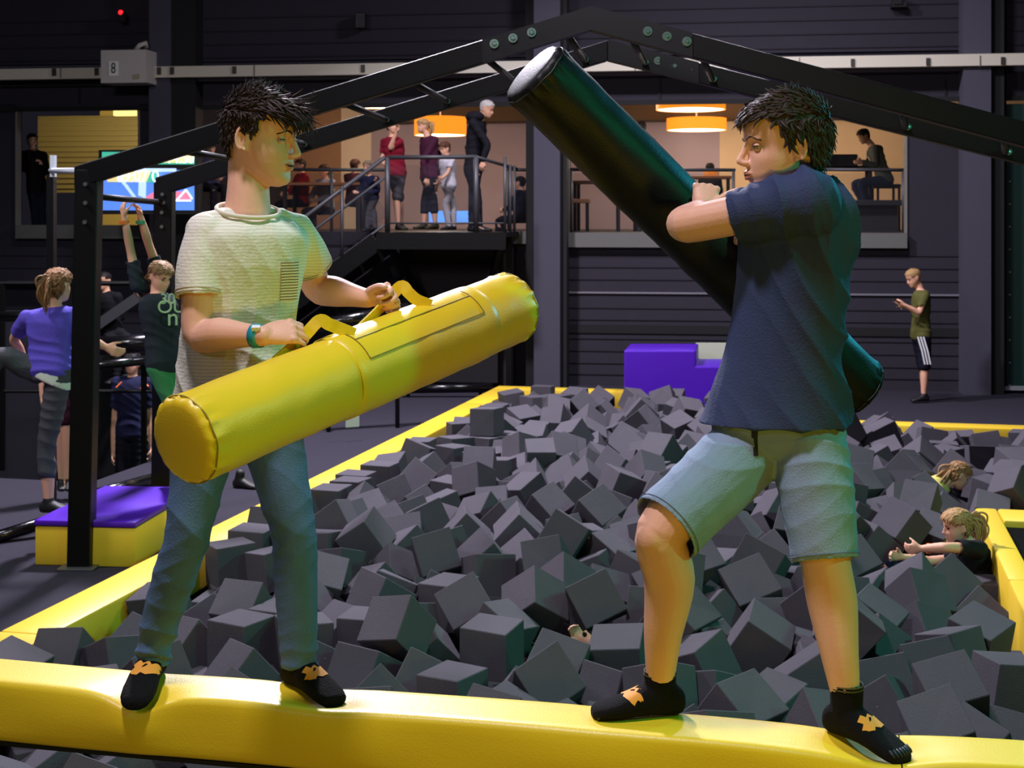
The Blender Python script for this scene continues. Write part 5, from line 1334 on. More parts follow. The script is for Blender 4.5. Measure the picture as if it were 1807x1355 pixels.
# ---------------------------------------------------------------- gallery furniture
WOOD = mat('warm_wood', (150, 95, 55), .5, var=.2, vscale=6); BLKF = mat('black_furniture', (18, 17, 20), .5)
def table(c, w, d, h, label, m=WOOD):
    root = empty('gallery_table', c); tag(root, label, 'table')
    q = MB(); q.box(c + V((0, 0, h)), (w, d, .04), RW, bev=.005); q.build('table_top', m, root)
    for sx in (-1, 1):
        for sy in (-1, 1): q = MB(); q.box(c + RW @ V((sx * (w / 2 - .05), sy * (d / 2 - .05), 0)) + V((0, 0, h / 2)), (.05, .05, h), RW); q.build('leg', BLKF, root)
def gp(px, Y, z=None): return V(((px - 903.5) * Y / FPX, Y, GZ if z is None else z))
table(gp(1070, 21.5), 1.0, .7, .74, 'dark wooden table behind the guard rail beside the black tube')
table(gp(1250, 21.8), .7, .6, .82, 'wooden table in front of the dark-clothed guest')
table(gp(1480, 21.9), 1.0, .6, .98, 'high table carrying black equipment in the right opening', BLKF)
table(gp(575, 21.0), 1.2, .6, .7, 'table beside the seated guests behind the stairs')
def seatbox(c, label, m, w=.42, h=.46):
    root = empty('stool', c); tag(root, label, 'stool')
    q = MB(); q.box(c + V((0, 0, h)), (w, w, .06), RW, bev=.01); q.build('seat', m, root)
    for sx in (-1, 1):
        for sy in (-1, 1): q = MB(); q.box(c + V((sx * w * .4, sy * w * .4, h / 2)), (.035, .035, h), RW); q.build('leg', BLKF, root)
seatbox(gp(1563, 21.5), 'black high stool under the man in the grey sweater', BLKF, .4, .68)
seatbox(gp(1110, 20.8), 'tan stool standing close to the glass of the middle opening', mat('tan_seat', (150, 105, 70), .6), .4, .45)
seatbox(gp(1020, 20.9), 'light brown stool at the left end of the middle opening', mat('tan_seat', (150, 105, 70), .6), .34, .45)
m = MB(); m.box(gp(1478, 21.7, GZ + 1.07), (.58, .3, .20), RW, bev=.02); tag(m.build('equipment_box', BLKF), 'black equipment box standing on the high table', 'box')
m = MB(); m.box(gp(1528, 20.7, GZ + .42), (1.0, .45, .08), RW, bev=.01); m.box(gp(1528, 20.7, GZ + .2), (.9, .05, .4), RW); tag(m.build('bench', BLKF), 'long black bench behind the guard rail below the man in jeans', 'bench')
m = MB(); m.tube([gp(1530, 21.9, GZ + .995), gp(1530, 21.9, GZ + 1.08), gp(1530, 21.9, GZ + 1.13), gp(1530, 21.9, GZ + 1.24)], [.04, .04, .012, .012], 12); tag(m.build('bottle', mat('dark_bottle', (25, 28, 25), .2), smooth=True), 'dark slim bottle at the right end of the right opening', 'bottle')
m = MB(); m.box(P(1488, 235, 25.0), (.16, .04, .45), RW, bev=.01); tag(m.build('wall_panel', BLKF), 'narrow black panel hung on the warm gallery wall', 'panel')
for i, (x, y, c, l) in enumerate(((1018, 392, (150, 105, 70), 'a'), )): pass
seatq = P(190, 585, 17.0)
m = MB(); m.box(V((seatq.x + .05, 17.05, (seatq.z - .95) / 2)), (.5, .5, seatq.z - .12 + .85 - .1), None, bev=.02); tag(m.build('bench_block', BLKF), 'black block the man in the black jacket sits on', 'bench')
m = MB(); m.box(gp(1255, 21.8, GZ + .90), (.22, .2, .12), RW, bev=.01); tag(m.build('basket', mat('orange_box', (205, 130, 50), .6)), 'small orange box on the table of the middle opening', 'box')

CUBE_DROP = 0.0
CUBES = [
-431,1356,47,65,-14,62,-40, -78,1432,37,67,-56,-27,-38, 80,1215,36,31,-56,14,-74, -345,1404,21,6,-70,6,70, -259,1269,33,21,28,-22,-90, -84,1246,29,9,52,51,-67,
-326,1523,37,85,-38,-25,-24, 153,1395,24,23,-6,-1,-96, -604,1369,21,0,98,-15,0, 97,1320,34,11,-72,-32,58, 88,1632,36,61,-9,-61,48, -94,1575,50,18,45,33,80,
-257,1518,45,21,83,-2,-50, -450,1308,15,62,-7,72,-29, -212,1381,26,3,0,11,-98, -344,1249,21,57,-40,57,40, -395,1500,31,17,-41,-80,-38, -487,1692,39,34,-75,42,35,
-131,1392,21,65,54,16,49, -755,1678,21,64,-27,-64,-27, -599,1751,44,60,73,-22,19, 38,1302,19,85,-9,46,-21, -569,1291,8,41,32,13,-83, -632,1438,31,21,-64,28,-67,
84,2036,34,25,-84,-28,-36, 140,1531,24,44,-59,-19,-63, -763,1292,13,30,-66,61,28, -416,1674,23,22,-19,54,-77, -208,1314,10,92,-26,6,-25, -698,1287,15,53,-27,-78,-14,
-501,1512,30,46,13,-69,-53, -22,1345,30,28,-11,94,-2, -328,1957,47,42,82,3,-36, -672,1377,5,21,-12,-34,90, -158,1285,28,80,-24,6,53, 41,1386,13,23,-63,-43,59,
-55,1297,14,6,32,92,19, -339,1654,46,68,-13,-28,-65, 130,1827,5,60,-49,3,-62, -555,2142,46,51,-82,6,-21, 90,1588,9,40,-46,-78,-4, -340,1765,56,54,-67,-40,-28,
9,1430,57,29,63,64,30, -90,1655,58,29,58,-75,0, -404,1976,44,35,5,-80,47, 85,1416,25,31,-47,-72,-37, -349,1463,18,22,-19,-95,4, 111,1477,23,28,55,-24,74,
-390,1300,9,42,-66,-60,-13, 258,2273,44,25,27,89,24, 115,2144,43,17,-60,41,-65, -608,1612,20,56,-46,64,-20, -159,1460,48,79,-32,-27,43, -545,1710,10,23,-28,27,-88,
-8,1216,28,51,31,-9,79, -131,1889,40,19,89,-14,37, -325,2139,50,52,-71,41,-21, -306,1596,36,38,83,-30,23, 109,2397,48,52,14,-37,-74, -657,2633,71,70,6,70,-6,
-758,1194,28,0,81,0,57, -283,1786,29,33,-4,-70,62, -659,1803,46,22,18,59,-74, -301,2440,56,89,-38,9,-20, -412,1832,37,19,32,-61,68, -265,1336,24,28,71,33,54,
-690,1660,22,27,-59,-32,-67, -18,1508,52,50,5,-72,45, 146,1337,-15,8,13,40,89, -437,1733,29,77,-50,-35,-7, 33,1552,30,24,-75,-58,15, -470,2139,34,11,-33,-78,50,
-482,1413,21,49,50,49,-50, 35,1475,21,13,35,82,-41, -308,2318,41,31,-87,-23,26, -434,1562,21,58,-39,58,39, -652,1093,-18,28,80,28,-43, 30,2275,42,87,-16,-36,-28,
45,2011,7,24,48,77,32, 15,1912,6,35,-1,41,-83, -565,1928,31,51,9,-82,18, -765,1770,21,70,70,0,0, -500,2381,50,32,65,-51,44, -539,1376,21,66,66,22,22,
-691,2280,19,42,-85,16,25, -611,1197,33,3,88,-34,29, -415,1393,17,29,-88,-22,-27, 112,1271,3,49,-59,3,63, -159,1641,55,60,37,-69,-4, -764,2066,21,48,48,-51,-51,
128,2085,12,54,13,24,-78, -132,1541,20,79,42,40,-14, -614,1693,15,51,53,26,-61, -80,1989,52,28,-81,38,-32, -387,2197,42,51,36,19,75, -505,1985,28,11,-20,-26,93,
-408,1219,16,33,12,-85,36, -757,2284,21,2,-2,-70,70, -307,2780,47,12,67,-45,56, -236,1689,26,22,-45,63,-57, 165,1797,-24,47,-80,31,18, -121,1320,13,71,0,63,-29,
-199,1534,25,18,69,24,65, -486,1829,36,7,-90,-12,-39, 219,2234,14,51,-41,67,-33, -568,2226,55,26,-67,60,32, 246,2725,18,8,80,-58,5, -296,1554,9,39,19,-85,-26,
-576,1858,20,73,28,21,-56, -558,2481,42,7,44,-85,23, -697,2177,9,10,-50,-61,59, -584,1080,-11,79,-30,45,27, -487,2487,42,40,-77,12,-46, -529,1466,5,31,13,43,83,
-390,2848,46,33,23,-72,54, -447,2348,20,26,15,86,-40, 82,2777,47,30,-46,-70,44, -689,1476,0,43,7,47,-76, -493,2646,44,17,57,-55,-57, -684,2487,21,16,68,-16,68,
-455,1941,31,34,-16,68,61, -391,1778,19,62,57,51,-9, -666,1970,27,59,34,-72,2, 87,1700,32,11,-87,-1,45, -373,2391,33,24,-21,-92,19, -545,1626,10,57,57,7,56,
138,2556,40,37,-16,51,75, -378,2086,39,14,93,-1,-30, -387,2650,25,51,-51,-5,68, -266,1631,17,14,58,56,56, -568,1006,5,22,56,-26,-74, -757,2497,22,62,-75,15,12,
-101,1182,23,75,48,-39,-22, -732,1393,-2,55,17,37,-72, -583,2932,30,55,-22,-33,-72, 191,2463,38,13,-82,-45,30, -297,1723,17,59,57,36,-41, 271,2804,29,36,-61,-46,52,
25,2388,54,11,-12,-32,-92, -760,1498,9,7,-61,9,-77, -552,1779,21,36,79,29,-37, -78,1745,41,88,-33,-31,3, -306,2947,54,23,-19,18,-93, -658,1744,26,51,52,41,-53,
-561,3099,42,33,-37,85,-13, -279,1146,32,66,38,61,14, -425,1882,37,6,-90,-11,-39, -571,2369,21,48,-51,-48,-51, 267,2376,44,33,-50,-27,-74, 175,1912,-29,71,0,0,69,
-650,2908,31,90,11,14,-37, 233,2334,25,22,-60,18,73, -585,2069,16,12,46,86,12, -179,1564,64,91,-28,10,27, -286,1216,11,36,-39,70,-47, -61,1537,20,25,-66,-30,63,
-512,2093,18,34,67,-27,-58, -508,1328,9,1,-44,-85,26, -485,2774,48,88,25,-37,-7, -622,1931,16,51,-51,7,67, 174,2876,24,75,-3,-64,11, -504,2339,14,91,24,-28,6,
-465,3287,32,27,78,-27,48, -754,3266,25,34,34,55,66, -600,2173,21,98,0,0,-14, 92,2698,24,54,81,-7,19, 284,2466,48,13,-96,-21,5, -610,1554,9,15,41,-70,54,
-565,2643,32,69,18,6,-69, -709,2595,21,0,-90,-41,0, -507,1573,19,69,37,-42,-45, 9,2714,62,60,60,13,50, -455,1475,11,13,-58,-48,-63, -268,1860,28,2,-26,91,29,
-692,1132,-29,30,-63,30,63, 64,2525,37,66,68,-7,28, -582,1420,21,45,-54,-45,-54, -717,2433,5,5,-43,-74,49, 155,2261,2,20,-44,-10,86, -624,2032,8,29,21,-21,-90,
-650,2617,21,67,-19,-67,-19, -703,2049,20,88,26,-33,-16, -762,2357,18,48,51,42,56, -566,3408,13,33,89,-6,-28, -765,1829,30,35,-60,60,35, -755,2135,21,4,4,70,70,
32,1701,7,57,72,-37,-1, -690,3225,21,93,0,0,-34, 26,2065,27,93,-13,21,23, -113,1945,22,42,-86,-23,-12, -765,2189,21,49,50,-50,49, 5,2141,47,14,-74,-25,-59,
-604,3044,36,57,-49,61,-20, -665,1869,33,20,-43,-53,-69, -57,1618,21,15,6,-40,89, -28,1451,12,41,-43,55,58, -124,1455,11,33,-17,-91,-7, -716,3441,21,49,49,50,50,
-747,2782,21,17,-67,-18,-68, 229,2421,18,72,30,-42,44, 93,2260,14,76,-33,-19,-50, -17,1581,54,56,-9,-76,29, -401,2721,28,84,46,4,-25, -475,2719,36,16,-27,10,-93,
129,2338,20,13,46,58,-64, -641,2126,6,40,-14,-85,-27, 5,1631,24,69,-31,63,-12, 3,1987,43,25,32,41,-80, 164,2988,11,35,-81,44,-9, -497,1761,28,1,31,65,-68,
-338,1875,22,87,-3,3,-46, -143,1761,20,12,-46,87,-1, -384,3184,38,33,-13,-91,15, -514,3128,17,8,-91,0,38, -52,1926,54,32,-69,-56,-29, 231,2860,20,1,72,6,-68,
-402,2945,50,59,21,28,71, 53,2328,26,39,37,-25,80, -765,2552,21,0,-70,0,70, -639,2356,5,13,-53,-50,-65, -275,2545,34,36,19,-79,44, -250,2764,44,26,-87,-31,-23,
-445,2538,2,37,-83,-14,37, -264,2111,39,35,-71,-59,-2, -555,1121,23,54,17,-81,3, -245,1585,-16,18,36,-5,90, 189,2738,21,50,49,-50,49, -275,2011,16,40,79,-25,36,
-438,2612,6,42,-8,-58,68, 42,1759,0,84,-16,-24,44, 40,2756,29,31,-45,-70,43, -645,995,5,70,-39,-58,-4, -611,3314,27,36,62,47,-49, -136,1608,8,58,47,65,0,
-335,3010,44,77,-60,18,1, -197,1617,28,43,-27,-74,41, -420,3044,40,9,69,44,55, -317,2065,28,1,77,59,-19, -393,3261,37,71,29,49,39, -557,2001,5,52,-3,70,-46,
-368,2771,21,36,-11,72,57, -744,3058,21,70,-70,3,-3, -24,1398,12,63,41,-34,-55, -227,1813,47,55,-76,-25,21, -371,1925,17,25,-79,39,37, -535,2425,15,32,-22,-74,53,
-393,1138,30,73,-18,-27,-59, 211,2794,19,24,27,69,-61, 54,2163,11,9,-72,-28,61, -259,2606,32,20,-2,-33,91, -490,2586,25,3,-75,49,42, 67,2427,24,33,-85,-1,-39,
-356,2521,13,41,2,23,87, -443,2991,13,15,-19,-39,88, -236,2704,31,29,74,-35,47, 349,2908,21,43,-55,-43,-55, -442,1549,-29,28,-64,-28,-64, 79,2862,42,45,-18,-83,-24,
-577,2704,32,46,-48,-29,-67, -41,1698,22,61,-29,66,28, 185,2673,21,0,91,40,0, -462,2432,12,4,36,80,-45, -530,1196,8,75,33,-13,54, -491,1093,4,26,21,-45,82,
353,2788,32,17,-36,-82,39, -659,1164,21,63,63,-31,-31, 130,2509,18,62,-8,45,-62, 119,2838,9,31,32,-51,72, -742,1612,-29,99,0,0,2, -655,2706,37,57,-4,71,-38,
-630,1324,-29,69,-11,-69,-11, -342,1812,34,40,-7,90,-10, -665,2777,33,94,2,25,-17, 298,2863,6,63,-53,56,0, -490,1663,-14,58,-31,74,-8, 13,2645,32,32,81,-3,48,
-220,1143,26,26,-19,-73,59, -754,2839,21,40,44,55,56, -459,2673,12,50,13,-84,-9, -305,1503,-27,75,-7,-7,-63, -156,2078,54,4,37,-88,27, -578,2798,24,56,-38,65,33,
-411,1652,-22,43,48,-31,68, -380,3333,27,44,56,42,55, -107,2115,23,57,51,48,-40, -346,2598,17,36,-90,11,-19, -281,2256,19,70,-19,30,60, -493,3021,2,10,39,79,-43,
-361,1382,-29,25,66,25,-66, -762,1914,32,22,-66,69,14, -390,3117,25,3,32,93,-7, -621,2661,21,38,-38,59,-59, -723,2726,10,43,9,55,-70, 61,2106,9,91,15,30,21,
-659,3062,7,21,28,-20,90, 182,2376,-15,59,-50,-23,58, 289,2669,2,18,-89,29,-27, -647,3260,21,36,-36,60,-60, -448,2826,15,33,-46,-49,-65, -290,2496,28,48,43,-68,31,
78,2956,28,72,-26,52,36, -605,2588,12,20,-49,43,-72, -732,1177,-29,60,-60,37,-37, -243,2210,43,52,-33,0,78, -355,1709,21,1,70,-1,70, -513,2172,18,24,66,-6,69,
-510,2236,11,66,16,51,51, -465,1622,1,49,-64,-56,-14, -78,2233,22,61,56,45,32, -428,2197,10,1,88,-12,-44, 307,2737,8,33,13,-48,-79, -134,1221,1,28,-83,28,37,
-450,2771,0,10,63,-64,-40, -753,1673,-29,67,-19,67,19, -278,3365,22,74,3,-12,64, 348,2697,35,6,-55,-40,72, -632,3196,22,3,57,-81,1, -616,2429,21,0,95,-29,0,
40,1186,3,74,-27,52,-31, -190,1201,7,40,-40,35,74, -580,2994,17,57,-14,-44,-67, -609,2497,11,63,68,-6,-33, -761,3199,3,2,9,20,97, -251,2866,45,60,-39,48,49,
-93,1800,27,46,56,67,9, -531,3186,14,62,-60,-23,-44, -621,1123,11,33,-16,-21,89, -299,1933,10,26,25,-38,84, -608,1639,-27,22,10,-82,50, -563,1350,-29,67,-20,-67,-20,
80,1963,-29,64,64,29,29, -436,2913,16,17,-38,65,61, -667,2836,19,47,68,37,40, -611,2752,18,24,-69,11,66, -357,2703,13,38,-74,-39,-36, -124,2267,11,19,-69,-51,-46,
146,2422,5,84,-23,19,-42, -444,3148,20,24,-53,70,39, -723,3355,1,37,-10,46,79, -758,1116,-31,80,-3,58,-2, 177,2583,15,26,-25,-47,-79, -294,1298,-3,40,44,-15,-77,
174,2462,-13,71,45,-12,-50, -339,1334,-29,0,89,-43,0, 81,2056,-29,24,66,24,-66, -309,2388,21,96,3,-3,-24, -448,1835,0,2,90,18,-36, -702,1553,-11,39,60,-68,-7,
99,3009,0,78,42,28,35, -519,2831,18,34,31,-87,-8, -357,2841,9,51,74,22,-34, -693,2678,8,6,80,27,51, -485,3189,-12,3,-25,-47,-83, 164,2199,-28,26,29,59,70,
-620,933,21,82,0,0,55, 51,2596,18,29,0,82,48, -296,2172,18,77,-51,-2,35, -360,3059,12,34,4,30,-88, -361,2969,11,31,-77,-52,-15, 131,2761,-5,23,-83,-44,-18,
-88,2316,56,93,8,27,-16, -386,2139,22,18,95,-1,21, -713,1790,21,70,2,-70,2, -263,2359,20,67,-35,56,31, -628,2990,-5,73,24,42,47, -236,1255,-15,19,35,54,-73,
-571,2313,-16,8,-31,-57,-74, -668,1669,-26,49,56,43,-50, -607,1389,-29,0,-47,-87,0, -402,1497,-45,4,34,-89,28, -313,3090,32,11,43,-52,-72, -354,2906,18,37,54,-70,-24,
-754,2991,15,41,-82,15,-36, -42,1966,10,13,33,-48,79, -576,1171,-19,74,-25,40,46, -457,1137,32,68,30,-17,-63, -710,2899,22,26,-64,-24,-67, -360,2267,21,67,39,-11,-61,
-589,2254,15,32,-77,47,27, -341,2340,7,79,40,-45,-1, -447,3079,6,66,-3,-53,51, -500,2043,3,50,-40,-74,17, -525,3068,-2,6,40,-36,83, -636,1792,-2,61,-67,34,21,
-366,1548,-4,14,-23,91,-29, 69,1499,-7,25,30,-87,25, 168,2321,-14,46,-26,66,52, -688,1610,-29,49,-49,50,-50, -322,1417,-29,24,-66,-24,-66, 71,1905,-29,0,-96,25,0,
-388,1433,-29,0,-28,95,0, 173,2134,-29,70,4,70,-4, -353,1624,-55,2,42,-81,39, -79,2867,50,23,-51,-76,-31, -224,2048,49,21,-44,-84,19, -1,2496,48,12,-63,66,-36,
455,2541,48,17,-78,25,-53, -69,2647,47,57,59,14,-54, -229,1985,47,17,46,22,-83, -189,3215,46,5,-16,43,-88, 353,2268,42,78,54,9,-29, -143,2768,42,42,-78,-44,-6,
-204,3039,41,14,43,72,51, -77,2935,40,24,-41,-84,-24, -132,2424,40,33,59,-72,-8, -169,1959,40,45,57,-66,14, -125,3188,39,61,-28,17,71, -14,2201,39,56,2,-70,-42,
-356,1069,38,41,-31,-84,10, 447,2442,38,39,28,1,87, -74,2787,38,18,-60,39,-66, -204,3121,37,16,-63,-71,-22, -149,1132,37,0,-34,-35,-86, -204,1734,36,17,-51,22,80,
-77,3438,35,11,27,-93,19, -226,1068,35,47,-42,35,67, 68,1070,34,70,17,30,-60, -151,1055,34,1,29,-93,-20, -194,2361,33,37,88,17,-20, 331,2558,32,27,45,83,-13,
498,2477,32,29,-21,-9,92, -211,3260,31,86,44,9,18, -29,2338,31,13,84,-25,45, 413,2396,31,42,-22,14,86, -70,2434,30,68,-5,-15,-70, -211,2110,30,19,16,-68,67,
-142,2959,30,82,49,-25,-9, -156,2212,28,85,-12,-9,-49, -130,3034,28,54,67,-23,-43, 0,2425,28,74,-15,-57,30, -193,2735,27,58,-66,22,-39, -517,2956,26,39,59,-66,-18,
-36,2835,26,77,42,11,-44, 511,2550,25,0,10,0,-99, -754,1082,25,29,4,8,-94, -230,2310,24,15,66,-24,68, -207,2657,24,35,-24,87,20, 460,2322,24,6,98,-1,-11,
-10,2577,24,88,-22,-25,-31, -170,1684,24,44,56,-66,22, -75,3226,24,39,60,66,-17, -98,2703,23,24,31,-26,-87, -117,2481,23,18,-58,38,-68, -501,2899,22,73,-1,-67,5,
-140,2355,22,18,7,-94,22, -134,3376,22,85,6,-50,-11, -224,2407,22,60,-57,11,-52, -26,1053,21,54,-51,7,65, -68,3046,21,49,-49,50,-50, -191,2811,21,64,29,64,-29,
504,2841,21,39,-58,-38,-58, 402,2242,21,69,-69,14,-14, -716,1141,21,0,69,71,0, -23,1805,21,0,52,84,0, -32,2750,21,0,79,59,0, 515,2327,21,49,-49,50,50,
-267,3065,21,66,-66,24,-24, -31,1862,21,97,0,0,20, 506,2735,21,67,-19,-68,-17, 27,2884,21,58,62,-9,50, -341,2218,20,10,32,-74,56, 41,2819,20,66,-48,15,-54,
-116,2645,20,39,-73,-47,28, -41,2039,20,29,39,-78,-38, -52,2490,20,1,-48,28,82, -222,932,20,46,46,-58,47, -34,2687,20,54,27,77,-14, -52,2286,20,58,-70,-11,-37,
-261,3155,19,28,16,84,-41, 507,2641,19,14,-4,-3,-98, -320,944,19,38,-45,59,-54, -294,1056,19,88,-37,-26,9, -202,1014,18,84,-23,31,35, -196,2977,17,3,52,-52,-67,
-603,3137,17,23,-75,-11,-59, -282,2994,16,54,-4,64,-52, 500,2243,16,38,-85,34,1, -24,2984,16,70,-2,44,55, 301,2315,15,70,-8,67,17, -112,2830,15,44,-32,82,-12,
-203,2575,15,17,3,-27,94, 305,2415,15,61,-44,-64,9, -354,1996,15,25,24,-41,83, -440,3345,14,76,-16,-15,59, -706,977,14,51,-72,-14,44, -204,2174,14,37,74,14,-53,
392,2582,14,60,63,45,11, -225,1920,14,42,-72,-53,-1, -147,2551,13,10,38,-40,-82, -46,1140,13,53,37,23,-71, 122,1103,13,2,-87,-39,27, 133,1041,13,25,54,66,45,
391,2510,13,39,13,88,-18, 77,1022,13,50,-29,34,73, -175,3076,12,33,77,-28,44, -28,2102,12,24,90,-30,-14, 218,2502,12,34,-25,78,44, -44,2910,12,84,22,25,-40,
-192,3326,12,77,42,19,-43, 474,2979,12,23,89,10,34, -119,3309,11,87,-25,-37,-14, -128,1015,11,71,-47,44,-24, 284,2525,11,71,15,49,-46, -515,2515,11,12,-46,-40,77,
-427,2080,11,77,44,-31,32, -51,2613,11,50,62,4,-58, -337,3158,10,5,44,-66,60, -191,2262,10,35,89,-8,-23, -117,1685,10,58,18,78,1, 374,2431,10,57,-46,-66,-12,
-103,1859,10,73,-40,-13,53, 8,1009,10,58,58,54,8, 463,2689,10,84,17,-49,-7, 14,2934,9,23,-61,45,59, -70,2556,9,16,37,-91,1, -442,3239,9,21,87,-22,-37,
386,2659,9,5,-45,-70,-53, -533,2746,9,53,-78,-8,-29, 310,2237,8,40,-85,-10,-28, -276,2917,8,21,-72,55,33, -269,2809,8,88,26,-22,30, -212,2478,8,32,-79,-46,-20,
36,2696,8,65,-31,23,-64, -50,2177,8,57,2,-70,-42, 45,1111,8,61,8,66,40, 30,2488,7,29,-31,-82,-35, -300,2679,7,63,24,-41,60, -140,3237,7,73,46,43,-23,
-197,1787,6,29,57,-15,74, -111,3136,6,62,-55,-6,53, -197,2894,5,82,-44,33,2, -101,2754,5,40,-67,-58,-15, 462,2502,5,36,-1,44,81, -415,2245,4,12,40,1,90,
-92,2986,4,72,-40,12,54, -440,933,4,13,-19,54,80, -193,2015,4,50,64,-12,-55, -349,2449,4,56,-37,-6,72, -581,3250,4,30,47,-19,-79, 395,2316,4,74,6,-51,-41,
-181,1111,3,58,-6,-67,-43, -82,2374,3,30,12,-93,-5, -278,3252,3,40,11,89,-10, -211,3403,2,50,36,77,-2, -184,3177,2,51,45,8,71, -110,1106,2,4,75,-33,55,
-713,1869,2,32,69,63,8, -390,1080,2,21,-82,-37,37, 470,2792,1,34,86,33,12, -539,2596,1,52,51,-6,-67, -510,1937,1,25,11,-92,-25, 112,1168,1,7,-51,0,85,
-549,3309,1,53,-28,30,-73, 476,2416,1,86,-19,33,-32, -112,2897,0,85,-34,36,8, 361,2838,0,65,44,60,12, -714,1939,0,3,-63,-70,-30, 119,2620,-1,60,2,-52,59,
7,2291,-1,13,-90,20,34, 386,2741,-1,38,-83,-15,-36, -154,2403,-1,3,-32,-14,-93, -336,1123,-2,90,-1,-41,-8, -9,2804,-2,25,84,-24,-39, -129,1999,-2,22,56,70,-35,
-523,3249,-2,83,-11,-53,-4, -336,2117,-2,6,94,-13,-29, -623,3388,-3,1,80,-47,34, -278,1105,-3,64,32,66,20, 194,2938,-3,44,48,-3,75, -163,2067,-3,77,10,43,-44,
317,2615,-3,34,-75,50,-23, 158,986,-3,35,-76,-13,-52, -296,3315,-4,41,-16,-87,-14, -158,1889,-4,36,-32,20,-84, -629,1488,-4,16,-63,62,41, -348,1024,-4,40,79,-34,29,
25,2376,-4,6,-8,-91,38, -244,2056,-4,62,-63,5,45, -657,2541,-4,83,41,12,-33, -288,2741,-4,10,89,-25,33, -158,2681,-4,72,-57,-25,-26, -1,2222,-5,13,13,85,-47,
-633,1227,-6,85,29,40,-11, -81,1909,-6,74,49,17,-40, -637,1853,-7,78,-38,46,11, -364,3221,-7,20,86,-35,-28, -702,2334,-8,52,26,-53,60, -287,991,-9,52,-33,-5,-78,
-706,1727,-9,19,-65,69,-21, 86,2377,-10,2,-33,19,91, -416,2006,-10,44,-71,51,16, -9,2458,-10,79,0,-36,-48, -414,2308,-10,51,71,-39,25, -310,2960,-10,68,-40,-6,-60,
172,2815,-11,35,9,92,-10, -333,1601,-11,32,-82,-35,28, 78,2304,-11,30,45,82,-10, -409,2370,-11,30,0,87,35, -90,3401,-11,41,-46,-18,75, -245,2441,-11,50,-70,-48,-5,
-565,2956,-12,33,47,25,77, -164,2621,-12,7,21,37,-89, 164,2540,-12,89,20,37,2, -425,2136,-12,26,75,-35,-47, -482,2284,-12,3,71,-59,36, 415,2619,-12,47,4,-49,-72,
416,2450,-12,11,-39,-39,81, -166,1495,-12,81,38,40,16, -385,2058,-12,50,-78,35,5, -562,2219,-12,12,-16,87,43, 240,2556,-12,46,-45,-75,-4, 261,2464,-12,66,22,-53,-46,
-308,2622,-13,68,11,-39,59, -23,1577,-13,75,32,24,-51, -580,1743,-13,57,69,-40,17, 79,2814,-13,87,-14,45,3, -80,1352,-13,90,-19,-8,-35, -657,2931,-13,14,-40,-89,-11,
-165,2310,-13,68,28,-34,57, -301,3125,-13,36,13,78,-48, -473,2204,-13,46,16,-57,65, -2,2537,-13,26,1,43,-85, -223,3032,-13,32,-40,-2,-85, 1,2858,-14,79,31,-29,41,
27,1433,-14,65,-21,67,-25, 78,1235,-14,5,75,44,-46, -309,2298,-14,57,20,-33,71, -260,1890,-14,92,26,12,-21, -305,2856,-14,73,-35,11,-55, -75,1653,-14,19,-67,38,-59,
-173,1581,-14,3,62,-47,61, -396,2804,-15,74,-54,32,20, -427,1254,-15,62,-38,67,-5, -403,1886,-15,17,-89,34,-21, -428,1171,-15,27,54,62,-48, -407,2569,-15,68,-62,3,37,
-246,2150,-15,86,-31,-21,31, 90,1339,-15,73,-39,-51,21, 272,2379,-15,43,87,-21,-1, -250,2625,-15,25,66,-36,-59, -57,1221,-15,12,36,56,72, 93,2551,-16,42,-51,71,19,
81,2483,-16,41,-10,-88,16, -426,3029,-16,77,34,47,20, -337,3023,-16,14,40,44,78, -169,1348,-16,48,17,-57,-63, -716,3163,-16,63,3,11,-75, -485,1170,-16,65,-7,23,-71,
87,2220,-17,38,-91,0,5, -226,1078,-17,29,13,-16,92, 343,2529,-17,22,83,-28,41, -473,1362,-17,31,80,-47,14, -304,1648,-17,71,54,-41,14, -232,1738,-17,22,48,-5,84,
-496,1255,-17,6,-34,88,-28, -321,2547,-17,85,-28,8,-42, -400,2928,-17,91,0,-39,8, 410,2374,-17,55,23,-52,59, 430,2546,-17,18,-67,-43,-56, -86,2062,-17,85,-17,40,25,
-225,2954,-18,85,-38,12,-32, -595,1967,-18,28,-82,-45,-19, -537,2128,-18,22,65,60,-38, 0,1334,-18,61,72,-28,7, 338,2364,-18,50,-16,-30,78, -328,2047,-18,2,-59,22,76,
-710,2010,-18,62,-35,41,55, 417,2703,-18,63,-59,48,-6, 75,2905,-18,12,87,22,39, -682,2999,-18,14,11,84,-49, 9,2052,-18,29,49,13,-80, 69,2644,-18,70,56,-40,15,
-75,1502,-18,60,30,-25,69, -557,3030,-18,18,51,-46,-69, 322,2988,-19,17,-62,-43,-62, -181,1418,-19,62,-38,28,61, -501,1830,-19,72,-29,23,-57, -561,2543,-19,66,-31,63,-24,
-292,2225,-19,89,40,-6,-14, -246,1967,-19,18,-32,-63,-68, -405,1345,-19,22,76,-49,34, -603,2892,-19,68,-65,-4,31, 110,1680,-19,68,-62,-32,-18, -155,2463,-19,44,20,36,79,
-413,2454,-19,67,-39,-58,19, -324,2787,-19,47,17,-30,-80, -680,2787,-19,55,27,-34,-70, 4,2147,-19,93,34,0,0, -235,2850,-19,61,-24,66,-35, -88,1434,-19,60,69,12,-35,
-410,1739,-19,4,-41,56,70, 261,2274,-19,68,55,44,-15, -66,2946,-19,35,-69,12,-61, -396,2864,-19,41,17,-68,57, 320,2453,-19,80,19,-38,40, 105,1730,-19,93,3,-32,10,
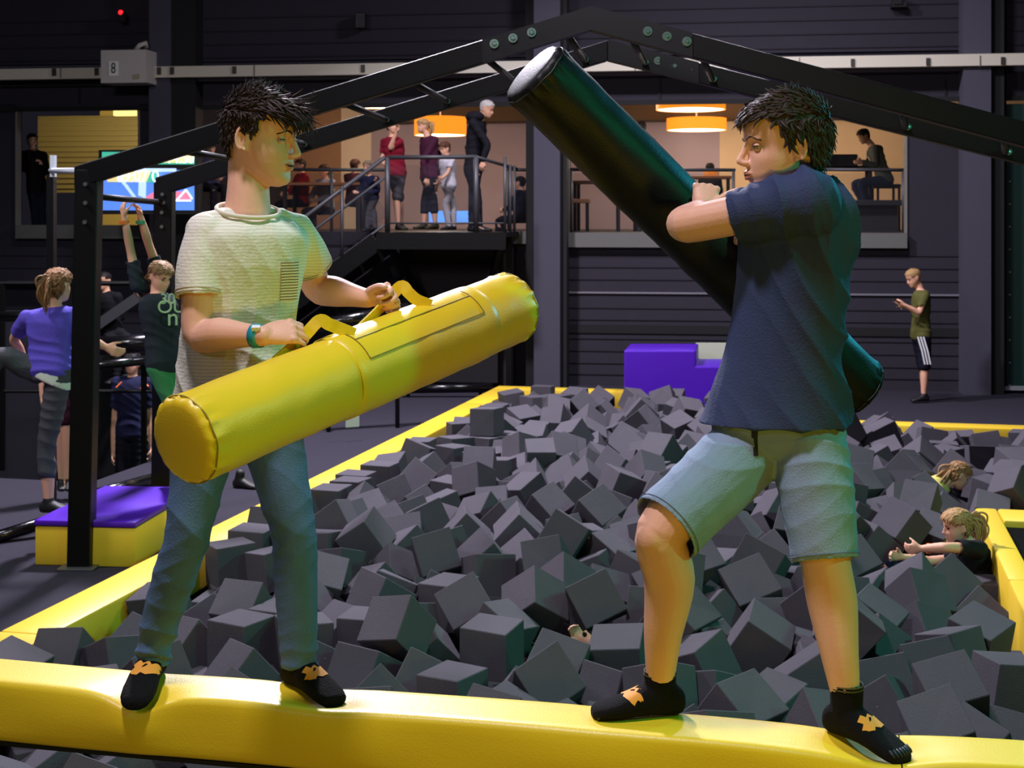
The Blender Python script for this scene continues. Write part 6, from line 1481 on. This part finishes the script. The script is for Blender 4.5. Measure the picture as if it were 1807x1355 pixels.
-24,1093,-19,41,-61,4,-66, -93,2306,-19,10,37,-88,25, -331,3356,-19,14,-46,-53,-69, -319,1983,-19,35,72,53,26, -84,3270,-19,26,45,-47,69, -489,2955,-19,31,31,-17,-87,
-647,2298,-19,86,-11,-43,-21, -17,1170,-19,17,6,31,92, -190,2524,-19,67,-34,24,61, -236,3195,-19,24,-21,67,66, -70,2855,-19,22,40,58,-66, -565,1825,-19,69,33,-62,-10,
-238,1824,-19,9,90,27,-29, -76,3179,-19,48,1,-86,-6, -161,2863,-19,45,14,86,-8, -234,2214,-19,52,61,27,-52, 515,2375,-19,33,62,62,-33, -340,3268,-19,42,-39,78,21,
-251,2542,-20,1,28,0,95, -415,3192,-20,48,62,-58,-17, -568,1509,-20,88,-25,-10,36, -162,2138,-20,11,-58,-29,-74, -158,1266,-20,94,-25,-4,17, 93,2728,-20,24,-42,86,12,
-232,3125,-20,95,26,3,11, 341,2267,-20,43,42,26,-75, -65,3105,-20,68,18,-18,68, -492,1727,-20,42,-23,11,86, -614,3046,-20,73,-59,30,-1, -306,3198,-20,40,-7,70,-57,
-653,2065,-20,23,-14,49,-82, 423,3016,-20,86,11,43,22, -660,1987,-20,36,62,58,-35, 138,2694,-20,83,6,-31,44, 262,2785,-20,3,-34,91,-18, -234,3300,-20,93,-10,-32,-2,
-564,2470,-20,84,-51,-5,8, -91,1159,-20,7,71,-25,-64, 337,2707,-20,48,80,28,17, -711,2232,-21,52,75,-17,-34, -422,2695,-21,13,50,-49,69, -134,2793,-21,20,-58,70,35,
-467,3299,-21,80,18,12,54, -759,2953,-21,13,6,89,41, -10,1739,-21,19,-89,39,-8, -635,3439,-21,63,2,-70,30, -489,2391,-21,46,52,6,-70, -240,2708,-21,19,-29,-92,-6,
-363,1203,-21,70,-65,25,2, -523,1877,-21,0,98,12,-1, -167,3133,-22,22,3,92,29, 165,1499,-22,70,5,-49,-50, -504,2632,-22,78,17,-54,24, 167,1166,-22,62,-48,-51,32,
-162,2204,-22,33,63,13,-67, -175,1962,-22,91,30,12,-20, -568,2854,-22,27,43,64,55, -145,2935,-22,2,23,-83,-49, 75,1808,-22,14,89,-40,-7, -734,1443,-23,34,75,-13,-54,
-311,1829,-23,10,79,14,-57, -76,1048,-23,43,-59,54,-39, -143,1074,-23,69,32,62,-11, -171,1721,-23,14,78,-19,57, -152,1157,-23,83,-50,3,-19, -7,1266,-23,27,7,-70,-65,
403,2783,-23,39,-76,-27,42, 2,1664,-23,46,-77,-43,-2, -99,2510,-23,12,44,-27,-84, -213,1650,-23,4,1,13,98, -663,1909,-24,43,11,-6,88, -165,3279,-24,41,31,53,66,
-490,2483,-24,59,-51,61,3, 272,3011,-24,61,-42,62,24, -71,2133,-24,87,5,-10,45, 379,2948,-24,21,-95,-20,-4, -113,2172,-24,60,22,-64,40, -86,1583,-24,51,60,36,48,
-673,3122,-24,57,30,71,-24, 114,2158,-24,6,80,-57,8, -243,3368,-24,33,-56,-27,-69, -402,3109,-25,61,-70,21,-27, -575,3095,-25,36,66,-24,60, -491,2722,-25,42,-73,-38,35,
468,2585,-25,64,27,-61,35, 27,1043,-25,33,-40,23,-81, -291,3399,-25,41,-55,-26,-67, -537,2683,-25,64,42,-48,41, -239,1174,-25,71,-15,67,7, -764,1998,-25,57,41,-59,-38,
-156,1818,-25,69,63,-27,-19, -85,2220,-26,35,56,29,-68, -92,2635,-26,38,-26,-85,-19, -494,2863,-26,91,-3,6,39, -588,3350,-26,3,-52,-56,63, -407,964,-26,51,18,-83,-8,
-66,2694,-26,76,-9,-55,-30, -660,3347,-26,5,58,80,11, -386,1958,-27,4,31,-89,-30, -683,3399,-27,12,53,-60,56, -589,1896,-27,50,46,-68,21, 332,2779,-27,1,92,35,-4,
6,1504,-27,16,65,-20,70, -651,1542,-27,3,40,-16,-89, -492,2559,-27,37,84,-26,27, -125,1765,-27,27,43,-61,-59, 139,2897,-27,75,-2,5,-64, -376,1829,-27,6,11,-69,-70,
-753,995,-28,72,-64,-2,-20, -678,2388,-28,3,88,44,-2, -670,2152,-28,24,43,-22,83, -366,2224,-28,31,9,-92,-19, -231,986,-28,38,-57,-32,-64, -142,2995,-28,59,20,60,47,
-6,2652,-28,7,20,83,50, 233,2970,-28,29,64,22,-66, -736,3307,-28,87,13,-45,-5, -483,3096,-28,13,58,-65,-46, -617,2815,-28,55,-46,-53,-44, -649,2220,-28,3,-71,-4,-69,
-653,3183,-28,33,-35,61,-61, -335,1891,-28,3,-59,-79,4, -615,3301,-29,22,-66,21,67, 47,1548,-29,36,24,60,66, -671,2852,-29,25,-60,9,74, -38,2407,-29,36,-71,30,50,
-472,1888,-29,54,53,-45,-45, 134,931,-29,69,69,-10,-10, -413,3355,-29,40,73,22,-48, 175,1076,-29,50,49,50,50, -625,935,-29,31,-63,-31,-63, 506,2531,-29,17,-68,-18,-68,
-578,3190,-29,68,17,68,-17, 235,2328,-29,37,-59,-37,-59, -765,1752,-29,50,49,50,49, -223,2307,-29,53,-45,-53,-45, -467,1000,-29,61,-34,61,34, -270,3072,-29,33,-33,-62,62,
-29,2738,-29,92,0,0,-38, 166,1572,-29,3,3,-70,-70, 511,2939,-29,54,54,45,45, -481,2133,-29,48,48,51,51, -755,2130,-29,22,-66,-22,-66, -751,2063,-29,15,68,-15,68,
457,2909,-29,39,-58,39,58, 393,2253,-29,37,-37,59,-59, 281,2934,-29,0,-93,34,0, -15,1802,-29,65,25,-65,25, -298,2412,-29,0,-85,51,0, -527,1398,-29,40,0,0,-91,
-368,3317,-29,0,-29,-95,0, -190,2810,-29,5,70,-5,70, -519,965,-29,6,6,70,70, 339,2898,-29,35,-61,35,61, 252,2885,-29,94,0,0,-31, -401,3279,-29,0,-95,29,0,
-103,3049,-29,68,-16,-68,-16, -755,1239,-29,95,0,0,-29, 249,2629,-29,12,-69,12,69, -471,1993,-29,99,0,0,4, 59,2969,-29,30,-30,-63,63, -672,2734,-29,55,44,-55,44,
-167,3380,-29,24,0,0,96, -702,2108,-29,63,30,-63,30, -528,1542,-29,28,64,28,-64, 414,2883,-29,14,69,14,-69, -39,996,-29,36,36,60,60, -664,1183,-29,36,-36,60,-60,
-713,2910,-29,66,-23,-66,-23, -53,1770,-29,0,-36,92,0, -91,984,-29,19,-19,67,-67, -492,1507,-29,25,65,-25,65, -238,2773,-29,0,-92,-37,0, -525,1054,-29,88,0,0,-45,
488,3024,-29,0,69,71,0, -371,1699,-29,93,0,0,33, -763,1830,-29,4,0,0,-99, -582,2628,-29,0,-47,87,0, 436,2956,-29,15,-68,-15,-68, -219,3244,-29,48,51,48,-51,
454,2235,-29,0,43,89,0, 122,1623,-29,45,0,0,88, -569,1434,-29,31,63,31,-63, -714,2519,-29,0,-58,-80,0, -239,1374,-29,0,-12,98,0, -759,2299,-29,0,-10,99,0,
-555,2801,-29,60,60,-36,-36, -181,935,-29,63,-31,-63,-31, 42,1862,-29,0,-29,-95,0, -755,2875,-29,28,-64,28,64, -438,1781,-29,61,61,-35,-35, -567,2379,-29,40,-58,-40,-58,
-740,3108,-29,0,99,-4,0, 211,2673,-29,0,91,38,0, -341,1757,-29,49,50,49,-50, -655,3261,-29,33,-61,-33,-61, 26,3017,-29,55,-55,43,-43, 115,1546,-29,41,57,-41,57,
-121,925,-29,70,0,-70,0, -527,2906,-29,63,-63,30,-30, 515,2695,-29,1,1,-70,-70, -341,1257,-29,16,16,68,68, -290,1368,-29,9,69,9,-69, -668,2463,-29,0,98,11,0,
-703,1228,-29,62,33,-62,33, -73,2452,-29,64,-64,29,-29, 168,2644,-29,65,-65,26,-26, -619,1037,-29,31,63,31,-63, -445,1059,-29,70,-4,-70,-4, 188,2741,-29,10,69,-9,69,
-229,2357,-29,45,54,-45,54, 513,2834,-29,51,-51,48,-48, -208,2103,-29,26,26,-65,-65, -288,2493,-29,0,99,0,0, -606,2178,-29,62,-32,-62,-32, -700,3225,-29,29,-64,-29,-64,
-451,1942,-29,49,50,-49,50, -723,3445,-29,26,65,26,-65, -610,2418,-29,22,22,66,66, 79,1075,-29,35,-35,-61,61, 202,3015,-29,26,65,-26,65, -599,2112,-29,34,-1,56,-74,
-490,1432,-29,25,25,65,65, -697,1784,-29,44,54,-44,54, 12,1967,-29,18,68,18,-68, -288,1773,-29,66,0,0,-74, 505,2293,-29,65,65,-26,-26, -22,1878,-29,21,-21,67,-67,
165,1427,-29,20,20,67,67, 121,1451,-29,67,67,-20,-20, -275,2103,-29,29,64,-29,64, -193,2746,-29,24,24,66,66, -33,2335,-29,28,0,0,95, -312,1174,-29,14,-69,14,69,
-762,3052,-29,5,5,-70,-70, -403,1593,-29,59,59,-38,-38, -699,2593,-29,70,-8,70,8, -750,2561,-29,68,-68,-15,15, -651,1426,-29,20,67,-20,67, -564,1578,-29,35,0,0,93,
39,1609,-29,23,-23,66,-66, -765,1336,-29,49,-50,-50,49, -640,2642,-29,53,46,-53,46, -765,1909,-29,50,50,-50,-49, -742,2391,-29,32,-62,-32,-62, -40,3025,-29,70,70,0,0,
-765,2767,-29,1,99,0,1, -755,2200,-29,39,0,-1,91, 506,2459,-29,61,35,-61,35, -64,1831,-29,28,64,28,-64, -662,1274,-29,28,6,79,52, 31,2752,-29,5,68,7,-72,
257,2703,-29,23,-29,59,-70, -337,925,-29,1,6,0,99, -724,938,-30,59,-72,-28,17, -603,2764,-30,47,60,-43,-46, -690,1342,-30,21,-10,-29,92, -762,3249,-30,6,0,99,-1,
513,2626,-31,49,46,49,-53, -564,2062,-31,11,-89,39,-13, -755,1057,-31,12,-69,19,67, -285,1711,-31,35,42,-48,67, -121,1388,-31,23,16,95,8, -92,1273,-32,41,76,-48,3,
-449,1118,-32,37,-23,-61,-65, -35,2592,-32,60,53,13,-57, 175,1978,-32,13,69,-69,13, -66,929,-32,98,8,-12,-1, -588,1259,-32,15,-39,-29,-85, -534,3138,-32,83,-38,-30,-23,
454,2331,-33,29,45,44,-71, -273,1447,-33,68,-34,63,10, -610,3147,-33,56,20,77,-19, 125,2976,-33,57,-11,-78,19, -458,2068,-33,4,82,48,-27, -35,2012,-33,46,-38,-9,79,
-118,2099,-34,21,76,21,-55, -249,928,-34,40,59,51,46, -108,3356,-34,41,65,-62,3, -605,2700,-34,36,-49,-73,28, 68,979,-34,57,48,-65,8, 37,2423,-35,27,92,-6,23,
-354,2666,-35,56,48,23,-61, -374,1131,-35,18,-38,22,87, 360,2651,-35,22,36,9,89, 289,2579,-35,23,37,21,-86, -760,3396,-36,49,-50,37,-59, 39,1136,-36,48,61,-60,13,
-131,2572,-36,3,-15,-91,-37, -533,2268,-37,74,50,-17,39, -201,2418,-37,68,22,-40,-56, 510,2753,-37,63,-36,53,-41, 364,2592,-37,33,-66,62,-25, 366,2487,-37,72,50,6,-46,
-688,1048,-38,21,-30,-65,-65, -655,1729,-38,93,-22,26,3, -520,1313,-38,4,-35,-89,26, -270,1040,-38,74,43,-46,19, -34,1395,-38,62,15,16,74, -117,3226,-38,15,-85,43,-22,
278,2508,-38,65,-20,16,70, -342,2904,-38,13,87,-10,-44, -204,1859,-38,28,-25,44,81, -748,2461,-39,20,-39,89,-3, -266,2998,-39,50,79,-16,27, 197,2582,-39,60,36,17,68,
-123,1541,-39,33,-13,57,73, -525,1776,-39,87,-43,16,-13, -755,2712,-39,27,-30,68,60, -30,2085,-39,82,12,-46,28, -368,2412,-39,14,-34,-83,-40, -449,2904,-39,34,-38,-2,-85,
-729,1516,-39,79,-35,20,-45, 120,1856,-40,50,17,44,-72, -699,2658,-40,17,1,-94,26, -535,1120,-40,80,21,-37,-39, -439,2509,-40,10,-28,39,-86, -448,1466,-40,80,45,22,30,
56,1291,-40,61,-48,13,60, -69,2781,-40,25,-89,-12,-32, -531,2014,-41,30,11,33,88, -443,2255,-41,49,-27,28,-77, -107,2404,-41,37,23,86,-25, -132,2739,-41,29,-73,-55,-25,
-196,3082,-41,24,12,-91,-27, 47,2581,-41,63,45,11,-61, 30,2100,-41,2,73,-50,-45, -352,3147,-41,48,-8,-45,73, -360,2582,-41,0,-40,48,-77, -124,2343,-42,27,85,40,-17,
-586,983,-42,87,26,-25,-29, 130,2277,-42,47,-15,50,70, 449,2823,-42,50,31,-25,76, -631,2578,-42,57,34,69,25, -614,2342,-42,38,-19,33,-83, 124,1024,-42,2,94,-10,-30,
-510,1616,-43,81,11,-37,41, 38,2808,-43,93,-8,-30,12, 306,2840,-43,14,18,-34,-90, -360,3068,-43,33,4,30,-88, -20,2905,-43,49,-52,18,-66, -132,2254,-43,39,-82,22,-33,
-39,2265,-43,69,-51,12,48, 40,2340,-43,71,26,-27,58, -601,2027,-43,31,86,31,22, -615,3229,-43,24,-15,-47,82, 28,932,-43,68,-39,-15,58, 49,1381,-43,74,27,37,-47,
-693,1856,-43,15,-85,27,40, -123,1866,-43,44,-3,83,32, 122,2414,-43,64,15,-40,-62, -610,1131,-43,2,80,49,31, -458,1300,-44,19,87,31,-29, -51,1699,-44,12,14,-41,88,
123,2349,-44,26,73,54,29, -360,2510,-44,55,1,65,-51, 33,1215,-44,48,25,20,-80, 127,2593,-44,15,8,-40,-89, -525,2323,-44,52,-43,-17,71, -250,2901,-44,58,37,-70,-17,
-664,979,-44,27,-77,-48,-30, 134,2830,-45,23,-63,69,-22, 223,2414,-45,30,71,62,-3, -273,2267,-45,91,-37,-13,-4, -374,2741,-45,36,32,-31,81, 36,2261,-45,71,46,-23,46,
-367,2985,-45,83,-40,35,-5, -204,1222,-45,18,43,-83,-29, -368,1048,-45,32,-75,-54,15, -130,2032,-45,51,5,42,-74, -203,1541,-45,49,75,-2,42, -538,1942,-45,58,-66,-8,-45,
292,2327,-46,36,44,-77,24, -38,2502,-46,89,30,-17,27, -141,1631,-46,56,13,-74,-32, 210,2249,-46,48,-79,34,7, -368,2112,-46,53,31,14,77, 122,1290,-46,55,-55,6,61,
-532,2185,-46,65,-40,62,-12, -617,2512,-46,8,-92,-14,34, -40,1931,-46,10,44,81,34, -369,2336,-47,36,-82,-40,12, 361,2411,-47,46,-74,-2,48, -274,2025,-47,33,-10,-93,-4,
-299,2172,-47,70,29,-2,63, 125,2092,-47,19,-88,38,19, -528,3306,-47,24,-35,4,89, -290,1224,-47,15,-90,19,33, -120,1698,-47,45,-12,34,-80, 122,2014,-47,0,-83,-29,-46,
-442,1696,-47,3,-60,-58,54, 449,2651,-47,8,-80,-38,43, -727,2987,-48,28,-74,-29,52, -690,3056,-48,39,45,-79,-7, 290,2739,-48,10,-84,39,35, 364,2315,-48,0,-87,-13,-45,
43,2186,-48,46,61,11,62, -449,2659,-48,1,39,-58,-71, -759,2647,-48,5,-13,91,37, -207,1932,-48,44,34,81,13, -31,1460,-48,90,-11,-38,-14, -275,3298,-48,93,-8,-32,-1,
-526,2428,-48,76,-53,-20,-27, 133,1376,-48,47,-49,-3,-71, -186,1042,-48,85,0,-46,-22, -283,1928,-48,34,32,-28,-83, -116,1942,-49,40,-43,-79,-12, -207,1303,-49,70,43,54,9,
-452,2810,-49,27,-43,78,-33, -197,2657,-49,60,-67,-10,-40, 193,2913,-49,22,45,81,-27, -606,2264,-49,45,33,-4,82, -438,1392,-49,32,-13,-43,-82, -607,1696,-50,32,67,-65,-4,
-452,3150,-50,39,-20,-89,0, 201,2507,-50,87,2,40,-23, -118,1319,-50,53,58,0,60, -123,2667,-50,3,60,-66,-43, -603,2981,-50,78,52,-31,10, -294,2345,-50,26,88,21,-31,
384,3017,-51,74,24,37,49, -197,2030,-51,64,-15,-58,46, 442,2413,-51,24,-7,36,89, -444,2414,-51,6,-48,57,65, -281,2667,-51,80,7,40,-41, -112,1214,-51,84,40,-6,33,
55,1465,-52,38,20,36,-81, -138,1461,-52,73,-6,-53,41, 123,1210,-52,31,-36,-83,-24, -285,2583,-53,63,-44,62,-6, -321,988,-53,80,33,-29,38, -448,2332,-53,6,-59,62,49,
-344,2833,-53,39,-49,76,-13, -280,1617,-54,32,53,-75,-19, 132,2487,-54,44,41,-78,-10, -207,2576,-54,82,9,-42,-36, -201,1777,-54,35,-29,-87,-5, 40,2518,-54,62,-2,-44,63,
-529,3237,-54,77,-31,-51,-17, -529,1208,-54,71,7,-49,-47, -50,1303,-55,45,-36,80,-11, 118,1128,-55,66,-17,-55,47, -714,2815,-56,4,62,-69,-35, 197,2800,-56,24,88,-1,-38,
-15,1054,-56,82,18,37,38, -36,1619,-56,31,-28,31,-85, -606,1856,-56,11,-34,-41,-83, 45,1703,-56,82,-37,-8,-41, -454,1218,-56,8,38,82,-40, 111,2667,-56,81,-11,-42,36,
-46,2182,-57,16,82,44,-30, 445,2487,-57,38,-86,31,4, -522,2505,-57,67,-1,-53,50, -430,2178,-57,91,-33,-10,-19, -366,2007,-58,35,-86,-29,-20, 39,2892,-58,75,10,-47,-43,
-620,1600,-58,15,44,70,-52, -511,2984,-58,35,51,-7,-77, -365,2180,-58,31,-14,46,81, -602,3396,-59,27,10,49,-81,]
# ---------------------------------------------------------------- foam cubes (settled poses, pit frame: s, t, z and a rotation)
NC = len(CUBES) // 7
cm = bmesh.new(); bmesh.ops.create_cube(cm, size=.25)
bmesh.ops.bevel(cm, geom=list(cm.edges), offset=.004, segments=1, profile=.5, affect='EDGES')
cube_me = bpy.data.meshes.new('foam_cube'); cm.to_mesh(cube_me); cm.free(); cube_me.materials.append(FOAM)
variants = [cube_me]
for k in range(7):       # cut foam is never quite square
    mv = cube_me.copy(); rv = random.Random(k)
    A = Matrix([[1 + rv.uniform(-.05, .04) if i == j else rv.uniform(-.05, .05) for j in range(3)] for i in range(3)]); tw_ = rv.uniform(-.25, .25)
    for v in mv.vertices:
        q = A @ v.co; a = tw_ * q.z; v.co = V((q.x * math.cos(a) - q.y * math.sin(a), q.x * math.sin(a) + q.y * math.cos(a), q.z + .2 * q.x * q.x * tw_))
    variants.append(mv)
tmpl_v = [v.co.copy() for v in cube_me.vertices]; tmpl_vs = [[v.co.copy() for v in m_.vertices] for m_ in variants]; tmpl_f = [tuple(p.vertices) for p in cube_me.polygons]
rest = MB(); CG = 'foam cubes nearest to the beam'; RQ = RST.to_quaternion()
for i in range(NC):
    s, t, z = [v / 200.0 for v in CUBES[i * 7:i * 7 + 3]]
    q = Quaternion([v / 99.0 for v in CUBES[i * 7 + 3:i * 7 + 7]]).normalized()
    loc = ST(s, t, z - CUBE_DROP); rot = RQ @ q
    if i < 300:
        o = bpy.data.objects.new('foam_cube', variants[i % 8]); COL.objects.link(o); o.location = loc; o.rotation_mode = 'QUATERNION'; o.rotation_quaternion = rot
        tag(o, 'one of the larger-looking dark grey foam cubes loose in the pit', 'foam cube', CG)
    else:
        M3 = rot.to_matrix(); rest.add([loc + M3 @ v for v in tmpl_vs[i % 8]], tmpl_f)
o = rest.build('foam_cube_heap', FOAM); tag(o, 'heap of dark grey foam cubes filling the deeper and farther parts of the pit', 'foam cubes', kind='stuff')
